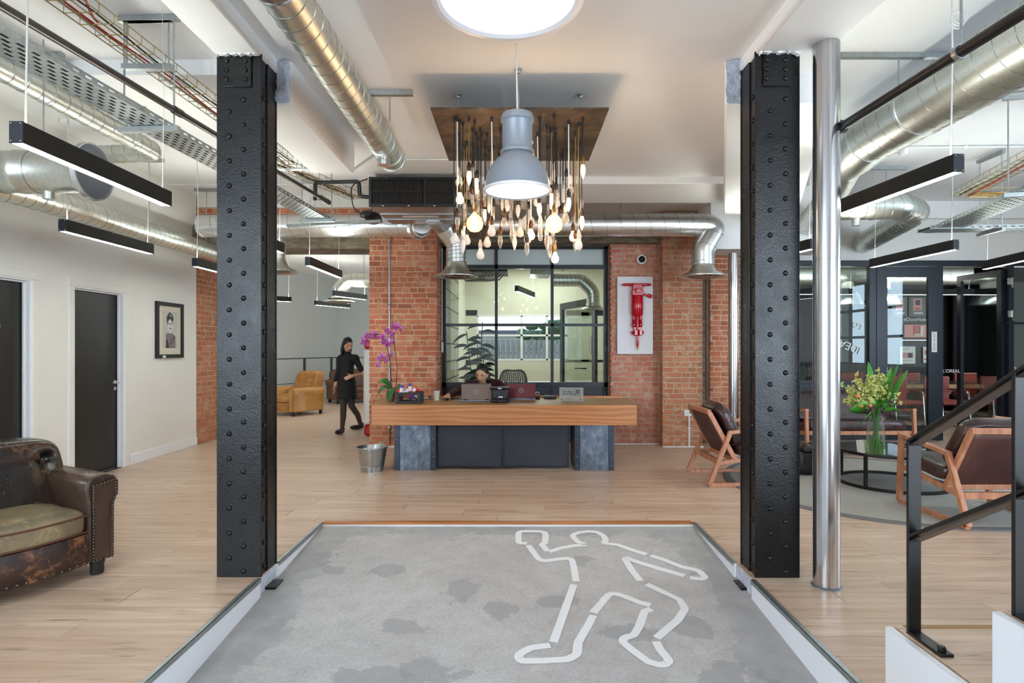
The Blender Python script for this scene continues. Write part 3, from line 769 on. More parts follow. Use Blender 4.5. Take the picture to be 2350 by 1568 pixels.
column(-1.7155, 3.65, 'left black riveted steel column, beside the dark leather armchair', (-.06, .028))
column(1.621, 3.64, 'right black riveted steel column, next to the polished pipe', (-.045, .05))

t = thing('flue_pipe', 'tall polished steel pipe standing just right of the right riveted column', 'pipe', (1.86, 3.52, 0))
MB().lathe([(.0745, 0), (.0745, 1.95), (.0757, 1.951), (.0757, 2.62), (.0745, 2.621), (.0745, 3.40)], 40).build('pipe_body', M['polished_steel'], t, local=True)
MB().lathe([(.084, 0), (.082, .006), (.0746, .012)], 40).build('floor_collar', M['grey_plastic'], t, local=True)
t = thing('flue_pipe', 'slim steel pipe rising along the brick corner below the white bulkhead', 'pipe', (2.98, 8.05, 0))
MB().lathe([(.066, 0), (.066, 2.1), (.068, 2.101), (.068, 2.72)], 28).build('pipe_body', M['polished_steel'], t, local=True)

# ================================================================ ducts
def fillet(pts, R, n=5):
    pts = [Vector(p) for p in pts]; out = [pts[0]]
    for i in range(1, len(pts)-1):
        a, b, c = pts[i-1], pts[i], pts[i+1]; u = (a-b).normalized(); v = (c-b).normalized()
        th = u.angle(v); d = min(R/math.tan(th/2), (a-b).length*.49, (c-b).length*.49)
        p0, p1 = b+u*d, b+v*d
        for k in range(n+1):
            s_ = k/n; out.append(p0*(1-s_)**2+b*2*s_*(1-s_)+p1*s_**2)
    out.append(pts[-1]); return out
def helix(pts, r, pitch, br=.0035, steps=18):
    pts = [Vector(p) for p in pts]; seg = [(pts[i+1]-pts[i]).length for i in range(len(pts)-1)]; tot = sum(seg)
    out = []; prev = None; N = max(4, int(tot/pitch*steps)); acc = 0; i = 0
    for k in range(N+1):
        s_ = tot*k/N
        while i < len(seg)-1 and s_ > acc+seg[i]: acc += seg[i]; i += 1
        p = pts[i].lerp(pts[i+1], (s_-acc)/max(seg[i], 1e-6)); tg = (pts[i+1]-pts[i]).normalized()
        if prev is None: u = tg.cross(Vector((0, 0, 1)) if abs(tg.z) < .9 else Vector((1, 0, 0))).normalized()
        else: u = (prev-tg*prev.dot(tg)).normalized()
        prev = u; v = tg.cross(u); a = 2*PI*k/steps
        out.append(p+(u*math.cos(a)+v*math.sin(a))*r)
    m = MB(); m.tube(out, br, 5); return m
def ring(m, c, ax, r, w_=.02, h=.006):
    c = Vector(c); ax = Vector(ax).normalized(); Mx = Matrix.Translation(c) @ ax.to_track_quat('Z', 'Y').to_matrix().to_4x4()
    m.lathe([(r, -w_/2), (r+h, -w_/2), (r+h, w_/2), (r, w_/2)], 32, Mx)
def duct(label, pts, r, pitch=.13, R=None, mat='galvanised', rings=(), caps=True, seam=True, name='air_duct'):
    t = thing(name, label, 'duct', tuple(pts[0])); q = fillet(pts, R or r*1.6) if len(pts) > 2 else [Vector(p) for p in pts]
    MB().tube(q, r, 36, caps).build('duct_body', M[mat], t)
    if seam: helix(q, r, pitch).build('seam', M['seam_zinc'], t)
    for c, ax in rings:
        m = MB(); ring(m, c, ax, r); m.build('collar', M['galvanised_bright'], t)
    return t
def hanger(t, p, top, r=None, strut=.34, ax='x'):     # ceiling channel, drop rod, band around the duct
    p = Vector(p)
    d = (strut, .04, .04) if ax == 'x' else (.04, strut, .04)
    BX('ceiling_channel', (p.x, p.y, top-.02), d, M['zinc'], t)
    MB().cyl((p.x, p.y, p.z), (p.x, p.y, top-.03), .005, n=8).build('drop_rod', M['zinc'], t)
def diffuser(parent, c, rn, rc, h):                   # round ceiling diffuser cone with inner rings, c = rim centre
    c = Vector(c); Mx = Matrix.Translation(c)
    MB().lathe([(rn, h), (rn*1.05, h*.8), (rc*.6, h*.42), (rc*.96, .02), (rc, .008), (rc, 0), (rc*.93, .0), (rc*.62, h*.2), (rn, h*.3)], 40, Mx).build('diffuser_cone', M['galvanised'], parent)
    m = MB()
    m.lathe([(rc*.72, .012), (rc*.66, 0), (rc*.5, .03), (rc*.45, .05)], 36, Mx); m.lathe([(rc*.42, .012), (rc*.36, 0), (rc*.2, .03)], 36, Mx); m.lathe([(rc*.16, .005), (.001, .0)], 24, Mx)
    m.build('diffuser_ring', M['ac_steel'], parent)
    MB().lathe([(rc*.7, .06), (.001, .06)], 24, Mx).build('throat', M['dark_void'], parent)
# copper-toned duct over the centre
ax = Vector((0, 1, 0))
t = duct('long warm-lit spiral duct under the ceiling left of the pendant lamp', [(-1.08, 2.62, 3.08), (-1.08, 5.15, 3.08)], .112, .115,
         rings=[((-1.08, 2.66, 3.08), ax), ((-1.08, 4.72, 3.08), ax), ((-1.08, 5.0, 3.08), ax), ((-1.08, 5.14, 3.08), ax)])
MB().tube([(-1.08, 2.64, 3.08), (-1.10, 2.3, 3.10), (-1.14, 1.2, 3.12)], [.118, .16, .17], 32).build('reducer', M['ac_steel'], t)
MB().cyl((-1.08, 4.82, 3.0), (-1.08, 4.82, 2.92), .05, n=24).build('branch_spigot', M['galvanised_bright'], t)
hanger(t, (-.93, 4.35, 3.1), 3.33); hanger(t, (-1.2, 4.95, 3.05), 3.33, ax='y', strut=.8)
# lamp-side duct parallel to the left wall and its elbow
t = duct('thin spiral duct high on the left, bending towards the wall', [(-3.63, 2.6, 3.40), (-3.63, 5.95, 3.40), (-4.75, 6.0, 3.38)], .088, .13, R=.14,
         rings=[((-3.63, 4.55, 3.4), ax), ((-3.63, 5.55, 3.4), ax)])
for yy in (4.5, 5.5): hanger(t, (-3.63, yy, 3.48), 3.68)
# big in-line fan with flange disc
fo = Vector((-3.10, 4.3, 2.71)); Mx = Matrix.Translation(fo) @ Matrix.Rotation(PI/2, 4, 'Y') @ Matrix.Scale(.86, 4)
t = thing('inline_fan', 'wide galvanised fan drum with a round open flange near the left wall', 'fan', tuple(fo))
MB().lathe([(.175, -1.8), (.175, -.62), (.182, -.61), (.182, -.56), (.175, -.55), (.176, -.3), (.17, -.12), (.20, -.05), (.225, 0)], 44, Mx).build('fan_drum', M['galvanised'], t)
MB().lathe([(.226, -.015), (.24, -.012), (.24, .03), (.228, .03), (.222, .0)], 48, Mx).build('flange_rim', M['galvanised_bright'], t)
MB().lathe([(.224, .008), (.10, .004), (.001, .004)], 44, Mx).build('flange_plate', M['grey_plastic'], t)
for k in (-.95, -.75, -.45): MB().lathe([(.176, k-.004), (.180, k), (.176, k+.004)], 44, Mx).build('seam', M['seam_zinc'], t)
MB().cyl((fo.x-.31, 4.3, 2.57), (fo.x-.31, 4.3, 2.51), .037, n=24).build('drain_spigot', M['galvanised'], t)
MB().cyl((fo.x-.35, 4.3, 2.84), (fo.x-.35, 4.3, 3.68), .005, n=6).build('drop_rod', M['zinc'], t)
# long lower-left duct along the wall
t = duct('long spiral duct running back along the white left wall below the fan', [(-4.9, 4.75, 2.78), (-4.36, 4.95, 2.80), (-4.36, 8.6, 2.80)], .118, .10, R=.3,
         rings=[((-4.36, 5.35, 2.8), ax), ((-4.36, 7.1, 2.8), ax)])
hanger(t, (-4.36, 7.0, 2.9), 3.68); hanger(t, (-4.36, 8.3, 2.9), 3.68)
# back ducts above the reception window
xa = Vector((1, 0, 0))
t = duct('spiral duct crossing above the opening left of the brick pier', [(-4.15, 7.75, 3.035), (-1.30, 7.75, 3.035), (-1.2, 7.5, 3.03)], .145, .20, R=.1, mat='galvanised_bright', rings=[((-2.1, 7.75, 3.035), xa), ((-1.5, 7.75, 3.035), xa)])
m = MB(); ring(m, (-1.27, 7.62, 3.0), (1, -.7, -.3), .15, .05, .012); ring(m, (-1.2, 7.54, 2.99), (1, -.9, -.4), .13, .03, .012); m.build('end_collar', M['galvanised_bright'], t)
t = duct('spiral duct elbow dropping to a round diffuser in front of the reception window', [(-1.0, 7.15, 3.05), (-.95, 7.55, 3.02), (-.78, 7.7, 2.80), (-.772, 7.7, 2.50)], .128, .05, R=.16, mat='galvanised_bright')
diffuser(t, (-.772, 7.7, 2.355), .132, .285, .19)
t = duct('spiral duct running right above the reception window to an elbow and diffuser', [(-.35, 7.75, 3.045), (2.52, 7.75, 3.045), (2.62, 7.75, 2.99), (2.46, 7.72, 2.72), (2.46, 7.72, 2.52)], .148, .19, R=.14, mat='galvanised_bright',
         rings=[((1.39, 7.75, 3.045), xa), ((2.32, 7.75, 3.045), xa), ((2.43, 7.75, 3.045), xa), ((2.46, 7.72, 2.58), (0, 0, 1))])
diffuser(t, (2.46, 7.72, 2.36), .135, .30, .17)
hanger(t, (1.385, 7.75, 3.15), 3.41, strut=.1)
t = duct('short duct with a round diffuser half hidden behind the left column', [(-3.27, 8.0, 3.0), (-3.27, 8.0, 2.62)], .135, .1)
diffuser(t, (-3.27, 8.0, 2.455), .137, .30, .18)
# big right-hand duct
t = duct('large mottled spiral duct running back on the right below the ceiling', [(3.15, 2.2, 3.30), (3.15, 5.22, 3.30)], .232, .165, rings=[((3.15, 4.55, 3.3), ax), ((3.15, 5.2, 3.3), ax)], mat='galvanised')
MB().tube([(3.15, 5.2, 3.3), (3.18, 5.5, 3.24), (3.25, 5.75, 3.22)], [.226, .2, .155], 32).build('reducer', M['galvanised'], t)
hanger(t, (2.93, 4.5, 3.3), 3.68, strut=.9); hanger(t, (3.0, 7.2, 3.3), 3.68)
t = duct('narrow spiral duct sloping down behind the polished pipe', [(3.24, 5.7, 3.22), (3.5, 6.4, 3.17), (4.1, 8.6, 3.05)], .135, .09, R=.5)
t = duct('S-shaped spiral duct bending back to the white wall above the glass partition', [(3.7, 7.0, 3.10), (4.55, 7.0, 3.12), (4.95, 7.25, 3.10), (5.38, 9.1, 3.05)], .155, .10, R=.3,
         rings=[((4.25, 7.0, 3.11), xa)])
MB().cyl((4.05, 7.0, 2.98), (4.05, 7.0, 2.88), .045, n=20).build('branch_spigot', M['galvanised'], t); hanger(t, (4.6, 7.3, 3.2), 3.68, strut=.5)
# far rooms
t = duct('elbow duct with a round diffuser hanging in the far room', [(-2.6, 11.4, 2.74), (-3.25, 11.4, 2.74), (-3.42, 11.4, 2.55), (-3.42, 11.4, 2.45)], .135, .12, R=.2)
diffuser(t, (-3.42, 11.4, 2.32), .137, .30, .12); hanger(t, (-2.95, 11.4, 2.85), 3.5)
t = duct('duct elbow with a diffuser inside the room behind the reception window', [(.62, 10.3, 2.62), (1.15, 10.3, 2.62), (1.36, 10.3, 2.42), (1.36, 10.3, 2.2)], .115, .07, R=.2)
diffuser(t, (1.36, 10.3, 2.10), .117, .21, .12)
t = duct('fat spiral duct under the dark ceiling of the glazed room', [(3.6, 10.6, 2.78), (8.1, 10.6, 2.78)], .21, .24)
for i, xx in enumerate((5.95, 6.6)):
    t2 = duct(('left', 'right')[i]+' white bell diffuser hanging in the glazed room', [(xx, 10.6, 2.72), (xx, 10.6, 2.42)], .13, .1, seam=False, mat='white_wall')
    MB().lathe([(.13, .3), (.15, .26), (.24, .16), (.29, .03), (.30, 0), (.28, 0), (.2, .12), (.001, .16)], 32, Matrix.Translation((xx, 10.6, 2.2))).build('bell', M['zinc'], t2)

# ================================================================ air-conditioning unit
t = thing('air_conditioner', 'ceiling air-conditioning box with a black slatted intake grille', 'air conditioner', (-1.0, 6.4, 2.96))
ax0, ax1, az0, az1 = -1.59, -.42, 2.965, 3.285
m = MB(); m.add([(ax0, 6.42, az0), (ax1, 6.42, az0), (ax1, 6.42, az1), (ax0, 6.42, az1), (ax0+.06, 7.3, az0+.0), (ax1-.06, 7.3, az0), (ax1-.06, 7.3, az1), (ax0+.06, 7.3, az1)],
              [(0, 1, 2, 3), (7, 6, 5, 4), (0, 4, 5, 1), (1, 5, 6, 2), (2, 6, 7, 3), (3, 7, 4, 0)])
m.build('casing', M['ac_steel'], t, smooth=False)
m = MB()
for x in (ax0+.012, (ax0+ax1)/2+.02, ax1-.012): m.box((x, 6.405, (az0+az1)/2), (.03, .03, az1-az0))
for z in (az0+.012, az1-.014): m.box(((ax0+ax1)/2, 6.404, z), (ax1-ax0, .03, .028))
m.box(((ax0+ax1)/2, 6.404, (az0+az1)/2), (ax1-ax0, .012, .010))
m.build('grille_frame', M['black_plastic'], t, smooth=False)
sl = MB().box((0, 0, 0), (.006, .018, az1-az0-.05)).mesh('slat', False); sl.materials.append(M['black_metal'])
inv = MWD[t].inverted(); x = ax0+.035
while x < ax1-.03:
    inst('slat', sl, t, inv @ Matrix.Translation((x, 6.41, (az0+az1)/2)) @ Matrix.Rotation(.5, 4, 'Z')); x += .0165
MB().box(((ax0+ax1)/2, 6.425, (az0+az1)/2), (ax1-ax0-.02, .004, az1-az0-.03)).build('filter', M['dark_void'], t)
for y in (6.75, 7.02): BX('panel_rib', ((ax0+ax1)/2+.0, y, az0-.004), (1.1, .014, .012), M['zinc'], t)
for x0, x1 in ((-1.32, -1.05), (-1.04, -.9)): BX('data_label', ((x0+x1)/2, 6.88, az0-.003), (x1-x0, .07, .004), M['paper'], t)
for k in range(4): BX('clip', (ax0+.15+k*.28, 6.392, az0+.006), (.022, .012, .008), M['paper'], t)
for x in (ax0+.1, ax1-.1): MB().cyl((x, 7.0, az1), (x, 7.0, 3.42), .005, n=6).build('drop_rod', M['zinc'], t)
t = tag(MB().tube(fillet([(-2.2, 6.46, 3.05), (-2.2, 6.46, 3.24), (-1.72, 6.46, 3.255), (-1.72, 6.5, 3.10), (-1.58, 6.5, 3.09)], .03, 3), .022, 12).build('drain_pipe', M['black_plastic']), 'black condensate pipe stepping up into the air-conditioning box', 'pipe')
t = tag(MB().tube(fillet([(-1.62, 6.45, 3.28), (-1.80, 6.4, 3.2), (-1.78, 6.45, 2.95), (-1.66, 6.6, 2.90), (-1.6, 6.6, 3.0)], .12, 6), .007, 6).build('looped_cable', M['cable_black']), 'thin black cable looping beside the air-conditioning box', 'cable')
t = tag(MB().ell((-1.72, 7.0, 2.98), (.12, .25, .07), 16, 10).build('cable_bundle', M['black_plastic']), 'dark lagged pipe bundle behind the looped cable', 'pipe')

# ================================================================ pipes, trays and struts
def pipe(label, pts, r, mat, collars=(), name='service_pipe', n=14):
    t = thing(name, label, 'pipe', tuple(pts[0])); MB().tube(pts, r, n).build('pipe_run', M[mat], t)
    a = Vector(pts[0]); b = Vector(pts[-1])
    for s_, rr, L in collars:
        c = a.lerp(b, s_); dd = (b-a).normalized()*L/2; MB().cyl(c-dd, c+dd, rr, n=18).build('collar', M[mat], t)
    return t
t = pipe('long dark brown pipe running back past the left riveted column', [(-2.46, 2.3, 3.03), (-2.06, 6.5, 3.03)], .021, 'rubber_brown', [(.405, .027, .08), (.97, .03, .2), (.99, .032, .05)])
t = pipe('black pipe running back over the polished pipe on the right', [(2.02, 1.75, 2.74), (1.935, 3.52, 2.737)], .026, 'black_plastic', [(.15, .034, .2), (.24, .038, .05), (.99, .04, .03)])
MB().cyl((1.985, 2.62, 2.76), (1.985, 2.62, 3.68), .006, n=8).build('drop_rod', M['zinc'], t)
m = MB(); ring(m, (1.98, 2.62, 2.74), (0, 1, 0), .028, .025, .006); m.build('pipe_clip', M['zinc'], t)
pipe('copper-brown pipe in the corner beside the brick buttress', fillet([(2.745, 8.44, 2.85), (2.745, 8.44, .17), (3.2, 8.60, .12)], .05, 5), .021, 'copper_dark', name='copper_pipe')
def perf_tray(label, p0, p1, wdt, z, struts, rods_top, strut_w=.42):
    """slotted cable tray from p0 to p1 (plan xy) at height z, on strut trapezes"""
    a = Vector((*p0, z)); b = Vector((*p1, z)); dr = (b-a); L = dr.length; dr.normalize(); sd = Vector((dr.y, -dr.x, 0))
    t = thing('cable_tray', label, 'cable tray', tuple(a)); nx = 13; cell = .022; nl = int(L/cell); m = MB()
    vs = [a+dr*(L*j/nl)+sd*(wdt*(i/nx-.5)) for j in range(nl+1) for i in range(nx+1)]; fs = []
    for j in range(nl):
        for i in range(nx):
            hole = (i % 2 == 1) and ((j+((i//2) % 2)*2) % 4 < 2) and 0 < i < nx-1
            if not hole: fs.append((j*(nx+1)+i, j*(nx+1)+i+1, (j+1)*(nx+1)+i+1, (j+1)*(nx+1)+i))
    m.add(vs, fs); m.build('tray_bed', M['zinc'], t, smooth=False, solid=.002)
    for s_ in (-1, 1):
        m = MB(); rows_ = (0, .014, .026, .04); q = [a+sd*(s_*wdt/2)+dr*(L*j/nl)+Vector((0, 0, h)) for j in range(nl+1) for h in rows_]; fs = []
        for j in range(nl):
            for i in range(3):
                if not (i == 1 and j % 4 < 2): fs.append((j*4+i, j*4+i+1, (j+1)*4+i+1, (j+1)*4+i))
        m.add(q, fs); m.build('tray_flange', M['zinc'], t, smooth=False, solid=.002)
    MB().bar(a+Vector((0, 0, .016)), b+Vector((0, 0, .016)), wdt*.8, .018).build('cables', M['cable_black'], t)
    for d in struts: trapeze(t, a+dr*d, sd, strut_w, rods_top)
    return t
def trapeze(t, c, sd, w_, top, extra=()):
    for z in (c.z-.022,)+tuple(extra): MB().bar(Vector((c.x, c.y, z))-sd*w_/2, Vector((c.x, c.y, z))+sd*w_/2, .04, .036).build('strut_channel', M['zinc'], t)
    MB().bar(Vector((c.x, c.y, top-.02))-sd*w_/2, Vector((c.x, c.y, top-.02))+sd*w_/2, .04, .036).build('ceiling_channel', M['zinc'], t)
    for s_ in (-.42, .42):
        q = Vector((c.x, c.y, 0))+sd*w_*s_
        MB().cyl((q.x, q.y, c.z-.03), (q.x, q.y, top-.02), .006, n=8).build('drop_rod', M['zinc'], t)
def wire_tray(label, p0, p1, wdt, z, cables, deep=.055):
    a = Vector((*p0, z)); b = Vector((*p1, z)); dr = (b-a); L = dr.length; dr.normalize(); sd = Vector((dr.y, -dr.x, 0)); up = Vector((0, 0, 1))
    t = thing('wire_basket_tray', label, 'cable tray', tuple(a)); m = MB()
    for u, h in ((-.5, deep), (-.5, 0), (-.17, 0), (.17, 0), (.5, 0), (.5, deep)): m.tube([a+sd*wdt*u+up*h, b+sd*wdt*u+up*h], .0035, 5)
    k = int(L/.12)
    for j in range(k+1):
        c = a+dr*(L*j/k); m.tube([c-sd*wdt*.5+up*deep, c-sd*wdt*.5, c+sd*wdt*.5, c+sd*wdt*.5+up*deep], .003, 5)
    m.build('wire_basket', M['yellow_zinc'], t)
    for u, mat, r in cables:
        pts = [a+sd*wdt*(u+.06*math.sin(j*1.3+u*9))+dr*(L*j/14)+up*(r+.004+.004*math.sin(j*2)) for j in range(15)]
        MB().tube(pts, r, 7).build('cable', M[mat], t)
    return t
t = perf_tray('slotted galvanised cable tray hanging on struts at upper left', (-2.62, 1.9), (-2.30, 7.0), .24, 2.93, (2.1, 4.95), 3.68)
w1 = wire_tray('yellow wire basket tray carrying a red cable at upper left', (-2.55, 2.3), (-2.40, 6.2), .21, 3.36, ((-.1, 'cable_red', .0065), (.25, 'cable_black', .006), (-.32, 'cable_white', .005)))
for yy in (2.9, 4.0): trapeze(w1, Vector((-2.5, yy, 3.355)), Vector((1, 0, 0)), .34, 3.68)
q = [(-2.52, 3.55, 3.39), (-2.52, 3.5, 3.40), (-2.55, 3.46, 3.52), (-2.62, 3.36, 3.67)]
tag(MB().tube(fillet(q, .08, 5), .007, 8).build('red_cable', M['cable_red']), 'red cable rising from the wire tray to the ceiling', 'cable')
tag(MB().tube(fillet([(-2.43, 4.75, 3.4), (-2.42, 5.1, 3.37), (-2.38, 5.2, 3.45), (-2.36, 5.22, 3.68)], .08, 5), .007, 8).build('red_cable', M['cable_red']), 'red cable loop at the wire tray beside the left column', 'cable')
wire_tray('wire basket tray beyond the left column with loose cables', (-2.36, 5.9), (-1.95, 7.2), .2, 3.25, ((-.1, 'cable_black', .007), (.2, 'copper', .006)))
tag(MB().bar((-2.75, 7.1, 2.9), (-1.55, 6.8, 2.89), .05, .03).build('strut_channel', M['zinc']), 'slotted steel strut under the tray beside the air-conditioning box', 'strut')
t = perf_tray('slotted galvanised cable tray hanging at upper right', (5.05, 7.0), (3.85, 2.4), .30, 2.80, (1.9, 3.3), 3.66, .5)
t2 = perf_tray('second slotted tray crossing behind the upper right tray', (4.75, 6.85), (7.4, 6.7), .24, 2.79, (.75,), 3.66, .4)
t = wire_tray('wire tray with a red cable above the upper right slotted tray', (5.1, 6.7), (4.0, 2.6), .24, 3.16, ((-.3, 'cable_red', .013), (.1, 'cable_black', .008), (.3, 'cable_white', .007)))
t = wire_tray('short wire tray turning right with copper cables at upper right', (5.15, 6.65), (7.4, 6.4), .2, 3.15, ((-.2, 'copper', .012), (.1, 'cable_black', .012), (.35, 'cable_red', .005)))
tag(MB().tube(fillet([(4.75, 5.2, 3.62), (4.62, 5.2, 3.55), (4.63, 5.25, 3.35), (4.72, 5.3, 3.2)], .1, 6), .012, 8).build('curved_conduit', M['grey_plastic']), 'curved grey conduit dropping into the upper right wire tray', 'conduit')
def conduit(label, pts, r, mat, clips=()):
    t = thing('conduit', label, 'conduit', tuple(pts[0])); MB().tube(pts, r, 8).build('conduit_run', M[mat], t)
    for c in clips: MB().ell(c, (r*2.6, r*2.0, r*2.4), 10, 6).build('saddle_clip', M[mat], t)
    return t
yb = 8.465
conduit('thin steel conduit running down the left brick pier', [(PX(893, yb), yb, 3.12), (PX(893, yb), yb, .04)], .011, 'zinc', [(PX(893, yb), yb, PZ(y, yb)) for y in (551, 697, 838, 982)])
t = conduit('white conduit on the right face of the brick pier above a small switch', [(-1.118, 8.95, 2.95), (-1.118, 8.95, 1.54)], .007, 'white_plastic'); BX('switch_box', (-1.112, 8.94, 1.44), (.03, .05, .16), M['white_plastic'], t, bevel=.006)
t = thing('wall_socket', 'white twin socket with a white conduit on the brick buttress', 'socket', (PX(1583, 8.46), 8.46, .5))
xs = PX(1583, 8.46); zs = PZ(948, 8.46)
BX('socket_plate', (xs, 8.465, zs), (.162, .03, .085), M['white_plastic'], t, bevel=.004)
m = MB()
for s_ in (-.045, .045):
    for a, b in ((0, .014), (-.011, -.008), (.011, -.008)): m.box((xs+s_+a, 8.449, zs+b), (.006, .002, .009))
m.build('pin_hole', M['dark_ink'], t); BX('switch_rocker', (xs, 8.449, zs+.005), (.018, .004, .02), M['leaf_dark'], t)
MB().box((xs-.005, 8.475, (zs-.04)/2), (.02, .012, zs-.04)).build('conduit_run', M['white_plastic'], t)
BX('saddle_clip', (xs-.005, 8.472, .27), (.06, .012, .014), M['white_plastic'], t)
conduit('white conduit across the ceiling behind the rusty plate', [(-1.4, 5.9, 3.318), (-.35, 5.9, 3.318)], .009, 'white_plastic')
conduit('white conduit under the left deep beam', [(-2.8, 5.52, 3.1), (-1.52, 5.52, 3.1), (-1.32, 5.52, 3.24)], .014, 'white_plastic', [(-1.9, 5.52, 3.1)])
conduit('white conduit along the ceiling in the right bay', [(2.6, 6.6, 3.66), (6.5, 6.5, 3.66)], .011, 'white_plastic', [(3.6, 6.58, 3.66), (5.0, 6.54, 3.66)])
conduit('white conduit along the top of the left wall', [(-4.66, 7.9, 3.62), (-1.95, 7.9, 3.62)], .011, 'white_plastic', [(-3.9, 7.9, 3.62)])
conduit('white conduit on the ceiling of the far room', [(-4.6, 10.6, 3.47), (-3.6, 11.0, 3.47), (-1.6, 13.5, 3.47)], .02, 'white_plastic')
for (p, z) in (((4.35, 6.6), 3.62), ((-3.6, 4.85), 3.62)):
    t = tag(MB().lathe([(.001, 0), (.035, 0), (.05, .02), (.055, .07)], 20, T((p[0], p[1], z-.03))).build('smoke_detector', M['white_plastic']), 'white ceiling smoke detector in the '+('right' if p[0] > 0 else 'left')+' bay', 'smoke detector')
for i, (px, py, d, lb) in enumerate(((146, 275, 5.0, 'over the second left strip lamp'), (1853, 378, 5.6, 'beside the polished pipe'), (2200, 40, 3.2, 'above the near right strip lamp'), (716, 465, 6.9, 'beyond the left column'))):
    c = P(px, py, d); m = MB()
    for k in range(3): m.tube([c+Vector((.045*math.cos(a*PI/9+k), .03*math.sin(k+a), .045*math.sin(a*PI/9+k)-.01*k)) if False else c+Vector((.04*math.cos(a*PI/9), .012*(k-1), .04*math.sin(a*PI/9)-.008*k)) for a in range(18)], .0022, 5, closed=True)
    m.tube([c+Vector((0, 0, .04)), Vector((c.x, c.y, 3.68 if abs(c.x) > 1.6 else 3.33))], .002, 5)
    tag(m.build('coiled_wire', M['cable_white']), 'coil of spare suspension wire hanging '+lb, 'wire')

# ================================================================ linear strip lamps
def strip_lamp(label, p, q, top=3.68, flex=0, w_=.062, h=.10):
    """p, q: top-centre end points of the housing"""
    p, q = Vector(p), Vector(q); t = thing('strip_lamp', label, 'lamp', tuple(p), group=None); dn = Vector((0, 0, -h/2))
    d = (q-p).normalized(); sd = d.cross(Vector((0, 0, 1))).normalized()
    m = MB()
    for s_ in (-1, 1): m.bar(p+dn+sd*s_*(w_/2-.002), q+dn+sd*s_*(w_/2-.002), .004, h)
    m.bar(p+Vector((0, 0, -h*.5)), q+Vector((0, 0, -h*.5)), w_-.006, .006)
    m.build('housing', M['lamp_black'], t, smooth=False)
    for e, s_ in ((p, -1), (q, 1)):
        c = MB().bar(e+dn+d*s_*.001, e+dn+d*s_*.007, w_+.002, h+.002).build('end_cap', M['frame_blue_black'], t, smooth=False, bevel=.001)
        m = MB()
        for a in (-1, 1):
            for b in (-1, 1): m.ell(e+dn+d*s_*.008+sd*a*(w_/2-.009)+Vector((0, 0, b*(h/2-.009))), .0035, 8, 6)
        m.build('screw', M['chrome'], c)
    MB().bar(p+Vector((0, 0, -h+.003)), q+Vector((0, 0, -h+.003)), w_-.009, .004).build('diffuser', M['tube_light'], t, smooth=False)
    MB().bar(p+Vector((0, 0, -.004)), q+Vector((0, 0, -.004)), w_-.009, .004).build('uplight_diffuser', M['tube_uplight'], t, smooth=False)
    for i, s_ in enumerate((.04, .96)):
        c = p.lerp(q, s_); MB().tube([c, Vector((c.x+.01, c.y, (c.z+top)/2)), Vector((c.x, c.y, top))], .0045 if i == flex else .0015, 6).build('suspension_flex' if i == flex else 'suspension_wire', M['cable_white'], t)
    return t
zt = 2.48
strip_lamp('largest black strip lamp, hanging at upper left before the fan drum', (-2.33, 2.75, zt), (-2.355, 3.97, zt))
strip_lamp('black strip lamp under the lower left duct, beside the white wall', (-3.71, 4.82, zt), (-3.71, 5.98, zt))
strip_lamp('black strip lamp half hidden by the left column, before the brick jamb', (-3.75, 6.88, zt), (-3.75, 8.1, zt))
strip_lamp('black strip lamp hidden behind the left column except its far end', (-2.36, 4.75, zt), (-2.36, 5.93, zt))
strip_lamp('black strip lamp seen end-on through the opening right of the left column', (-2.40, 6.8, zt), (-2.39, 8.0, zt))
strip_lamp('largest black strip lamp at upper right, beneath the mottled duct', (2.46, 3.27, zt+.02), (2.36, 4.5, zt+.02))
strip_lamp('small black strip lamp seen between the right column and the polished pipe', (2.87, 5.68, zt), (2.65, 6.85, zt))
strip_lamp('black strip lamp above the glass partition, below the S-shaped duct', (4.37, 5.84, zt+.02), (4.23, 6.98, zt), flex=0)
strip_lamp('black strip lamp at the right edge, before the partition header', (5.62, 5.95, zt+.03), (5.70, 7.15, zt))
strip_lamp('thin strip lamp in the far room beside the left column', (-5.5, 11.4, zt), (-4.62, 12.1, zt), 3.495, 1)
strip_lamp('lower strip lamp hanging before the far blue-grey wall', (-4.42, 13.0, zt), (-3.95, 14.0, zt), 3.495)
strip_lamp('strip lamp below the far duct elbow next to the brick pier', (-3.32, 10.76, zt), (-2.95, 11.6, zt), 3.495, 1)
strip_lamp('strip lamp inside the room behind the reception window', (.02, 9.9, 2.48), (.33, 10.9, 2.46), 3.25, 1)
strip_lamp('left strip lamp in the dark glazed room', (4.3, 10.2, 2.46), (5.9, 10.25, 2.46), 3.2)
strip_lamp('right strip lamp in the dark glazed room', (6.5, 10.3, 2.46), (8.0, 10.3, 2.46), 3.2)

# ================================================================ ring lamp, pendant lamp
t = thing('ring_lamp', 'large round white ceiling lamp at the top centre', 'lamp', (-.04, 3.01, 3.196)); Mx = Matrix.Translation((-.04, 3.01, 3.196))
MB().lathe([(.345, .016), (.362, .0), (.388, 0), (.392, .004), (.392, .115), (.38, .13), (.001, .13)], 64, Mx).build('lamp_body', M['white_gloss'], t)
MB().lathe([(.347, .014), (.2, .010), (.001, .009)], 64, Mx).build('diffuser_disc', M['ring_light'], t)
pc = Vector((.012, 3.68, 0)); t = thing('pendant_lamp', 'grey industrial bell pendant lamp in front of the rusty plate', 'lamp', (pc.x, pc.y, 2.40)); Mx = Matrix.Translation((pc.x, pc.y, 2.40))
MB().lathe([(.198, .004), (.21, 0), (.213, .008), (.206, .02), (.203, .05), (.190, .105), (.165, .155), (.130, .20), (.098, .225), (.092, .235)], 64, Mx).build('bell_shade', M['pendant_grey'], t)
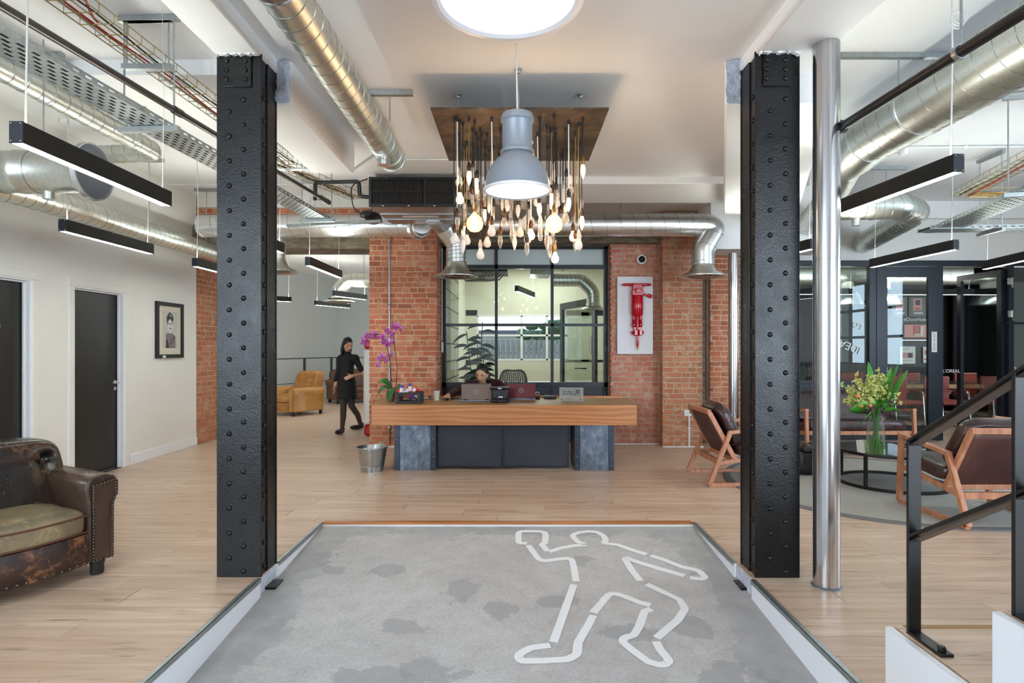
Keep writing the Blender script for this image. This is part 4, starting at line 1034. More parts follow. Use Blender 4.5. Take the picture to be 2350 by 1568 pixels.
MB().lathe([(.090, .232), (.107, .236), (.107, .252), (.096, .262), (.094, .28), (.094, .43), (.097, .435), (.104, .44), (.104, .458), (.098, .475), (.096, .482), (.001, .49)], 56, Mx).build('gear_housing', M['pendant_grey'], t)
MB().lathe([(.198, .006), (.19, .05), (.14, .12), (.001, .13)], 56, Mx).build('reflector', M['pendant_light'], t)
MB().lathe([(.199, .002), (.204, .0), (.213, .0), (.215, .01), (.21, .016)], 56, Mx).build('rim', M['white_gloss'], t)
BX('data_label', (pc.x+.145, pc.y-.08, 2.43), (.035, .02, .002), M['grey_plastic'], t, r=(.1, -.2, .3))
BX('latch', (pc.x+.092, pc.y-.03, 2.70), (.014, .02, .012), M['zinc'], t)
MB().tube([(pc.x, pc.y, 2.88), (pc.x-.004, pc.y, 3.1), (pc.x-.008, pc.y, 3.33)], .006, 8).build('flex', M['cord_white'], t)
MB().tube([(pc.x+.004, pc.y, 2.88), (pc.x+.012, pc.y, 2.97), (pc.x+.0, pc.y, 3.06), (pc.x-.004, pc.y, 3.1)], .003, 6).build('suspension_wire', M['zinc'], t)

# ================================================================ rusty plate with hanging bulbs
PZL = 3.11
t = thing('chandelier_plate', 'square rusty steel plate hung flat under the ceiling, holding bulb cords', 'chandelier', (.06, 4.72, PZL))
m = MB(); m.add([(-.60, 4.15, PZL), (.66, 4.15, PZL), (.66, 5.30, PZL), (-.60, 5.30, PZL), (-.60, 4.15, PZL+.012), (.66, 4.15, PZL+.012), (.66, 5.30, PZL+.012), (-.60, 5.30, PZL+.012)], [(3, 2, 1, 0), (4, 5, 6, 7), (0, 1, 5, 4), (1, 2, 6, 5), (2, 3, 7, 6), (3, 0, 4, 7)])
m.build('steel_plate', M['rust_plate'], t, smooth=False)
for x, y in ((-.43, 4.42), (.49, 4.42), (.02, 4.02), (-.43, 5.1), (.49, 5.1)):
    h = MB(); h.lathe([(.001, -.03), (.012, -.028), (.018, -.012), (.024, -.008), (.024, 0)], 16, T((x, y, 3.33))); h.cyl((x, y, 3.32), (x, max(y, 4.16), PZL+.01), .0022, n=6)
    h.build('ceiling_hook', M['zinc'], t)
def bulb_profile(kind):
    if kind == 'pear': return [(.013, .0), (.014, -.012), (.020, -.028), (.0285, -.046), (.0305, -.060), (.027, -.077), (.016, -.088), (.001, -.092)], .048
    if kind == 'candle': return [(.012, 0), (.0135, -.012), (.018, -.03), (.0195, -.046), (.017, -.068), (.010, -.092), (.004, -.106), (.001, -.112)], .05
    if kind == 'globe': return [(.015, 0), (.017, -.015), (.034, -.03), (.055, -.055), (.063, -.088), (.055, -.122), (.034, -.143), (.001, -.151)], .085
    if kind == 'tubular': return [(.012, 0), (.0155, -.01), (.0165, -.05), (.0165, -.11), (.012, -.122), (.001, -.127)], .06
bulb_mesh = {}
def bulb_parts(kind, finish):
    k = (kind, finish)
    if k not in bulb_mesh:
        prof, mid = bulb_profile(kind)
        mt = {'frost': 'bulb_frost', 'clear': 'bulb_glass', 'lit': 'bulb_lit' if kind != 'globe' else 'amber_glass'}[finish]
        e = MB().lathe(prof, 20).mesh('glass_envelope', ang=3); e.materials.append(M[mt])
        f = None
        if finish != 'frost':
            fm = MB(); s_ = 1.6 if kind == 'globe' else .8; n_ = 7 if kind == 'globe' else 5; pts = []
            for i in range(n_):
                a = 2*PI*i/n_; r = .011*s_
                pts += [(r*math.cos(a), r*math.sin(a), -mid-.030*s_ if i % 2 else -mid+.026*s_), (r*math.cos(a+.4), r*math.sin(a+.4), -mid+.026*s_ if i % 2 else -mid-.030*s_)]
            fm.tube(pts, .0022 if finish == 'lit' else .0008, 5)
            f = fm.mesh('filament'); f.materials.append(M['filament' if finish == 'lit' else 'socket_brass'])
            st = MB().tube([(0, 0, 0), (0, 0, -mid+.01)], [.006, .002], 8); stm = st.mesh('stem'); stm.materials.append(M['bulb_glass'])
        bulb_mesh[k] = (e, f)
    return bulb_mesh[k]
sock = {}
for nm, mt in (('b', 'socket_bronze'), ('g', 'socket_brass'), ('d', 'socket_dark'), ('w', 'holder_glass')):
    s_ = MB().lathe([(.004, .062), (.008, .058), (.009, .05), (.0125, .046), (.0135, .035), (.0165, .03), (.0165, .012), (.0145, .008), (.0145, -.006), (.012, -.008)], 18).mesh('bulb_holder'); s_.materials.append(M[mt]); sock[nm] = s_
grom = MB().lathe([(.003, -.035), (.007, -.03), (.009, -.015), (.011, -.012), (.011, 0)], 12).mesh('cord_grip'); grom.materials.append(M['cord_black'])
HC = {}; NOUN = {}
def hang(cx, cy_, kind, finish, d, cord='k', so=None, lab=None):
    px, py = 960+cx/3.564, 200+cy_/3.564; c = P(px, py, d); mid = bulb_profile(kind)[1]
    so = so or random.choice({'lit': 'bdgd', 'frost': 'wwwbd', 'clear': 'wwdb'}[finish])
    word = {'pear': 'pear-shaped', 'candle': 'candle', 'globe': 'globe', 'tubular': 'tubular'}[kind]; fin = {'frost': 'frosted unlit', 'clear': 'clear unlit', 'lit': 'glowing'}[finish]
    cd_ = {'k': 'black', 'w': 'white', 'g': 'gold'}[cord]
    label = lab or '%s %s bulb on a %s cord under the rusty plate' % (fin, word, cd_); grp = '%s %s bulbs on %s cords' % (fin, word, cd_)
    t = thing('hanging_bulb', label, 'bulb', (c.x, c.y, c.z+mid), group=None if lab else grp)
    e, f = bulb_parts(kind, finish); inst('glass_envelope', e, t, Matrix.Identity(4))
    if f: inst('filament', f, t, Matrix.Identity(4))
    inst('bulb_holder', sock[so], t, Matrix.Identity(4)); L = PZL-(c.z+mid); inst('cord_grip', grom, t, (0, 0, L))
    j = random.uniform(-.006, .006)
    if finish == 'lit':
        lp = bpy.data.lights.new('bulb_glow', 'POINT'); lp.energy = 3.2 if kind != 'globe' else 1.4; lp.color = (1, .68, .40); lp.shadow_soft_size = .02
        lo = bpy.data.objects.new('bulb_glow', lp); C.objects.link(lo); lo.parent = t; lo.location = (0, 0, -mid)
    MB().tube([(0, 0, .055), (j, j, L*.5), (0, 0, L-.02)], {'k': .0038, 'w': .0048, 'g': .0032}[cord], 6).build('cord', M[{'k': 'cord_black', 'w': 'cord_white', 'g': 'cord_gold'}[cord]], t, local=True)
    if not lab: HC.setdefault(grp, []).append((px, t)); NOUN[grp] = (fin, word, cd_)
    return t
BL = [(415,738,'candle','lit',4.3,'g'),(340,910,'pear','lit',4.35,'k'),(475,805,'tubular','lit',4.6,'k'),(545,1045,'candle','lit',4.9,'k'),(990,1000,'candle','lit',4.3,'k'),
 (1088,930,'tubular','lit',4.5,'g'),(1230,955,'candle','lit',4.35,'w'),(1338,1105,'candle','lit',4.4,'k'),(1347,685,'candle','lit',4.3,'k'),(1265,1220,'pear','lit',4.8,'k'),
 (922,1205,'pear','lit',4.45,'w'),(1118,1395,'pear','lit',4.5,'k'),(378,1180,'pear','lit',5.1,'g'),
 (447,700,'pear','frost',4.9,'k'),(335,770,'pear','frost',4.6,'k'),(295,1240,'pear','frost',4.3,'k'),(600,1175,'pear','frost',4.3,'w'),(397,1250,'pear','frost',4.8,'g'),(563,1268,'pear','frost',4.6,'k'),
 (508,1365,'pear','frost',4.5,'k'),(832,1185,'pear','frost',4.7,'k'),(893,1238,'pear','frost',4.75,'k'),(1311,1285,'pear','frost',4.4,'g'),(1132,942,'pear','frost',4.9,'k'),(720,975,'pear','frost',4.6,'k'),
 (365,1300,'candle','frost',4.4,'k'),(787,1272,'candle','frost',4.6,'k'),(815,1010,'candle','frost',4.7,'k'),(1112,725,'candle','frost',4.7,'k'),(1335,1025,'candle','frost',4.8,'g'),(1125,1020,'candle','frost',5.0,'k'),
 (580,975,'candle','frost',5.0,'k'),(692,965,'candle','frost',4.9,'k'),(902,1040,'candle','frost',5.1,'w'),(1187,885,'tubular','frost',5.0,'k'),(975,935,'pear','frost',4.6,'w'),
 (318,1110,'candle','clear',4.3,'w'),(445,920,'candle','clear',4.5,'k'),(485,970,'candle','clear',4.9,'k'),(768,1210,'candle','clear',4.4,'g'),(670,1260,'candle','clear',4.5,'k'),(888,1318,'candle','clear',4.4,'k'),
 (1050,1262,'candle','clear',4.45,'k'),(1076,1335,'candle','clear',4.5,'k'),(1284,1285,'candle','clear',4.6,'g'),(762,965,'candle','clear',4.7,'k'),(1320,1290,'candle','clear',4.9,'k'),(548,1080,'candle','clear',5.1,'g'),
 (998,1185,'tubular','clear',4.3,'k'),(490,880,'pear','clear',4.7,'k'),(405,880,'pear','clear',5.15,'k'),(545,935,'pear','clear',4.8,'k'),(518,1035,'pear','clear',4.6,'k'),(703,1110,'pear','clear',4.4,'k'),(1100,1258,'pear','clear',4.8,'k'),
 (1205,1070,'pear','clear',4.5,'k'),(1240,835,'pear','clear',4.4,'k'),(1210,770,'pear','clear',5.0,'k'),(1126,880,'pear','clear',4.6,'k'),(868,960,'pear','clear',5.0,'k'),(845,940,'candle','clear',4.8,'g'),(660,925,'pear','clear',5.1,'k'),
 (1165,1070,'pear','clear',5.1,'k'),(1270,1150,'pear','clear',5.0,'g'),(610,1030,'tubular','clear',4.9,'g'),(755,1110,'candle','clear',5.0,'k'),(1060,1060,'pear','clear',4.9,'k'),(1183,1115,'candle','clear',5.15,'k'),(375,1040,'candle','clear',4.9,'g'),(725,950,'tubular','clear',4.5,'k')]
for b in BL: hang(*b)
hang(462, 1115, 'globe', 'lit', 4.35, 'k', 'g', 'glowing amber globe bulb, left of the two, below the grey pendant')
hang(1110, 1120, 'globe', 'lit', 4.25, 'k', 'g', 'glowing amber globe bulb, right of the two, below the grey pendant')
hang(898, 1110, 'globe', 'frost', 5.1, 'w', 'w', 'frosted white globe bulb between the two amber globes')
ORD = ['first', 'second', 'third', 'fourth', 'fifth', 'sixth', 'seventh', 'eighth', 'ninth', 'tenth', 'eleventh', 'twelfth', 'thirteenth', 'fourteenth', 'fifteenth', 'sixteenth']
for grp, lst in HC.items():
    lst.sort(key=lambda q: q[0]); fin, word, cd_ = NOUN[grp]
    for i, (_, t) in enumerate(lst):
        if len(lst) > 1: t['label'] = '%s from the left of the %s %s bulbs on %s cords' % (ORD[i], fin, word, cd_)
# loose cords between the bulbs that show only as cord and grip are part of the bulbs above

# ================================================================ reception window
YW = 9.0
def framebars(m, bars):
    for x0, x1, z0, z1, dp in bars: m.box(((x0+x1)/2, YW, (z0+z1)/2), (x1-x0, dp, z1-z0))
w2 = thing('window_1', 'black steel framed internal window behind the reception desk', 'window', (.15, YW, 0), kind='structure')
xl, xm1, xm2, xr = PX(1015, YW), PX(1139, YW), PX(1267, YW), PX(1394, YW); zh, zt1, zt2, zb = PZ(566, YW), PZ(613, YW), PZ(746, YW), PZ(882, YW)
m = MB(); framebars(m, [(xl, xl+.06, 0, zh, .09), (xr-.06, xr, 0, zh, .09), (xl, xr, zh-.045, zh, .09), (xl, xr, zb-.04, zb+.03, .09), (xl, xr, 0, .06, .09)])
m.build('outer_frame', M['frame_blue_black'], w2, smooth=False)
m = MB(); framebars(m, [(xm1-.022, xm1+.022, .03, zh-.03, .07), (xm2-.022, xm2+.022, .03, zh-.03, .07), (xl+.04, xr-.04, zt1-.03, zt1+.03, .07), (xl+.04, xr-.04, zt2-.02, zt2+.02, .07)])
m.build('glazing_bars', M['frame_blue_black'], w2, smooth=False)
for a, b in ((xl+.06, xm1-.022), (xm1+.022, xm2-.022), (xm2+.022, xr-.06)):
    for z0, z1, mt in ((zt1+.03, zh-.045, 'frosted_pane'), (zt2+.02, zt1-.03, 'window_glass'), (zb+.03, zt2-.02, 'window_glass')):
        MB().box(((a+b)/2, YW+.01, (z0+z1)/2), (b-a, .008, z1-z0)).build('pane', M[mt], w2, smooth=False)
    MB().box(((a+b)/2, YW+.005, .46), (b-a, .03, zb-.09)).build('base_panel', M['panel_navy'], w2, smooth=False)

# glass partition on the right, with doors
YP = 9.1; px2 = lambda p: PX(p, YP); FB = M['frame_blue_black']
w3 = thing('window_2', 'black framed glass partition of the dark meeting room', 'window', (5.8, YP, 0), kind='structure')
zt3 = PZ(612, YP); zb3 = .07
m = MB()
for x0, x1, z0, z1 in ((3.5, 8.15, zt3, zt3+.09), (px2(1992), px2(2007), 0, zt3), (px2(2150), px2(2160), 0, zt3), (px2(2310), px2(2322), 0, zt3), (3.5, 3.56, 0, zt3), (px2(1876), px2(1886), 0, zt3)):
    m.box(((x0+x1)/2, YP, (z0+z1)/2), (x1-x0, .08, z1-z0))
m.box(((3.5+px2(1992))/2, YP, PZ(877, YP)), (px2(1992)-3.5, .07, .05)); m.box((px2(2336), YP, .05), (.4, .08, .1))
m.build('outer_frame', FB, w3, smooth=False)
zs_ = PZ(880, YP)
MB().box(((3.55+px2(1992))/2, YP+.01, zs_/2), (px2(1992)-3.55, .03, zs_)).build('base_panel', M['panel_navy'], w3, smooth=False)
for a, b, z0 in ((3.56, px2(1876), zs_), (px2(1886), px2(1992), zs_), (px2(2322), 8.1, .1)):
    MB().box(((a+b)/2, YP+.005, (z0+zt3)/2), (b-a, .008, zt3-z0)).build('pane', M['window_glass'], w3, smooth=False)
MB().box((px2(2336)+.35, YP-.005, PZ(742, YP)), (1.1, .05, .03)).build('glazing_bars', FB, w3, smooth=False)
MB().box((px2(2336)+.4, YP+.03, 1.5), (1.0, .01, 1.9)).build('privacy_film', M['poster_grey'], w3, smooth=False)
def glass_door(n, label, org, rz, wd, ht, sw, hinges=False):
    d = thing(n, label, 'door', org, rz, kind='structure'); m = MB()
    m.box((sw/2, 0, ht/2), (sw, .05, ht)); m.box((wd-sw/2, 0, ht/2), (sw, .05, ht)); m.box((wd/2, 0, ht-sw/2), (wd-2*sw, .05, sw)); m.box((wd/2, 0, .11), (wd-2*sw, .05, .22))
    m.build('door_frame', FB, d, local=True, smooth=False)
    MB().box((wd/2, 0, ht/2+.06), (wd-2*sw, .008, ht-.22-sw)).build('pane', M['window_glass'], d, local=True, smooth=False)
    return d
g1 = glass_door('door_3', 'closed glass door with a red lettered plate on its black frame', (px2(2008), YP-.02, .012), 0, px2(2150)-px2(2008), zt3-.02, .16)
BX('name_plate', (px2(2139), YP-.048, PZ(785, YP)), (.082, .004, .315), M['white_plastic'], g1)
text('plate_lettering', 'C\nU\nS\nT\nA\nR\nD', .05, Matrix.Translation((px2(2139), YP-.0515, PZ(784, YP))) @ FRONT, M['red_ink'], g1).data.space_line = .84
g2 = glass_door('door_4', 'black framed glass door standing open at the glazed room', (px2(2305), YP+.03, .012), PI/2, .92, zt3-.05, .09)
m = MB()
for z in (2.45, 1.95, .95): m.box((px2(2308), YP-.07, z), (.05, .02, .1)); m.box((px2(2313), YP-.085, z-.02), (.012, .02, .16))
m.build('hinge', M['steel_handle'], g2)
g3 = glass_door('door_5', 'glass door open inside the room behind the reception window', (.93, 12.0, .01), -1.27, 1.68, 2.32, .13)
BX('name_plate', (1.355, 10.52, 1.47), (.05, .02, .33), M['white_plastic'], g3, r=(0, 0, -1.27))
text('plate_lettering', 'P\nO\nP\nC\nO\nR\nN', .05, Matrix.Translation((1.335, 10.505, 1.47)) @ Euler((PI/2, 0, -.95)).to_matrix().to_4x4(), M['red_ink'], g3).data.space_line = .84
m = MB(); m.cyl((1.28, 10.6, 1.06), (1.2, 10.56, 1.06), .012, n=10); m.cyl((1.2, 10.56, 1.06), (1.08, 10.7, 1.06), .011, n=10); m.build('door_handle', M['black_metal'], g3)
# lettering on the glazed room's glass, two words of it modelled reflections
lt = thing('glass_lettering_and_reflection', 'white lettering on the glazed room partition, partly reflected letters modelled as real', 'lettering', (5.9, YP-.06, 1.1))
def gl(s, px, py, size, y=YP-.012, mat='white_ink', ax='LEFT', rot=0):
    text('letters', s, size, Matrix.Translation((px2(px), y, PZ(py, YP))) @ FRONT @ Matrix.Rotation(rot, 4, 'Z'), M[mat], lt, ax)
gl("L'OREAL", 2162, 852, .072); gl('R', 2026, 849, .12, YP-.03); gl('R', 2322, 849, .12)
gl('IDEAS', 1975, 806, .17, rot=2.75); gl('LO', 1978, 752, .12, rot=2.7)  # reflected words built as turned letters on the pane
# ================================================================ reception desk
t = thing('reception_desk', 'reception desk of a thick oak slab on riveted steel legs', 'desk', (0, 7.1, 0))
zt_, zb_ = .77, .537; yf = 6.75
c = [(-1.655, yf), (1.395, yf), (1.50, 7.75), (-1.78, 7.75)]
m = MB(); m.prism(c, zb_, zt_-.004); m.build('slab', M['desk_oak'], t, smooth=False, bevel=.004)
ins = [(-1.65, yf+.006), (1.39, yf+.006), (1.494, 7.744), (-1.774, 7.744)]
m = MB(); m.prism(ins, zt_-.004, zt_); m.build('slab_top', M['desk_oak_top'], t, smooth=False)
BX('back_ledge', (-.14, 7.76, zt_+.01), (3.1, .05, .03), M['desk_oak'], t, bevel=.004)
bolt_me = MB().ell((0, 0, 0), (.0095, .007, .0095), 10, 6).mesh('rivet'); bolt_me.materials.append(M['desk_steel'])
inv = MWD[t].inverted()
for x0, x1 in ((PX(905, 6.85), PX(1000, 6.85)), (PX(1319, 6.85), PX(1409, 6.85))):
    lg = MB().box(((x0+x1)/2, 7.12, zb_/2), (x1-x0, .52, zb_)).build('leg', M['desk_steel'], t, bevel=.002)
    for xs_ in (x0+.031, x1-.031):
        MB().box((xs_, 6.853, zb_/2), (.062, .012, zb_)).build('angle_strip', M['desk_steel_dark'], lg, bevel=.002)
        for k in range(5): inst('rivet', bolt_me, lg, inv @ Matrix.Translation((xs_, 6.845, .055+k*.102)))
m = MB(); xa_, xb_ = PX(1002, 6.9), PX(1306, 6.9)
for a, b in ((xa_, (xa_+xb_)/2-.003), ((xa_+xb_)/2+.003, xb_)):
    s2 = MB(); s2.surf(lambda u, v: (a+u*(b-a), 6.9+.006*math.sin(u*7+v*5)*(1-v)*2-.012*max(0, .25-v)*math.sin(u*17), .022+v*(zb_-.022)), 24, 14)
    s2.build('modesty_cloth', M['cloth_navy'], t, solid=.004, ang=3)
BX('zip_seam', ((xa_+xb_)/2, 6.902, .28), (.008, .006, .5), M['dark_ink'], t)
tag(BX('computer_tower', (.80, 7.05, .17), (.09, .35, .34), M['panel_navy'], bevel=.006), 'small dark computer tower under the desk beside its right leg', 'computer')
# ---- things on the desk
DT = .77
def on(px, py):                                        # desk point from a pixel
    d = (H-DT)*F/(py-VY); return Vector(((px-VX)/F*d, d, DT))
# orchid
o = on(900, 917); o.y = 7.2; o.x = PX(899, 7.2)
t = thing('potted_orchid', 'pink orchid in a silver glass pot on the left end of the desk', 'plant', tuple(o))
MB().lathe([(.001, .0), (.042, 0), (.045, .01), (.062, .15), (.064, .155), (.058, .155), (.04, .03)], 24, T(o)).build('pot', M['chrome'], t)
MB().lathe([(.05, .12), (.03, .14), (.001, .145)], 16, T(o)).build('moss', M['leaf_dark'], t)
def leafblade(m, base, tip, wd, sag=.03, up=.05, n=9, fold=.25, roll=0):
    base, tip = Vector(base), Vector(tip); d = tip-base; s_ = d.cross(Vector((0, 0, 1))); s_ = s_.normalized() if s_.length > 1e-5 else Vector((1, 0, 0)); nn = s_.cross(d).normalized()
    if roll: Rr = Matrix.Rotation(roll, 3, d.normalized()); s_ = Rr @ s_; nn = Rr @ nn
    def f(u, v):
        w_ = wd*math.sin(PI*min(.98, .06+v*.94))**.7*(1 if v < .98 else .1); x = (u-.5)*2
        return base+d*v+s_*(x*w_)+Vector((0, 0, up*math.sin(PI*v)-sag*v*v))+nn*(abs(x)*w_*fold)
    m.surf(f, 4, n)
for bx, tx in (((875, 885), .05), ((905, 908), .055), ((932, 893), .05), ((870, 898), .035)):
    pass
m = [((.0, 0, .15), (-.16, -.05, .23), .044, .06, -.9), ((.03, -.03, .17), (-.015, -.12, -.01), .056, .05, 0), ((.04, 0, .15), (.12, -.06, .10), .042, .06, .8), ((-.02, .0, .15), (-.165, -.04, .08), .03, .06, -.8)]
for a, b, wd, up, rl in m:
    mm = MB(); leafblade(mm, o+Vector(a), o+Vector(b), wd, .0, up, roll=rl); mm.build('leaf', M['leaf_green'], t, ang=3, solid=.003)
st = []
def sp(px, py, d=7.2): return P(px, py, d)
st1 = [o+Vector((0, 0, .14)), sp(897, 860), sp(893, 820), sp(888, 795), sp(883, 775), sp(870, 767), sp(850, 771), sp(838, 782)]
st2 = [o+Vector((.02, 0, .14)), sp(910, 880), sp(911, 840), sp(906, 800), sp(904, 770), sp(907, 757), sp(914, 750)]
st3 = [sp(894, 812), sp(886, 821), sp(876, 829), sp(868, 836)]
for q in (st1, st2, st3): MB().tube(fillet(q, .08, 3), .0045, 6).build('stem', M['stem_dark'], t)
fl = MB()                                               # one orchid flower, facing -y
for a, w_, L in ((90, .028, .034), (-35, .022, .03), (215, .022, .03)):
    leafblade(fl, (0, 0, 0), (math.cos(math.radians(a))*L, -.004, math.sin(math.radians(a))*L), w_*.45, 0, 0, 5, .1)
for a in (12, 168): leafblade(fl, (0, -.002, 0), (math.cos(math.radians(a))*.036, -.008, .008), .022, 0, 0, 6, .1)
pet = fl.mesh('flower', ang=3); pet.materials.append(M['petal'])
lipm = MB().ell((0, -.012, -.008), (.010, .009, .012), 8, 6).mesh('lip'); lipm.materials.append(M['petal_deep'])
r2 = random.Random(5)
for (x, y) in ((832, 780), (836, 790), (845, 777), (857, 768), (862, 773), (870, 775), (878, 784), (885, 788), (888, 758), (893, 763), (897, 771), (900, 764), (899, 784), (912, 752), (919, 756), (905, 748), (870, 824), (879, 818), (886, 829), (868, 838), (898, 815), (843, 769), (881, 772), (890, 792)):
    c = sp(x, y, 7.2+r2.uniform(-.05, .02)); f = inst('flower', pet, t, MWD[t].inverted() @ Matrix.Translation(c) @ Euler((r2.uniform(-.5, .5), r2.uniform(-.6, .6), r2.uniform(-.8, .8))).to_matrix().to_4x4() @ Matrix.Scale(r2.uniform(1.25, 1.7), 4))
    inst('lip', lipm, f, Matrix.Identity(4))
# crate of chocolate bars
cx0, cx1, yc0, yc1 = PX(910, 6.92), PX(966, 6.92), 6.90, 7.12; zc = DT
t = thing('snack_crate', 'small black wooden crate of chocolate bars on the desk', 'crate', ((cx0+cx1)/2, 7.0, zc))
m = MB()
for y in (yc0, yc1):
    for z in (.016, .118): m.box(((cx0+cx1)/2, y, zc+z), (cx1-cx0, .012, .032))
    for x in (cx0+.02, cx1-.02): m.box((x, y-.004, zc+.067), (.036, .012, .134))
    m.bar((cx0+.03, y-.003, zc+.118), (cx1-.03, y-.003, zc+.016), .012, .03, up=(0, 1, 0))
for x in (cx0, cx1):
    for z in (.016, .067, .118): m.box((x, (yc0+yc1)/2, zc+z), (.012, yc1-yc0, .03))
m.build('crate_slats', M['crate_black'], t, smooth=False, bevel=.002)
BX('crate_base', ((cx0+cx1)/2, (yc0+yc1)/2, zc+.005), (cx1-cx0-.01, yc1-yc0-.01, .01), M['crate_black'], t)
for i, (px, py, a, mt, mt2, lb) in enumerate(((922, 892, .3, 'choc_white', 'choc_purple', 'white bar with a purple end at the left of the crate'), (941, 888, .05, 'choc_white', 'choc_purple', 'tallest white bar with a purple end, standing up in the crate'), (930, 899, .9, 'choc_white', 'choc_red', 'white and red bar leaning low in the crate middle'),
        (938, 900, -.8, 'choc_brown', 'choc_white', 'brown and white bar lying in the crate middle'), (947, 899, .7, 'choc_red', 'choc_white', 'red wrapped bar right of the tallest one'), (957, 899, .4, 'choc_brown', 'choc_red', 'dark red bar at the right end of the crate'), (918, 899, -.9, 'choc_white', 'choc_red', 'crinkled white bar at the front left of the crate'), (951, 910, 1.2, 'choc_purple', 'choc_white', 'purple bar seen through the crate gap'), (926, 910, 1.3, 'choc_brown', 'choc_red', 'brown bar seen through the left crate gap'))):
    q = P(px, py, 7.0+.012*(i % 3)); t = thing('chocolate_bar', lb, 'snack', tuple(q), rot=(.1*i % .4, a, .2), group='chocolate bars in the crate')
    MB().ell((0, 0, -.02), (.019, .009, .055), 12, 8, e=.28).build('wrapper', M[mt], t, local=True)
    MB().ell((0, -.001, .025), (.0185, .0088, .02), 12, 6, e=.28).build('wrapper_end', M[mt2], t, local=True)
# plate of paper, spoon-like lid, cup
p_ = on(983, 915.5); tag(MB().lathe([(.001, .004), (.05, .004), (.07, .012), (.072, .012), (.05, .0), (.001, 0)], 28, T(p_)).build('paper_plate', M['paper']), 'white paper plate lying between the crate and the cup', 'plate')
t = thing('bottle_cap', 'black screw cap resting on the paper plate', 'cap', (p_.x+.02, p_.y, DT+.012)); MB().lathe([(.001, .022), (.016, .022), (.019, .018), (.019, 0), (.001, 0)], 18).build('cap_body', M['black_plastic'], t, local=True)
p_ = on(1002, 919); tag(MB().lathe([(.001, .004), (.030, 0), (.031, .003), (.041, .115), (.043, .118), (.039, .116), (.029, .01), (.001, .008)], 28, T(p_)).build('paper_cup', M['white_plastic']), 'white paper cup on the desk', 'cup')
p_ = on(1030, 916); tag(BX('mouse_mat', (p_.x+.02, p_.y+.02, DT+.002), (.24, .16, .004), M['panel_navy'], r=(0, 0, .2)), 'dark mouse mat on the desk under the hand', 'mouse mat')
MOUSE = Vector((PX(1026, 7.35), 7.35, DT+.004))
t = thing('computer_mouse', 'black computer mouse under the receptionist hand', 'mouse', tuple(MOUSE)); MB().ell((0, 0, .014), (.03, .052, .016), 16, 10, e=.8).build('mouse_body', M['black_plastic'], t, local=True); BX('red_button', (0, -.03, .026), (.006, .014, .004), M['choc_red'], t, local=True)
m = MB()
for k in range(5): m.surf(lambda u, v: (PX(1052, 7.25)+.035*k+.05*u-.02*v, 7.25+.03*math.sin(k)+.04*v, DT+.006+.008*math.sin(u*6+k)*math.sin(v*5)), 5, 4)
tag(m.build('tissue', M['paper'], solid=.001, ang=3), 'crumpled white tissue scraps in front of the laptop', 'tissue')
def laptop(label, x, y, w_, hh, lid, ang, rz):
    t = thing('laptop', label, 'laptop', (x, y, DT), rz)
    MB().box((0, .02, .012), (w_, .24, .022)).build('keyboard_base', M['laptop_silver'], t, local=True, bevel=.004)
    Ml = Matrix.Translation((0, -.10, .022)) @ Matrix.Rotation(ang, 4, 'X')
    MB().box((0, 0, hh/2), (w_, .011, hh), M=Ml).build('screen_lid', M[lid], t, local=True, bevel=.003)
    MB().box((0, 0, hh-.004), (w_+.002, .013, .012), M=Ml).build('lid_edge', M['black_plastic'], t, local=True)
    m = MB(); m.lathe([(.026, 0), (.030, 0), (.030, .001), (.026, .001)], 28, Ml @ Matrix.Translation((0, -.0058, hh*.52)) @ Matrix.Rotation(PI/2, 4, 'X')); m.build('lid_emblem', M['laptop_silver'], t, local=True)
    text('emblem_letter', 'DELL', .017, MWD[t] @ Ml @ Matrix.Translation((0, -.0062, hh*.52)) @ FRONT, M['laptop_silver'], t)
    m = MB()
    for s_ in (-.36, .36): m.cyl((s_*w_-.02, -.10, .024), (s_*w_+.02, -.10, .024), .008, n=10)
    m.build('hinge', M['black_plastic'], t, local=True)
    return t
laptop('open bronze-grey laptop in front of the receptionist, seen from behind', PX(1093, 7.25), 7.30, .365, .20, 'laptop_bronze', -.12, .03)
laptop('open dark red laptop right of the black desktop printer, seen from behind', PX(1197, 7.45), 7.52, .36, .19, 'laptop_red', -.14, -.05)
# black desk printer
x_, y_ = PX(1147, 7.1), 7.12; t = thing('card_printer', 'black desktop printer with blue cables between the two laptops', 'printer', (x_, y_, DT))
MB().lathe([(.001, 0), (.10, 0), (.112, .012), (.105, .03), (.085, .045)], 28, T((x_, y_, DT)) @ Matrix.Diagonal((1.05, .8, 1, 1))).build('base', M['black_plastic'], t)
MB().box((x_, y_+.02, DT+.10), (.20, .13, .13)).build('printer_body', M['black_plastic'], t, bevel=.016)
m = MB(); m.box((x_, y_+.0, DT+.172), (.24, .15, .026)); m.build('lid', M['frame_blue_black'], t, bevel=.01)
BX('badge', (x_, y_-.077, DT+.17), (.045, .004, .014), M['print_light'], t); BX('rating_label', (x_+.01, y_-.047, DT+.065), (.05, .004, .016), M['paper'], t)
m = MB(); m.tube(fillet([(x_-.03, y_-.045, DT+.08), (x_-.025, y_-.09, DT+.05), (x_, y_-.10, DT+.006), (x_+.09, y_-.02, DT+.006), (x_+.14, y_+.02, DT+.006)], .04, 4), .004, 6); m.build('blue_cable', M['choc_purple'], t)
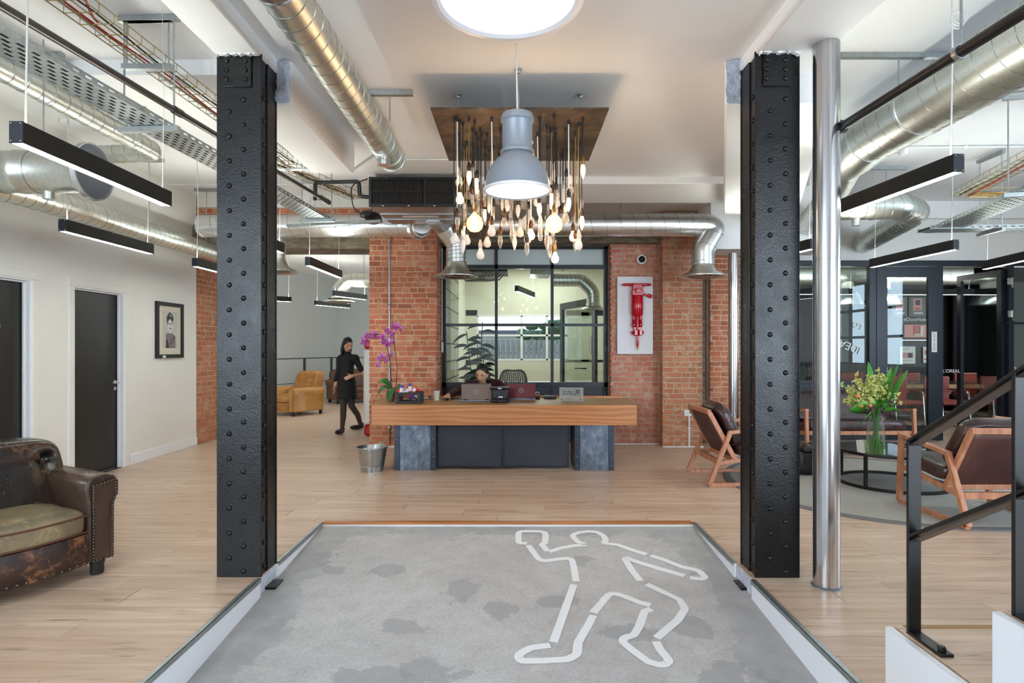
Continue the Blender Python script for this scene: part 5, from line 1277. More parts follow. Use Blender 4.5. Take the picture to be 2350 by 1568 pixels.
# phone and switch box
q = on(1233, 913); q.y = 7.6; q.x = PX(1233, 7.6); t = thing('desk_phone', 'small black desk phone with a silver rim right of the red laptop', 'phone', tuple(q))
MB().box((q.x, q.y, DT+.035), (.06, .05, .07)).build('phone_body', M['black_plastic'], t, bevel=.012); MB().lathe([(.02, 0), (.032, .01), (.03, .02), (.02, .02)], 20, T((q.x, q.y-.02, DT+.06), rx=PI/2-.5)).build('silver_rim', M['chrome'], t)
MB().tube(fillet([(q.x+.01, q.y-.03, DT+.02), (q.x+.02, q.y-.08, DT+.005), (q.x+.03, q.y-.12, DT+.004)], .03, 3), .004, 6).build('cord', M['cable_black'], t)
q = on(1262, 913); q.y = 7.62; q.x = PX(1262, 7.62); t = thing('network_box', 'black network box with a row of ports on the desk', 'router', tuple(q)); MB().box((q.x, q.y, DT+.024), (.16, .11, .035)).build('box_body', M['black_plastic'], t, bevel=.004)
m = MB()
for k in range(7): m.box((q.x-.06+k*.02, q.y-.056, DT+.028), (.012, .003, .012))
m.build('port', M['laptop_silver'], t)
for s_ in (-.06, .06): BX('foot', (q.x+s_, q.y-.03, DT+.005), (.02, .03, .012), M['rubber_brown'], t)
MB().tube([(q.x+.03, q.y-.06, DT+.02), (q.x, q.y-.11, DT+.005)], .003, 6).build('blue_cable', M['choc_purple'], t)
# acrylic sign
q = on(1311, 922); wS, hS = .292, .176; t = thing('acrylic_sign', 'clear acrylic company sign standing on the desk', 'sign', tuple(q)); x0, z0 = q.x-wS/2, DT
poly = [(x0+.035, z0+.004), (x0+wS, z0), (x0+wS, z0+hS-.005), (x0, z0+hS), (x0, z0+.04), (x0+.008, z0+.018), (x0+.02, z0+.008)]
m = MB(); m.prism(poly, -q.y, -q.y+.012, Matrix(((1, 0, 0, 0), (0, 0, -1, 0), (0, 1, 0, 0), (0, 0, 0, 1)))); m.build('acrylic_plate', M['acrylic'], t, smooth=False)
yS = q.y-.0135
def tx(s, px, py, size, ax='LEFT', mat='dark_ink'): text('lettering', s, size, Matrix.Translation((PX(px, q.y), yS, PZ(py, q.y))) @ FRONT, M[mat], t, ax)
tx('The Red', 1291, 899, .036); tx('Brick Road', 1291, 904.5, .036); tx('making the world', 1298, 914, .012); tx('a better workspace', 1301, 917, .012)
bx, bz = PX(1325.5, q.y), PZ(902, q.y)
m = MB()
for a in range(4): m.box((bx+(0, .034, 0, -.034)[a], yS, bz+(.047, 0, -.047, 0)[a]), ((.068, .002, .068, .002)[a], .001, (.002, .094, .002, .094)[a]))
m.box((bx, yS, bz-.016), (.066, .001, .0015)); Mx = Matrix.Translation((bx, yS, bz+.016)) @ FRONT
m.lathe([(.013, 0), (.023, 0), (.023, .001), (.013, .001)], 28, Mx); m.lathe([(.001, .001), (.007, .001), (.007, 0)], 16, Mx); m.box((bx-.016, yS, bz+.028), (.008, .001, .024))
m.build('badge', M['dark_ink'], t); tx('CERTIFIED', 1325.5, 907, .009, 'CENTER')
for s_ in (.03, .255):
    MB().cyl((x0+s_, q.y-.02, z0+.028), (x0+s_, q.y+.02, z0+.028), .009, n=14).build('standoff', M['copper'], t)
MB().box((q.x, q.y+.02, DT+.012), (.2, .06, .012)).build('stand', M['acrylic'], t)

# ================================================================ bucket
bx_ = Vector((PX(854, 6.85), 6.85, 0)); t = thing('metal_bucket', 'empty galvanised metal bucket on the floor by the desk leg', 'bucket', tuple(bx_))
MB().lathe([(.001, .012), (.125, .010), (.128, 0), (.131, .0), (.135, .05), (.139, .052), (.140, .062), (.1375, .064), (.172, .262), (.176, .264), (.180, .268), (.180, .276), (.174, .278), (.170, .272), (.128, .02), (.001, .016)], 48).build('bucket_body', M['bucket_zinc'], t, local=True)
for a in (-1.75, 1.3):
    Rr = Matrix.Rotation(a, 4, 'Z'); pts = [Rr @ Vector((.172+.03*math.sin(PI*k/10), .065*math.cos(PI*k/10), .235+.05*math.sin(PI*k/10))) for k in range(11)]
    MB().tube(pts, .006, 8).build('handle', M['bucket_zinc'], t, local=True)

# ================================================================ club armchair
def club_chair(label, loc, rz, mats, W_=.94, D_=.86, seat=.40, armh=.62, backh=.88, detail=True, aw=.19):
    t = thing('club_armchair', label, 'armchair', loc, rz); hw = W_/2; L = dict(parent=t, local=True); yfr = -D_/2
    # base with front rail
    m = MB(); m.surf(lambda u, v: (-hw+aw+u*(W_-2*aw), yfr+.035-.045*math.sin(PI*u)-.012*math.sin(PI*v), .085+v*.19), 16, 6)
    m.box((0, .05, .18), (W_-2*aw, D_-.2, .19)); m.build('front_rail', M[mats['front']], ang=3, **L)
    # seat cushion
    m = MB(); m.ell((0, -.06, seat-.055), ((W_-2*aw)/2+.012, D_/2-.075, .075), 40, 20, e=.32)
    for i, v in enumerate(m.v):
        if v.y < -.1: v.y -= .05*math.cos(v.x/(hw-aw)*PI/2)*min(1, (-.1-v.y)/.2)
        if v.z > seat-.03: v.z += .03*math.cos(min(1, abs(v.x)/(hw-aw))*PI/2)*math.cos(min(1, abs(v.y+.06)/.4)*PI/2)+.007*mnoise.noise((v.x*9, v.y*9, 2))
    m.build('seat_cushion', M[mats['seat']], ang=3, **L)
    if detail:
        m = MB(); q = []
        for k in range(25):
            x = (k/24-.5)*2*(hw-aw); q.append((x, -.06-(D_/2-.075)*.992-.05*math.cos(x/(hw-aw)*PI/2), seat-.006))
        m.tube(q, .006, 6); m.tube([(a, b, c_-.10) for a, b, c_ in q], .006, 6); m.build('piping', M['piping_brown'], **L)
    # arms: mushroom profile run front to back
    for s_ in (-1, 1):
        prof = []
        zt_ = armh
        base = [(-.5, .09), (-.5, .30), (-.5, zt_-.17), (-.58, zt_-.10), (-.56, zt_-.03), (-.40, zt_), (.10, zt_+.012), (.45, zt_-.005), (.62, zt_-.05), (.62, zt_-.12), (.50, zt_-.165), (.46, zt_-.20), (.46, .09)]
        pts = [(s_*(hw-aw/2+x*aw), z) for x, z in base]
        if s_ < 0: pts = pts[::-1]
        m = MB(); yb = D_/2-.08; n_ = len(pts); rows = []
        for yy, k in ((yfr+.03, .97), (yfr+.045, 1.0), (0, 1.0), (yb, .98)):
            rows.append([(hw*s_*(1-k)*.5+x*k if False else x, yy, z-(0 if yy < 0.01 else .0)) for x, z in pts])
        vs = sum(rows, []); fs = [tuple(range(n_))[::-1], tuple(range(3*n_, 4*n_))]
        for r in range(3): fs += [(r*n_+i, r*n_+(i+1) % n_, (r+1)*n_+(i+1) % n_, (r+1)*n_+i) for i in range(n_)]
        m.add(vs, fs); m.build('arm', M[mats['arm']], bevel=.02, seg=3, **L)
        # front panel and nails
        pp = [(s_*(hw-aw/2+x*aw), z) for x, z in ((-.36, .10), (-.36, zt_-.055), (.44, zt_-.035), (.47, zt_-.13), (.33, zt_-.175), (.31, .10))]
        m = MB(); m.prism(pp, 0, .014, Matrix(((1, 0, 0, 0), (0, 0, 1, yfr+.016), (0, 1, 0, 0), (0, 0, 0, 1)))); a_ = m.build('arm_panel', M[mats['panel']], bevel=.005, **L)
        if detail:
            nl = MB(); loop = pp+[pp[0]]
            for i in range(6):
                a, b = Vector(loop[i]), Vector(loop[i+1]); n2 = max(1, int((b-a).length/.019))
                for k in range(n2):
                    c_ = a.lerp(b, k/n2); nl.ell((c_.x, yfr+.012, c_.y), (.0078, .006, .0078), 8, 5)
            nl.build('nail_heads', M['nail_head'], a_, local=True, kind='stuff')
    # back with buttons
    bw = hw-aw+.05; btn = [(-.34, .70), (-.11, .70), (.12, .70), (.345, .69), (-.22, .60), (.0, .60), (.225, .60)]
    m = MB(); m.ell((0, 0, 0), (bw+.05, .135, (backh-seat+.22)/2), 56, 36, e=.34)
    for v in m.v:
        z = v.z+(backh+seat-.18)/2; tl = (z-seat)*.30
        if v.y < 0 and detail:
            for bx, bz in btn:
                q = ((v.x-bx*.9)**2+(z-(bz-.0))**2)
                v.y += .06*math.exp(-q/.0016)+.035*math.exp(-q/.008)
            v.y += .006*mnoise.noise((v.x*8, z*8, 3))
        v.z = z; v.y = v.y+D_/2-.20+tl
    m.build('backrest', M[mats['back']], ang=3, **L)
    if detail:
        m = MB()
        for bx, bz in btn: m.ell((bx*.9, D_/2-.20+(bz-seat)*.30-.088, bz), (.013, .009, .013), 12, 8)
        m.build('button', M['nail_head'], **L)
        nl = MB()
        for k in range(14):
            x = (k/13-.5)*2*(hw-aw-.02); nl.ell((x, yfr+.030-.046*math.sin(PI*(.5+x/(2*(hw-aw)))), .097), (.009, .007, .009), 8, 5)
        nl.build('nail_heads', M['nail_head'], kind='stuff', **L)
    for sx_ in (-1, 1):
        for sy in (yfr+.07, D_/2-.10): MB().lathe([(.03, 0), (.034, .01), (.033, .06), (.037, .07), (.037, .095)], 16, T((sx_*(hw-.09), sy, 0)) @ Matrix.Diagonal((1.15, 1, 1, 1))).build('foot', M['wood_dark_foot'], **L)
    return t
club_chair('dark brown cracked leather club armchair with nailheads, at the left edge', (-3.085, 3.52, 0), math.radians(62), dict(front='leather_aged_front', seat='suede_seat', arm='leather_aged_arm', panel='leather_aged_arm', back='leather_aged'), D_=.74, backh=.81, aw=.16)
tn = dict(front='leather_tan', seat='leather_tan', arm='leather_tan', panel='leather_tan', back='leather_tan')
club_chair('tan leather club armchair in the far room', (-4.76, 12.8, 0), math.radians(-34), tn, detail=False, armh=.58, backh=.9)
fr_ = dict(front='leather_far', seat='leather_far', arm='leather_far', panel='leather_far', back='leather_far')
club_chair('chestnut leather armchair in the far room behind the walking person', (-4.28, 15.65, 0), math.radians(35), fr_, W_=1.3, detail=False, armh=.6, backh=.85)

# ================================================================ lounge chairs with open wooden frames
def lounge(label, loc, rz, W_=.76):
    t = thing('lounge_chair', label, 'armchair', loc, rz); L = dict(parent=t, local=True); hw = W_/2; s4 = .042
    for s_ in (-1, 1):
        x = s_*(hw-s4/2); m = MB()
        A, B_, C_, D__ = (x, -.40, s4/2), (x, .42, s4/2), (x, .20, .565), (x, -.37, .625)
        m.bar(A, B_, s4, s4); m.bar(A, D__, s4, s4, up=(0, 1, 0)); m.bar(B_, C_, s4, s4, up=(0, 1, 0)); m.bar((x, -.392, .625), (x, .222, .555), s4+.008, s4*.8)
        m.bar((x*.93, -.37, .33), (x*.93, .31, .24), s4*.8, s4)                                 # seat rail
        m.bar((x*.925, .13, .25), (x*.925, .41, .76), s4*.77, s4*1.1, up=(0, 1, 0))               # back post
        m.build('side_frame', M['teak'], bevel=.004, smooth=False, **L)
    for y_, z_, h_ in ((-.35, .325, 1.2), (.29, .235, 1.3), (.155, .275, 1), (.41, .765, 1.1)):
        MB().bar((-hw+.045, y_, z_), (hw-.045, y_, z_), s4, s4*h_).build('cross_rail', M['teak'], bevel=.004, smooth=False, **L)
    m = MB(); m.surf(lambda u, v: (-hw+.06+u*(W_-.12), .135+v*.262+.02*math.sin(PI*v), .255+v*.495), 8, 8); m.build('back_sling', M['leather_sling'], solid=.008, ang=3, **L)
    m = MB(); m.ell((0, 0, 0), (hw-.055, .245, .07), 36, 18, e=.35); Mt = T((0, -.135, .39), rx=-.13)
    for v in m.v: v.z += .01*mnoise.noise((v.x*6, v.y*6, 1))
    m.v = [Mt @ v for v in m.v]; m.build('seat_cushion', M['leather_oxblood'], ang=3, **L)
    m = MB(); m.ell((0, 0, 0), (hw-.07, .075, .24), 36, 24, e=.45)
    for v in m.v: v.y += .018*mnoise.noise((v.x*5, v.z*7, W_*3)); v.z *= 1+.04*mnoise.noise((v.x*4, 0, 5))
    Mt = T((0, .165, .62), rx=-.50); m.v = [Mt @ v for v in m.v]; m.build('back_cushion', M['leather_oxblood'], ang=3, **L)
    return t
lounge('wood framed oxblood leather lounge chair in profile beside the right column', (2.40, 6.39, 0), PI/2+.02, .74)
lounge('wood framed oxblood leather lounge chair with its back turned, behind the handrail', (3.92, 4.98, .012), PI, .86)
lounge('wide brown leather lounge seat with a wooden arm behind the polished pipe', (4.45, 7.98, 0), .02, 1.45)
lounge('brown leather lounge chair mostly hidden behind the near post at right', (5.85, 6.35, .0), -PI/2-.2, .86)

# rug, coffee table, vase, bag
t = thing('round_rug', 'round grey woven rug with a darker border', 'rug', (3.82, 6.12, 0))
MB().lathe([(1.49, .011), (1.49, .012), (.7, .012), (.001, .012)], 96).build('rug_field', M['rug_weave'], t, local=True)
MB().lathe([(1.57, 0), (1.57, .009), (1.56, .0125), (1.49, .0125), (1.485, .010)], 96).build('rug_border', M['rug_border'], t, local=True)
ct = Vector((3.93, 6.15, .012)); t = thing('coffee_table', 'round black metal coffee table with a dark glass top', 'table', tuple(ct))
MB().lathe([(.52, .33), (.52, .36), (.505, .36), (.505, .33)], 64, T(ct)).build('top_ring', M['black_metal'], t)
MB().lathe([(.504, .34), (.504, .354), (.25, .3545), (.001, .3545)], 64, T(ct)).build('glass_top', M['table_glass'], t)
MB().lathe([(.52, 0), (.52, .028), (.49, .028), (.49, 0)], 64, T(ct)).build('base_ring', M['black_metal'], t)
for a in (.6, 2.2, 3.7, 5.3): MB().bar(ct+Vector((.505*math.cos(a), .505*math.sin(a), .01)), ct+Vector((.505*math.cos(a), .505*math.sin(a), .34)), .028, .028, up=(0, 1, 0)).build('leg', M['black_metal'], t)
vz = ct.z+.355; vp = Vector((PX(2010, 5.82), 5.82, vz)); t = thing('flower_vase', 'tall clear glass vase half full of water on the coffee table', 'vase', tuple(vp))
MB().lathe([(.001, .006), (.080, .004), (.086, .0), (.088, .008), (.086, .12), (.078, .25), (.064, .40), (.061, .40), (.074, .25), (.082, .12), (.083, .014), (.001, .012)], 40, T(vp)).build('vase_glass', M['clear_glass'], t)
MB().lathe([(.001, .014), (.082, .015), (.081, .13), (.079, .145), (.001, .145)], 36, T(vp)).build('water', M['water_green'], t)
def fp(px, py, dd=0): return P(px, py, 5.82+dd)
bq = thing('bouquet', 'bouquet of lime orchids, blade leaves and purple buds in the glass vase', 'flowers', (vp.x, vp.y, vz+.03)); r3 = random.Random(11)
for k in range(13):
    a = k*2.4; b = Vector((vp.x+.05*math.cos(a), vp.y+.05*math.sin(a), vz+.03)); e = Vector((vp.x+.045*math.cos(a+2.4), vp.y+.045*math.sin(a+2.4), vz+.46))
    MB().tube([b, b.lerp(e, .5), e], .0055, 6).build('stem', M['leaf_bright' if k % 3 else 'leaf_green'], bq)
for (bx, by), (tx_, ty), wd, dd in (((2018, 950), (2061, 837), .045, -.02), ((2020, 950), (2083, 850), .04, .05), ((2014, 950), (2046, 842), .036, .1), ((2008, 930), (1992, 830), .035, .12)):
    m = MB(); leafblade(m, fp(bx, by), fp(tx_, ty, dd), wd*1.15, 0, 0, 12, .2); m.build('blade_leaf', M['leaf_bright'], bq, ang=3, solid=.002)
for (bx, by), (tx_, ty), wd, dd in (((2000, 946), (1950, 936), .075, -.14), ((2002, 952), (1976, 974), .07, -.16), ((2020, 945), (2060, 925), .028, -.1), ((2022, 950), (2066, 938), .03, -.08), ((1998, 945), (1965, 925), .03, -.05)):
    m = MB(); leafblade(m, fp(bx, by), fp(tx_, ty, dd), wd, .02, .02, 10, .15, roll=.9 if tx_ < 2000 else -.9); m.build('broad_leaf', M['leaf_bright'], bq, ang=3, solid=.002)
fm = MB()
for a in range(5): leafblade(fm, (0, 0, 0), (.021*math.cos(a*1.257), -.006, .021*math.sin(a*1.257)), .0075, 0, .002, 3, .1)
bl_me = fm.mesh('blossom', False); bl_me.materials.append(M['flower_lime'])
inv = MWD[bq].inverted()
for s_i, pts in enumerate(([(2005, 940), (1985, 905), (1968, 880), (1967, 858)], [(2005, 940), (1978, 912), (1950, 898), (1932, 882)], [(2008, 935), (1995, 895), (1998, 870), (1995, 862)], [(2010, 930), (2018, 895), (2022, 868), (2013, 850)], [(2000, 940), (1975, 922), (1955, 920), (1940, 922)], [(2012, 935), (2005, 905), (2008, 885), (2012, 872)], [(2015, 930), (2040, 918), (2058, 915), (2072, 925)])):
    dd = r3.uniform(-.12, .05); q = [fp(px, py, dd*(i/3)) for i, (px, py) in enumerate(pts)]; q = fillet(q, .08, 4)
    MB().tube(q, .0028, 5).build('flower_stem', M['leaf_bright'], bq); N = 58 if s_i < 6 else 14
    for k in range(N):
        f = .18+.8*k/N; c = q[min(len(q)-1, int(f*len(q)))]; sp_ = .085*(1.12-f)
        mt = Matrix.Translation(c+Vector((r3.uniform(-sp_, sp_), r3.uniform(-sp_, sp_), r3.uniform(-sp_, sp_)))) @ Euler((r3.uniform(-1, 1), r3.uniform(-1, 1), r3.uniform(0, 6))).to_matrix().to_4x4() @ Matrix.Scale(r3.uniform(1.1, 1.7)*(1.15-f*.55), 4)
        inst('blossom', bl_me, bq, inv @ mt)
pb = MB().ell((0, 0, 0), (.009, .007, .013), 8, 6).mesh('bud'); pb.materials.append(M['flower_purple'])
for k in range(90):
    px, py = r3.choice(((2000, 945), (1998, 950), (2028, 940), (2040, 932), (2050, 925), (2020, 945), (1990, 940), (2035, 948), (2060, 938))); inst('bud', pb, bq, inv @ (Matrix.Translation(fp(px+r3.uniform(-11, 11), py+r3.uniform(-9, 9), r3.uniform(-.12, .02))) @ Euler((r3.uniform(-1, 1), r3.uniform(-1, 1), 0)).to_matrix().to_4x4()))
for px, py in ((1995, 932), (1968, 910), (1974, 932)): MB().ell(fp(px, py, -.1), (.03, .02, .018), 12, 8).build('orange_petal', M['flower_orange'], bq)
tag(BX('menu_card', (PX(1984, 5.9), 5.93, vz+.065), (.06, .09, .13), M['paper'], r=(-.15, 0, .3)), 'small white printed card stand beside the vase', 'card')
c = Vector((PX(1856, 6.6), 6.6, .012)); t = thing('leather_bag', 'black leather holdall on the rug behind the polished pipe', 'bag', tuple(c))
m = MB(); m.ell((c.x, c.y, c.z+.135), (.19, .10, .135), 28, 18, e=.5); m.build('bag_body', M['bag_leather'], t, ang=3)
MB().tube([c+Vector((-.09, -.03, .26)), c+Vector((-.07, -.04, .33)), c+Vector((0, -.05, .36)), c+Vector((.07, -.04, .33)), c+Vector((.09, -.03, .26))], .010, 8).build('handle', M['bag_leather'], t)
MB().ell(c+Vector((-.03, -.05, .28)), (.09, .05, .045), 14, 8, e=.7).build('folded_umbrella', M['black_plastic'], t); BX('flap', (c.x, c.y-.10, c.z+.19), (.2, .014, .10), M['bag_leather'], t, bevel=.004)

# ================================================================ handrail and steps, near right
XS = 1.585
t = thing('stair_steps', 'white sided steps with oak treads in the bottom right corner', 'steps', (1.9, 1.9, 0))
def step(z, y0, y1, x0, x1):
    BX('string_board', (x0, (y0+y1)/2, (z-.3)/2), (.03, y0-y1, z+.3), M['white_gloss'], t, bevel=.004)
    BX('tread', ((x0+x1)/2+.025, (y0+y1)/2, z-.008), (x1-x0, y0-y1-.01, .02), M['oak_far'], t)
    BX('nosing', ((x0+x1)/2+.03, y0-.012, z-.006), (x1-x0-.06, .03, .022), M['desk_oak_top'], t, bevel=.004)
    BX('riser', ((x0+x1)/2, y0-.02, z/2-.06), (x1-x0-.04, .02, z-.1), M['white_gloss'], t)
step(.24, 2.50, -.6, XS, 3.2); step(.548, 1.955, -.6, XS+.012, 3.2)
t = thing('handrail', 'black steel handrail on the white sided steps at bottom right', 'handrail', (1.645, 2.43, .24)); BM_ = M['black_metal']
p1_, p2_ = (1.645, 2.43), (1.645, 1.914); sl_ = (1.342-1.04)/(2.43-1.914)
for (x, y), zb0, zt0 in ((p1_, .24, 1.035), (p2_, .548, 1.342)):
    BX('post', (x, y, (zb0+zt0)/2), (.052, .016, zt0-zb0), BM_, t, bevel=.002)
BX('foot_plate', (1.645, 2.335, .247), (.052, .19, .014), BM_, t, bevel=.002); BX('foot_plate', (1.645, 1.82, .555), (.052, .19, .014), BM_, t, bevel=.002)
MB().lathe([(.016, 0), (.016, .014), (.012, .018), (.001, .018)], 6, T((1.645, 2.27, .254))).build('bolt', BM_, t)
for zo, nm in ((1.035, 'top_rail'), (.64, 'mid_rail')):
    z1_ = zo-.0; a = Vector((1.645, 2.438, zo)); b = Vector((1.645, 1.0, zo+(2.438-1.0)*sl_)); MB().bar(a, b, .0505, .012).build(nm, BM_, t, bevel=.002)
    MB().bar(a+Vector((0, -.02, -.014)), b+Vector((0, 0, -.0075)), .044, .003).build('rail_reflection', M['handrail_reflection'], t)  # brown strip painted in for the reflection under the black rail

# ================================================================ chalk figure on the ramp
t = thing('chalk_outline', 'white chalk outline of a sprawled body painted on the concrete ramp', 'floor marking', tuple(RP(1400, 1400)))
def cp(x, y): return RP(720+x/2.35, 1180+y/2.35, .0025)
for pl in ([(1150, 160), (1103, 158), (1106, 93), (1248, 96), (1250, 130), (1246, 160), (1228, 165), (1262, 203)], [(1268, 205), (1330, 186), (1405, 172), (1470, 168)], [(1466, 164), (1430, 155), (1405, 132), (1396, 113), (1432, 101), (1480, 95), (1528, 98), (1566, 121), (1577, 146), (1556, 157), (1640, 168), (1700, 190), (1795, 220)],
           [(1818, 226), (1900, 252), (1990, 288), (2075, 306), (2112, 340), (2096, 354), (2030, 345)], [(2000, 335), (1955, 322), (1860, 295), (1730, 255), (1672, 232), (1712, 300), (1762, 362)], [(1795, 380), (1890, 425), (1970, 462), (2003, 512), (1965, 572), (1850, 672)],
           [(1845, 690), (1866, 730), (1922, 798), (1880, 820), (1805, 800), (1715, 735), (1662, 688), (1680, 668), (1728, 655), (1758, 600), (1785, 525), (1820, 515)], [(1815, 495), (1750, 476), (1680, 448), (1604, 424), (1562, 470), (1506, 535)],
           [(1508, 548), (1470, 620), (1425, 695), (1420, 760), (1372, 785), (1250, 793), (1115, 795), (1100, 765), (1165, 725), (1275, 710)], [(1292, 693), (1325, 600), (1368, 480), (1402, 382)], [(1415, 365), (1405, 300), (1390, 238), (1310, 246), (1240, 256), (1212, 244), (1182, 205), (1158, 170)]):
    q = fillet([cp(*p) for p in pl], .05, 3) if len(pl) > 2 else [cp(*p) for p in pl]; m = MB(); vs = []; wd = .024
    for i, p in enumerate(q):
        tg = (q[min(i+1, len(q)-1)]-q[max(i-1, 0)]); tg.normalize(); s_ = Vector((tg.y, -tg.x, 0)).normalized()
        vs += [p+s_*wd*random.uniform(.92, 1.06), p-s_*wd*random.uniform(.92, 1.06)]
    m.add([(v.x, v.y, RZ(v.y)+.0025) for v in vs], [(2*i, 2*i+1, 2*i+3, 2*i+2) for i in range(len(q)-1)]); m.build('chalk_stroke', M['chalk'], t, smooth=False)

# ================================================================ pictures on the walls
# framed portrait on the left wall (plane x = const, seen along +y)
y0, y1, z0, z1 = 7.663, 8.283, 1.29, 2.04; xw = WX+.002
t = thing('framed_portrait', 'black framed monochrome portrait of a woman on the left wall', 'picture', (xw, (y0+y1)/2, z0))
m = MB()
for a, b, c_, d_ in ((y0, y0+.05, z0, z1), (y1-.05, y1, z0, z1), (y0+.05, y1-.05, z0, z0+.05), (y0+.05, y1-.05, z1-.05, z1)): m.box((xw+.016, (a+b)/2, (c_+d_)/2), (.032, b-a, d_-c_))
m.build('picture_frame', M['frame_matt_black'], t, smooth=False, bevel=.002)
BX('mount_board', (xw+.008, (y0+y1)/2, (z0+z1)/2), (.006, y1-y0-.08, z1-z0-.08), M['matboard'], t)
ya, yb_, za, zb_2 = y0+.155, y1-.13, z0+.135, z1-.12
BX('print_paper', (xw+.012, (ya+yb_)/2, (za+zb_2)/2), (.003, yb_-ya, zb_2-za), M['print_grey'], t)
def flat(n, pts, mat, lift):                           # polygon on the print, u along y, v up, both 0..1
    m = MB(); k = len(pts); vs = [(xw+.0136+lift, ya+(yb_-ya)*u, za+(zb_2-za)*v) for u, v in pts]
    m.add(vs, [tuple(range(k))]); m.build(n, M[mat], t, smooth=False)
def oval(cu, cv, ru, rv, n=20): return [(cu+ru*math.cos(2*PI*i/n), cv+rv*math.sin(2*PI*i/n)) for i in range(n)]
flat('print_shoulders', [(.18, 0), (.2, .25), (.18, .36), (.25, .40), (.40, .42), (.42, .5), (.56, .5), (.57, .42), (.72, .37), (.84, .30), (.86, .15), (.85, 0)], 'print_mid', 0)
flat('print_shade', [(.18, 0), (.2, .25), (.3, .22), (.36, .1), (.42, 0)], 'print_dark', .0003)
flat('print_hair', [(.26, .72), (.24, .82), (.32, .92), (.45, .985), (.58, .95), (.68, .88), (.72, .80), (.66, .74), (.62, .62), (.34, .60), (.29, .64)], 'print_dark', .0003)
flat('print_hair', [(.4, .9), (.5, .95), (.62, .88), (.55, .84)], 'print_mid', .0005)
flat('print_face', oval(.475, .625, .155, .165), 'print_light', .0006); flat('print_neck', [(.42, .40), (.54, .40), (.55, .5), (.42, .5)], 'print_light', .0002)
for u in (.41, .56): flat('print_eye', oval(u, .665, .045, .017), 'print_dark', .0009)
flat('print_nose', [(.475, .59), (.52, .59), (.5, .64)], 'print_mid', .0009); flat('print_lips', oval(.49, .535, .05, .024), 'print_lip', .0009)
text('print_scrawl', 'COUTURE', .075, Matrix.Translation((xw+.0145, ya+(yb_-ya)*.60, za+.09)) @ Matrix(((0, 0, 1, 0), (1, 0, 0, 0), (0, 1, 0, 0), (0, 0, 0, 1))) @ Matrix.Rotation(.75, 4, 'Z') @ Matrix.Scale(.6, 4, (1, 0, 0)), M['print_maroon'], t)
BX('caption_tag', (xw+.034, y0+.15, z0+.022), (.003, .07, .03), M['paper'], t)
# red pneumatic drill on a white board
yd = 8.72; t = thing('drill_artwork', 'red pneumatic drill mounted on a white board on the brick wall', 'artwork', (PX(1457, yd), yd, PZ(813, yd)))
ux = lambda cx_: PX(1410+cx_/8.25, yd); uz = lambda cy_: PZ(630+cy_/8.25, yd); K = yd/F/8.25
BX('white_board', ((ux(50)+ux(725))/2, yd-.0, (uz(42)+uz(1508))/2), (ux(725)-ux(50), .035, uz(42)-uz(1508)), M['canvas'], t, bevel=.003)
yq = yd-.02; RD = M['red_paint']
def vcyl(n, cx_, y0_, y1_, r, off=.0, mat=RD): return MB().lathe([(.001, 0), (r*K*.94, 0), (r*K, .006), (r*K, (y1_-y0_)*K-.006), (r*K*.94, (y1_-y0_)*K), (.001, (y1_-y0_)*K)], 28, T((ux(cx_), yq-off, uz(y1_)))).build(n, mat, t)
vcyl('cylinder', 408, 415, 775, 110, .06)
BX('valve_head', (ux(408), yq-.06, uz(355)), (212*K, .11, 120*K), RD, t, bevel=.012); BX('head_block', (ux(405), yq-.06, uz(255)), (180*K, .09, 110*K), RD, t, bevel=.01)
BX('valve_cover', (ux(418), yq-.125, uz(325)), (110*K, .03, 90*K), RD, t, bevel=.008); BX('valve_cover', (ux(418), yq-.142, uz(290)), (75*K, .02, 24*K), RD, t, bevel=.004)
for a, b, r in ((130, 330, 26), (490, 680, 26)):
    m = MB(); x0_, x1_ = ux(a), ux(b); out, inn = (x0_, x1_) if a < 300 else (x1_, x0_); s_ = 1 if inn > out else -1
    m.tube([(out, yq-.05, uz(204)), (out+s_*.015, yq-.05, uz(204)), (out+s_*.03, yq-.05, uz(204)), (inn, yq-.05, uz(204))], [.011, .013, r*K, r*K], 16); m.build('handle_grip', RD, t)
BX('handle_bridge', (ux(408), yq-.05, uz(206)), (155*K, .07, 62*K), RD, t, bevel=.006); BX('trigger', (ux(545), yq-.05, uz(240)), (14*K, .01, 24*K), RD, t)
m = MB(); m.cyl((ux(520), yq-.05, uz(382)), (ux(612), yq-.05, uz(402)), 16*K, n=12); m.cyl((ux(605), yq-.05, uz(398)), (ux(690), yq-.05, uz(432)), 34*K, 36*K, n=16); m.build('air_hose_coupling', RD, t)
for cx_ in (345, 475):
    m = MB(); rr = 32*K; pr = [(rr, 0)]
    for k in range(9): pr += [(rr*1.05, -.002-k*.012), (rr*.85, -.008-k*.012)]
    m.lathe([(.001, 0)]+[(a, b) for a, b in pr]+[(.001, -.11)], 16, T((ux(cx_), yq-.05, uz(870)))); m.build('spring', RD, t); vcyl('side_rod', cx_, 775, 870, 28, .05); vcyl('spring_cap', cx_, 940, 980, 36, .05)
vcyl('drill_shaft', 415, 775, 1170, 28, .06)
m = MB(); m.prism([(ux(340), uz(1000)), (ux(490), uz(1000)), (ux(470), uz(1060)), (ux(500), uz(1160)), (ux(335), uz(1160)), (ux(360), uz(1060))], 0, .06, Matrix(((1, 0, 0, 0), (0, 0, -1, yq), (0, 1, 0, 0), (0, 0, 0, 1)))); m.build('chuck', RD, t, bevel=.004)
for cx_ in (380, 470): BX('chuck_jaw', (ux(cx_), yq-.075, uz(1105)), (52*K, .04, 105*K), RD, t, bevel=.006)
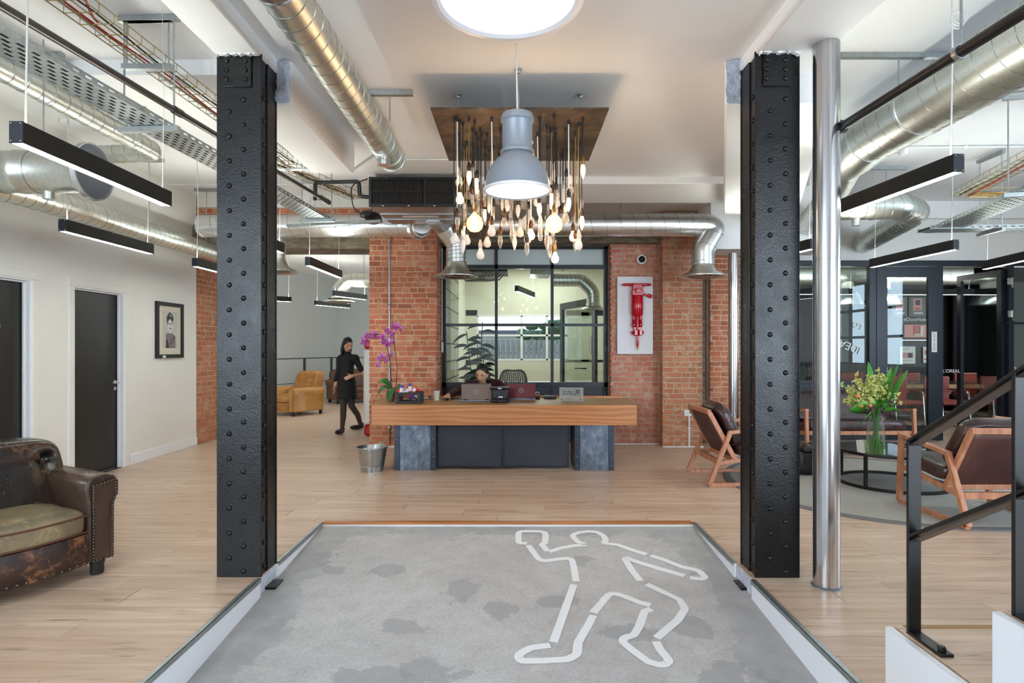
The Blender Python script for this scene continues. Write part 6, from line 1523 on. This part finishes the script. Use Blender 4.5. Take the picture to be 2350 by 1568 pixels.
for cx_ in (322, 512): MB().cyl((ux(cx_)-.014, yq-.05, uz(1102)), (ux(cx_)+.014, yq-.05, uz(1102)), 28*K, n=8).build('chuck_nut', RD, t)
MB().lathe([(24*K, 0), (23*K, -180*K), (15*K, -215*K)], 8, T((ux(415), yq-.06, uz(1165)))).build('chisel', RD, t); MB().lathe([(17*K, 0), (16*K, -30*K), (.001, -75*K)], 8, T((ux(415), yq-.06, uz(1370)))).build('chisel_tip', M['yellow_tip'], t)
# speaker dome on brick, wall speaker at left
c = P(1472, 596, 8.735); t = thing('dome_camera', 'round white wall camera with a black dome above the drill picture', 'camera', tuple(c)); Mx = Matrix.Translation(c) @ Matrix.Rotation(PI/2, 4, 'X')
MB().lathe([(.075, -.01), (.075, .02), (.068, .032), (.050, .036), (.048, .02)], 36, Mx).build('dome_ring', M['white_plastic'], t); MB().lathe([(.049, .02), (.045, .04), (.028, .056), (.001, .062)], 30, Mx).build('dome_lens', M['black_plastic'], t)
m = MB()
for a in range(3): m.ell(Mx @ Vector((.061*math.cos(a*2.1+1), .061*math.sin(a*2.1+1), .034)), .004, 8, 6)
m.build('screw', M['zinc'], t)
c = Vector((WX+.16, 8.86, PZ(500, 8.86))); t = thing('wall_speaker', 'small black loudspeaker bracketed high on the left brick jamb', 'speaker', tuple(c))
BX('speaker_box', c, (.16, .15, .20), M['black_plastic'], t, bevel=.014, r=(.25, 0, .3)); MB().cyl((WX, 8.9, c.z), c, .014, n=10).build('bracket', M['black_metal'], t); MB().tube(fillet([c+Vector((-.05, .02, -.05)), c+Vector((-.2, -.1, -.1)), c+Vector((-.2, -.22, .08))], .05, 4), .005, 6).build('cord', M['cable_black'], t)
# ================================================================ people
def round_chain(m, pts, rs, n=14):                     # tapered limb: tube with round ends and joints
    m.tube(pts, rs, n)
    for p, r in zip(pts, rs): m.ell(p, r*.995, n, 8)
def remesh(o, vox, it=6):
    b = o.modifiers.new('r', 'REMESH'); b.mode = 'VOXEL'; b.voxel_size = vox; b.use_smooth_shade = True
    s_ = o.modifiers.new('sm', 'SMOOTH'); s_.factor = .5; s_.iterations = it
def head_mesh(Mh):
    m = MB(); m.ell((0, 0, 0), (1, 1, 1), 56, 40); ex = lambda a, b: math.exp(-(a/b)**2)
    for v in m.v:
        x, y, z = v.x*.073, v.y*.094, v.z*.116; q = max(0, -z/.116)
        x *= 1-.34*q**1.6; y *= (1-.10*q) if y < 0 else (1-.42*q)
        if y < 0:
            y -= .022*ex(x, .011)*ex(z+.030, .015)+.010*ex(x, .009)*ex(z, .026)
            y += .009*ex(abs(x)-.031, .014)*ex(z-.003, .011)-.005*ex(z-.026, .009)*ex(x, .05)
            y -= .007*ex(x, .022)*ex(z+.062, .010)+.007*ex(x, .02)*ex(z+.100, .014)-.004*ex(x, .03)*ex(z+.078, .007)
        v.x, v.y, v.z = x, y, z
    for s_ in (-1, 1): m.ell((s_*.073, .012, -.006), (.010, .018, .030), 12, 10)
    m.v = [Mh @ v for v in m.v]; return m
def face(t, Mh, lips='lip'):
    for s_ in (-1, 1):
        e = MB().ell((s_*.031, -.074, .002), (.0135, .010, .0085), 14, 10); e.v = [Mh @ v for v in e.v]; e.build('eye', M['eye_white'], t)
        e = MB().ell((s_*.031-.002, -.0815, .000), (.0065, .004, .0065), 12, 8); e.v = [Mh @ v for v in e.v]; e.build('iris', M['eye_dark'], t)
        e = MB().tube([(s_*.013, -.088, .018), (s_*.03, -.090, .024), (s_*.05, -.080, .018)], [.003, .0038, .002], 6); e.v = [Mh @ v for v in e.v]; e.build('eyebrow', M['hair_black'], t)
        e = MB().tube([(s_*.017, -.082, .006), (s_*.031, -.085, .0105), (s_*.046, -.077, .006)], [.0018, .0024, .0014], 6); e.v = [Mh @ v for v in e.v]; e.build('eyelash', M['hair_black'], t)
    e = MB().ell((0, -.0875, -.058), (.021, .008, .0055), 14, 8).ell((0, -.0865, -.067), (.018, .008, .006), 14, 8); e.v = [Mh @ v for v in e.v]; e.build('lips', M[lips], t)
def hand(m, wr, dirv, nrm, sc=1.0, curl=.6, side=1):
    """five-fingered hand from wrist point wr along dirv, palm facing -nrm"""
    d = Vector(dirv).normalized(); n = Vector(nrm).normalized(); s_ = d.cross(n).normalized()*side
    wr = Vector(wr); pc = wr+d*.05*sc
    for a in (-.030, -.011, .009, .028): round_chain(m, [wr+d*.005+s_*a*.55*sc, wr+d*.085*sc+s_*a*sc], [.014*sc, .0115*sc], 10)
    for a, L in ((-.030, .060), (-.011, .074), (.009, .080), (.028, .070)):
        k = wr+d*.088*sc+s_*a*sc; p1 = k+(d*math.cos(curl*.4)-n*math.sin(curl*.4))*L*.45*sc; p2 = p1+(d*math.cos(curl*1.1)-n*math.sin(curl*1.1))*L*.32*sc; p3 = p2+(d*math.cos(curl*1.6)-n*math.sin(curl*1.6))*L*.25*sc
        round_chain(m, [k, p1, p2, p3], [.0098*sc, .0088*sc, .0080*sc, .0068*sc], 10)
    b = wr+d*.025*sc+s_*.028*sc; p1 = b+(d*.6+s_*.7-n*.25).normalized()*.04*sc; p2 = p1+(d*.85+s_*.3-n*.4).normalized()*.032*sc
    round_chain(m, [b-s_*.01, b, p1, p2], [.014*sc, .0135*sc, .0105*sc, .0085*sc], 10)

# receptionist, leaning to her laptop with one hand on the mouse
hc = Vector((PX(1106, 7.93), 7.93, PZ(860, 7.93)))
t = thing('person', 'seated person in a maroon sweater with tied back black hair, working at the laptop', 'person', (hc.x, 8.25, 0))
Mh = T(hc, rz=-.28, sc=1.08) @ Euler((.20, .06, 0)).to_matrix().to_4x4()
shL, shR = Vector((PX(1076, 8.06), 8.06, .925)), Vector((PX(1144, 8.06), 8.06, .935))
elL, elR = Vector((-.80, 7.82, .85)), Vector((-.12, 7.84, .855)); wrL, wrR = Vector((-.862, 7.50, .822)), Vector((-.44, 7.50, .828))
chest = Vector(((shL.x+shR.x)/2, 8.13, .84)); hip = Vector((-.45, 8.33, .55))
m = head_mesh(Mh); round_chain(m, [chest+Vector((0, .02, .06)), hc+Vector((.01, .06, -.10)), hc+Vector((.01, .03, -.03))], [.06, .052, .05])
round_chain(m, [shL, elL, wrL], [.05, .040, .026]); round_chain(m, [shR, elR, wrR], [.05, .040, .026]); round_chain(m, [shL+Vector((.05, .03, -.04)), shR+Vector((-.05, .03, -.04))], [.085, .085])
round_chain(m, [chest, Vector((-.45, 8.26, .68)), hip], [.12, .115, .13])
for s_ in (-.09, .09): round_chain(m, [hip+Vector((s_, 0, -.02)), Vector((hip.x+s_*1.3, 7.90, .52)), Vector((hip.x+s_*1.3, 7.98, .10)), Vector((hip.x+s_*1.3, 7.86, .05))], [.085, .06, .04, .038])
hand(m, wrL, (MOUSE-wrL+Vector((.0, -.01, .02))), (0, .15, 1), 1.0, .75, 1); hand(m, wrR, (.1, -1, -.1), (0, 0, 1), 1.0, .5, -1)
b = m.build('body', M['skin_brown'], t, ang=3); remesh(b, .005, 5)
m = MB(); round_chain(m, [shL, elL, wrL+Vector((.005, .035, 0))], [.064, .052, .036]); round_chain(m, [shR, elR, wrR+Vector((0, .03, 0))], [.064, .052, .036])
round_chain(m, [shL+Vector((.05, .03, -.035)), shR+Vector((-.05, .03, -.035))], [.10, .10]); round_chain(m, [shL+Vector((.03, .02, .01)), chest+Vector((0, .02, .068)), shR+Vector((-.03, .02, .01))], [.055, .068, .055])
round_chain(m, [chest, Vector((-.45, 8.26, .68)), hip], [.135, .13, .145])
c = m.build('sweater', M['sweater_maroon'], t, ang=3); remesh(c, .009, 5)
m = MB()
for s_ in (-.09, .09): round_chain(m, [hip+Vector((s_, 0, -.02)), Vector((hip.x+s_*1.3, 7.90, .52)), Vector((hip.x+s_*1.3, 7.98, .14))], [.105, .075, .055])
c = m.build('trousers', M['dress_black'], t, ang=3); remesh(c, .012, 4)
m = MB()
for s_ in (-.09, .09): m.ell((hip.x+s_*1.3, 7.88, .04), (.045, .13, .04), 16, 10)
m.build('shoes', M['shoe'], t)
face(t, Mh)
m = MB(); m.ell((0, .018, .036), (.0785, .097, .102), 28, 20); m.ell((.035, .07, -.03), (.05, .05, .07), 20, 14); m.ell((.06, .05, -.07), (.032, .04, .05), 16, 12); m.ell((.060, .045, .0), (.020, .045, .05), 16, 10); m.ell((-.060, .05, .0), (.018, .04, .05), 16, 10); m.v = [Mh @ v for v in m.v]
b = m.build('hair', M['hair_black'], t, ang=3); remesh(b, .007, 3)
# seats behind the desk
def office_chair(label, loc, rz, mesh_back=True):
    t = thing('office_chair', label, 'chair', loc, rz); L = dict(parent=t, local=True)
    MB().ell((0, -.08, .46), (.225, .23, .045), 28, 14, e=.5).build('seat', M['cloth_navy'], ang=3, **L); MB().cyl((0, -.04, .08), (0, -.04, .44), .028, n=14).build('gas_column', M['black_metal'], **L)
    for k in range(5):
        a = k*1.2566; MB().bar((0, -.04, .10), (.22*math.cos(a), -.04+.22*math.sin(a), .07), .04, .03).build('base_leg', M['black_plastic'], **L); MB().ell((.22*math.cos(a), -.04+.22*math.sin(a), .03), (.03, .03, .03), 12, 8).build('caster', M['black_plastic'], **L)
    if mesh_back:
        out = []
        for k in range(48):
            a = 2*PI*k/48; x = .195*math.copysign(abs(math.cos(a))**.7, math.cos(a)); z = .88+.26*math.copysign(abs(math.sin(a))**.75, math.sin(a))
            if math.sin(a) > 0: z -= .042*math.exp(-(x/.11)**2)
            else: x *= 1-.28*abs(math.sin(a))
            out.append((x, .20+.5*(x*x)*-.6, z))
        MB().tube(out, .014, 8, closed=True).build('back_frame', M['mesh_taupe'], **L)
        m = MB(); N_ = 24; vs = []; fs = []
        def bp(u, v):
            a = PI*(u)  # horizontal chord between the frame's left and right at height v
            z = .63+.49*v; best = [p for p in out if abs(p[2]-z) < .035]; xr = max([abs(p[0]) for p in best] or [.05]); x = (u*2-1)*xr
            z2 = z-.042*math.exp(-(x/.11)**2)*min(1, max(0, (v-.5)/.4))
            return (x, .20-.3*x*x, z2)
        g = [[bp(i/N_, j/30) for i in range(N_+1)] for j in range(31)]; vs = sum(g, [])
        for j in range(30):
            for i in range(N_):
                if not (i % 2 == 1 and j % 2 == (i//2) % 2): fs.append((j*(N_+1)+i, j*(N_+1)+i+1, (j+1)*(N_+1)+i+1, (j+1)*(N_+1)+i))
        m.add(vs, fs); m.build('back_mesh', M['mesh_taupe'], solid=.006, smooth=False, **L)
        MB().bar((0, .1, .44), (0, .215, .66), .05, .03).build('back_stem', M['black_plastic'], **L)
    return t
office_chair('grey mesh-backed office chair, empty, beside the seated person', (PX(1181, 8.42), 8.25, 0), .1)
office_chair('dark office stool under the seated person behind the desk', (-.475, 8.40, 0), 0, False)

# walking person in black beyond the opening
wx, wy = -2.80, 9.85; pz = lambda py: PZ(py, wy); px_ = lambda p: PX(p, wy)
t = thing('person', 'walking person in a black dress and dark stockings beyond the brick pier', 'person', (wx, wy, 0))
hc = Vector((px_(799), wy-.02, 1.475)); Mh = T(hc, rz=.75) @ Euler((.30, 0, 0)).to_matrix().to_4x4()
m = head_mesh(Mh); nb = Vector((px_(798), wy, 1.31)); round_chain(m, [nb, hc+Vector((-.01, .03, -.06))], [.05, .048])
shA, shB = Vector((px_(783), wy+.02, 1.25)), Vector((px_(816), wy-.02, 1.25)); pel = Vector((px_(796), wy+.02, .84))
elA, wrA = Vector((px_(774), wy+.04, 1.0)), Vector((px_(770), wy-.02, .80)); elB, wrB = Vector((px_(834), wy+.0, 1.0)), Vector((px_(815), wy-.16, .97))
round_chain(m, [shA, elA, wrA], [.045, .036, .026]); round_chain(m, [shB, elB, wrB], [.045, .036, .026]); hand(m, wrA, (-.03, -.15, -1), (1, 0, 0), .9, .35, 1); hand(m, wrB, (-.9, -.3, -.35), (0, -1, .2), .9, .4, 1)
round_chain(m, [shA, shB], [.06, .06]); round_chain(m, [nb-Vector((0, 0, .06)), Vector((px_(797), wy, 1.02)), pel], [.09, .10, .13])
b = m.build('body', M['skin_light'], t, ang=3); remesh(b, .007, 5)
m = MB(); ft = []
for hx, kx, ky, fx, fy in ((.07, px_(806), wy+.02, px_(811), 10.32), (-.06, px_(790), wy-.05, px_(787), 9.80)):
    hp = pel+Vector((hx, 0, -.05)); an = Vector((fx, fy, .08)); round_chain(m, [hp, Vector((kx, ky, .46)), Vector((kx*.35+fx*.65, ky*.4+fy*.6+.03, .27)), an], [.085, .056, .05, .034]); ft.append(an)
c = m.build('stockings', M['stocking'], t, ang=3); remesh(c, .01, 4)
for an, a in zip(ft, (-.95, -.25)):
    m = MB(); m.ell((0, -.07, -.035), (.042, .125, .04), 18, 12, e=.85); m.ell((0, .01, .0), (.036, .045, .05), 14, 10); Mt = Matrix.Translation(an) @ Matrix.Rotation(a, 4, 'Z'); m.v = [Mt @ v for v in m.v]; m.build('shoe', M['shoe'], t)
m = MB(); round_chain(m, [shA, elA, wrA+Vector((0, .01, .09))], [.058, .046, .036]); round_chain(m, [shB, shB.lerp(elB, .75)], [.058, .048]); round_chain(m, [shA, shB], [.075, .075]); round_chain(m, [nb-Vector((0, 0, .02)), nb+Vector((0, 0, .03))], [.062, .058])
round_chain(m, [nb-Vector((0, 0, .06)), Vector((px_(797), wy, 1.02)), pel], [.10, .112, .148]); m.tube([pel+Vector((0, 0, .03)), pel+Vector((0, 0, -.26))], [.15, .165], 24)
c = m.build('dress', M['dress_black'], t, ang=3); remesh(c, .011, 4)
face(t, Mh)
m = MB(); m.ell((0, .019, .034), (.082, .099, .106), 24, 18); m.ell((0, .06, -.09), (.088, .06, .15), 22, 16); m.ell((.072, .03, -.06), (.022, .045, .12), 16, 12); m.ell((-.072, .03, -.06), (.022, .045, .12), 16, 12); m.v = [Mh @ v for v in m.v]
b = m.build('hair', M['hair_black'], t, ang=3); remesh(b, .009, 3)

# ================================================================ far room furniture
t = thing('stair_railing', 'thin black metal railing along the far blue-grey wall', 'railing', (-5.6, 15.6, 0)); BMm = M['frame_blue_black']
ra, rb = Vector((-6.6, 13.0, 0)), Vector((-4.97, 16.4, 0)); rc_ = Vector((-4.2, 16.5, 0))
MB().bar(ra+Vector((0, 0, 1.15)), rb+Vector((0, 0, 1.17)), .03, .025).build('top_rail', BMm, t); MB().bar(rb+Vector((0, 0, 1.17)), rc_+Vector((0, 0, 1.17)), .03, .025).build('top_rail', BMm, t)
for f in (.18, .42, .68, .94, 1.0):
    p = ra.lerp(rb, f); BX('post', (p.x, p.y, .58), (.06, .03, 1.16), BMm, t)
BX('post', (rc_.x, rc_.y, .58), (.06, .03, 1.16), BMm, t); MB().cyl(ra+Vector((0, 0, .52)), rb+Vector((0, 0, .54)), .008, n=8).build('mid_wire', BMm, t)
m = MB()
for f in (.66, .70, .92, .96): p = ra.lerp(rb, f); m.cyl(p+Vector((0, -.01, .53)), p+Vector((0, .06, .53)), .02, n=8)
m.build('wire_clamp', BMm, t)
t = thing('drinks_fridge', 'tall white drinks fridge with a red cap behind the brick pier', 'fridge', (-2.19, 9.6, 0))
BX('fridge_body', (-2.17, 9.75, .80), (.56, .55, 1.22), M['white_plastic'], t, bevel=.03); BX('red_cap', (-2.17, 9.75, 1.48), (.56, .55, .16), M['fridge_red'], t, bevel=.05); BX('red_plinth', (-2.17, 9.75, .10), (.56, .55, .18), M['fridge_red'], t, bevel=.04)
BX('door_pane', (-2.455, 9.75, .82), (.012, .45, 1.05), M['blue_grey_wall'], t)
for z in (.45, .75, 1.05, 1.3): BX('shelf', (-2.462, 9.75, z), (.008, .44, .015), M['white_plastic'], t)
for i, z in enumerate((.50, .83, 1.12)):
    m = MB()
    for k in range(4): m.cyl((-2.467, 9.58+k*.1, z), (-2.467, 9.58+k*.1, z+.16), .012, n=8)
    m.build('drink_can', M[('choc_red', 'yellow_tip', 'print_mid')[i]], t)

# ================================================================ room behind the reception window
t = NT('book_mural'); p = t.pos((1, 1, 1), 'world'); sp_ = t.n('SeparateXYZ'); t.l(p, sp_.inputs[0]); cb = t.n('CombineXYZ'); t.l(sp_.outputs['Y'], cb.inputs[0]); t.l(sp_.outputs['Z'], cb.inputs[1])
bt = t.n('TexBrick'); bt.offset = .3; bt.inputs['Scale'].default_value = 1.0; bt.inputs['Brick Width'].default_value = .21; bt.inputs['Row Height'].default_value = .30; bt.inputs['Mortar Size'].default_value = .014
bt.inputs['Color1'].default_value = srgb(206, 200, 172); bt.inputs['Color2'].default_value = srgb(180, 176, 150); bt.inputs['Mortar'].default_value = srgb(34, 34, 30); t.l(cb.outputs[0], bt.inputs['Vector'])
b2 = t.n('TexBrick'); b2.inputs['Scale'].default_value = 1.0; b2.inputs['Brick Width'].default_value = .052; b2.inputs['Row Height'].default_value = .30; b2.inputs['Mortar Size'].default_value = .004
b2.inputs['Color1'].default_value = (1, 1, 1, 1); b2.inputs['Color2'].default_value = (.62, .62, .58, 1); b2.inputs['Mortar'].default_value = (.25, .25, .22, 1); t.l(cb.outputs[0], b2.inputs['Vector'])
t.col(t.mix(1.0, bt.outputs['Color'], b2.outputs['Color'], 'MULTIPLY')); t.set(Roughness=.6); M['book_mural'] = t.m
tag(BB('wall_mural', -1.138, -1.128, 9.2, 11.7, 0, 3.2, M['book_mural'], kind=None), 'printed bookshelf mural on the side wall behind the reception window', 'mural')
t = thing('potted_palm', 'dark leaved plant behind the seated person through the window', 'plant', (-.66, 10.3, 0)); r4 = random.Random(4)
MB().lathe([(.001, 0), (.15, 0), (.19, .36), (.2, .38), (.17, .38), (.001, .34)], 28, T((-.66, 10.3, 0))).build('pot', M['white_plastic'], t)
for k in range(4):
    b_ = Vector((-.66, 10.3, .34)); a = k*1.7; tp = b_+Vector((.22*math.cos(a)*(.5+.2*k), .2*math.sin(a), 1.05+.16*k)); pts = [b_, b_.lerp(tp, .5)+Vector((.03*math.cos(a), 0, .05)), tp]; MB().tube(pts, .009, 6).build('stem', M['leaf_dark'], t)
    for j in range(11):
        f = .22+.075*j; c = b_.lerp(tp, f); s_ = 1 if j % 2 else -1; m = MB(); leafblade(m, c, c+Vector((s_*.26, r4.uniform(-.12, .05), .10-.02*j+r4.uniform(-.05, .08))), .036, .03, .02, 6, .2, roll=.9*s_); m.build('leaf', M['leaf_dark'], t, ang=3, solid=.002)
tag(BX('meeting_table', (.25, 11.4, .72), (1.2, 1.6, .04), M['white_gloss'], bevel=.004), 'white table top in the room behind the reception window', 'table')
for x, y in ((-.25, 10.75), (.75, 10.75), (-.25, 12.05), (.75, 12.05)): BX('leg', (x, y, .35), (.04, .04, .70), M['zinc'], bpy.data.objects['meeting_table'])
t = thing('yard_fence', 'pale board fence outside the meeting room window', 'fence', (.1, 16, -.2))
bm_ = MB().box((0, 0, 0), (.125, .025, 1.85)).mesh('board', False); bm_.materials.append(M['river_fence']); inv = MWD[t].inverted()
for k in range(34): inst('board', bm_, t, inv @ Matrix.Translation((-2.3+k*.14, 16+.01*(k % 2), .72+.02*r4.random())))
MB().box((.1, 16.04, .4), (5, .04, .08)).box((.1, 16.04, 1.3), (5, .04, .08)).build('rail', M['river_fence'], t)
t = thing('white_building', 'low white building outside beyond the fence', 'building', (-.5, 25, -.2)); BX('wall', (-.5, 27, .9), (14, 4, 2.3), M['white_wall'], t); BX('roof', (-.5, 26.9, 2.1), (14.4, 4.6, .16), M['grey_plastic'], t); BX('chimney', (2.2, 26, 2.7), (.35, .35, 1.1), M['poster_grey'], t)
m = MB()
for k in range(60): m.ell((1.2+r4.gauss(0, .5), 21+r4.gauss(0, .3), 1.9+r4.gauss(0, .22)), (.18, .14, .12), 6, 4)
m.cyl((1.2, 21, -.2), (1.2, 21, 1.9), .06, n=8)
tag(m.build('shrub', M['leaf_green']), 'green shrub outside above the board fence', 'shrub')
t = thing('ceiling_unit', 'dark ceiling unit inside the room behind the reception window', 'air conditioner', (-.56, 10.2, 2.7)); BX('casing', (-.56, 10.2, 2.86), (.86, .7, .3), M['black_plastic'], t, bevel=.004); BX('duct_box', (.42, 10.2, 2.84), (.34, .6, .34), M['ac_steel'], t, bevel=.004)
m = MB()
for k in range(8): m.tube([(-.95+k*.05, 10.1, 2.69), (-.85+k*.05, 10.15, 2.58), (-.7+k*.06, 10.1, 2.60), (-.55+k*.05, 10.2, 2.7)], .012, 6)
m.build('hose', M['ac_steel'], t)
perf_tray('slotted tray across the room behind the reception window', (.3, 10.0), (1.9, 9.9), .12, 2.78, (.5,), 3.25, .2)

# ================================================================ dark glazed meeting room
YT = 11.15
t = thing('meeting_table', 'long dark topped table with an oak edge in the glazed room', 'table', (8.2, 11.7, 0)); BX('table_top', (8.2, 11.75, .735), (3.9, 1.15, .03), M['table_black'], t); BX('oak_edge', (8.2, YT+.02, .70), (3.9, .03, .075), M['table_oak'], t)
for x in (6.6, 8.2, 9.8): BX('leg', (x, 11.75, .36), (.08, .8, .70), M['table_oak'], t)
def red_chair(label, x, y, rz):
    t = thing('meeting_chair', label, 'chair', (x, y, 0), rz); L = dict(parent=t, local=True)
    MB().box((0, .22, .68), (.48, .05, .46)).build('backrest', M['red_leather'], bevel=.03, seg=3, **L); MB().box((0, -.02, .46), (.47, .46, .07)).build('seat', M['red_leather'], bevel=.025, **L)
    for s_ in (-1, 1):
        MB().tube(fillet([(s_*.25, .22, .66), (s_*.25, -.2, .66), (s_*.25, -.26, .01), (s_*.25, .26, .012)], .08, 5), .0125, 10).build('leg', M['chrome'], **L); MB().box((s_*.25, 0, .675), (.045, .3, .025)).build('armrest', M['red_leather'], bevel=.008, **L)
    MB().cyl((-.25, .26, .012), (.25, .26, .012), .0125, n=10).build('base_bar', M['chrome'], **L); MB().tube([(.26+.02*math.cos(a*PI/6), .22, .62+.02*math.sin(a*PI/6)) for a in range(12)], .005, 6, closed=True).build('pull_ring', M['chrome'], **L)
    return t
for i, (x, lb) in enumerate(((6.92, 'red leather meeting chair behind the closed glass door'), (7.72, 'red leather meeting chair just right of the lettered door frame'), (8.72, 'red leather meeting chair behind the open glass door'))): red_chair(lb, x, 10.55, PI*0+.0 if False else (.0, .06, -.2)[i])
for x, lb in ((7.1, 'far red meeting chair behind the table, left'), (8.3, 'far red meeting chair behind the table, middle'), (9.5, 'far red meeting chair behind the table, right')): red_chair(lb, x, 12.65, PI)
yw = 13.47; qx = lambda p: PX(p, yw); qz = lambda p: PZ(p, yw)
def poster(label, x0, x1, y0, y1, base, items, name='poster', dep=.02):
    t = thing(name, label, 'poster', (qx((x0+x1)/2), yw, qz(y1))); BX('backing', ((qx(x0)+qx(x1))/2, yw, (qz(y0)+qz(y1))/2), (qx(x1)-qx(x0), dep, qz(y0)-qz(y1)), M[base], t)
    for a, b, c_, d_, mt in items:
        X0, X1 = qx(x0)+(qx(x1)-qx(x0))*a, qx(x0)+(qx(x1)-qx(x0))*b; Z0, Z1 = qz(y1)+(qz(y0)-qz(y1))*c_, qz(y1)+(qz(y0)-qz(y1))*d_
        BX('print', ((X0+X1)/2, yw-dep/2-.002-.001*items.index((a, b, c_, d_, mt)), (Z0+Z1)/2), (X1-X0, .003, Z1-Z0), M[mt], t)
    return t
it = [(.12, .88, .08, .95, 'print_mid'), (.26, .74, .32, .92, 'poster_pink'), (.38, .66, .58, .85, 'dark_ink'), (.36, .66, .36, .45, 'red_ink'), (.3, .8, .14, .22, 'print_light')]
poster('grey poster with a pink picture, left of the top pair in the glazed room', 2046, 2082, 682, 727, 'poster_grey', it); poster('grey poster with a pink picture, right of the top pair in the glazed room', 2085, 2124, 682, 727, 'poster_grey', it); poster('partly hidden grey poster right of the door frame in the glazed room', 2126, 2160, 682, 725, 'poster_grey', it)
sc_ = poster('wall screen showing a red square on pink in the glazed room', 2072, 2136, 744, 778, 'dark_ink', [(.04, .97, .1, .95, 'poster_pink'), (.42, .72, .2, .85, 'cream_wall'), (.36, .62, .25, .88, 'red_ink'), (.42, .57, .45, .8, 'red_leather'), (.4, .6, .28, .36, 'print_light')], 'wall_screen')
poster('white printed sheet with a pink block on the dark wall', 2065, 2100, 794, 835, 'paper', [(0, 1, .95, 1, 'choc_purple'), (.14, .86, .32, .62, 'poster_pink'), (.5, .8, .34, .6, 'dark_ink'), (.14, .8, .15, .2, 'print_grey'), (.14, .6, .8, .86, 'print_grey')]); poster('white printed sheet with a small picture beside the first sheet', 2118, 2145, 796, 833, 'paper', [(.08, .7, .5, .8, 'poster_pink'), (.2, .5, .55, .75, 'red_leather'), (.08, .6, .2, .26, 'red_ink')])
hl = thing('wall_lettering', 'white hashtag lettering on the dark wall of the glazed room', 'lettering', (qx(2100), yw, qz(735))); text('letters', '#DontHideGlow', .112, Matrix.Translation((qx(2071), yw-.03, qz(734))) @ FRONT, M['white_ink'], hl, 'LEFT')
BX('wall_shelf', (qx(2105), yw-.02, qz(781)), (.75, .05, .02), M['zinc'], hl)
tag(BX('picture_frame', (7.45, 12.2, .83), (.12, .03, .16), M['table_oak'], r=(-.2, 0, .3)), 'small oak photo frame standing on the dark table', 'picture frame')
for i in range(2): tag(BX('curtain_panel', (10.02+i*.30, 13.3, 1.4), (.28, .06, 2.8), M['dark_void'], bevel=.02), ('left', 'right')[i]+' black panel standing at the back of the glazed room', 'panel', 'black panels at the back of the glazed room')
t = thing('potted_plant', 'dark green plant inside the glazed room near the right column', 'plant', (4.75, 9.7, 0)); MB().lathe([(.001, 0), (.16, 0), (.2, .8), (.18, .8), (.001, .76)], 24, T((4.75, 9.7, 0))).build('planter', M['black_plastic'], t)
for k in range(16):
    a = k*2.4; c = Vector((4.75, 9.7, .78)); m = MB(); leafblade(m, c, c+Vector((.22*math.cos(a), .15*math.sin(a), .25+.25*r4.random())), .04, .05, .03, 7, .2); m.build('leaf', M['leaf_dark'], t, ang=3, solid=.002)
area('glazed_room_fill', (10.4, 11.4, 1.9), (0, PI/2, 0), 1.6, 2.0, 40, (.9, .95, 1.0))  # unseen fill added to lift the dark room; the wall has no window

# lettering becomes plain meshes
bpy.context.view_layer.update(); dg = bpy.context.evaluated_depsgraph_get()
for o in [o for o in S.objects if o.type == 'FONT']:
    me = bpy.data.meshes.new_from_object(o.evaluated_get(dg)); n = bpy.data.objects.new(o.name.split('.')[0], me); C.objects.link(n)
    n.parent = o.parent; n.matrix_local = o.matrix_local.copy(); bpy.data.objects.remove(o)
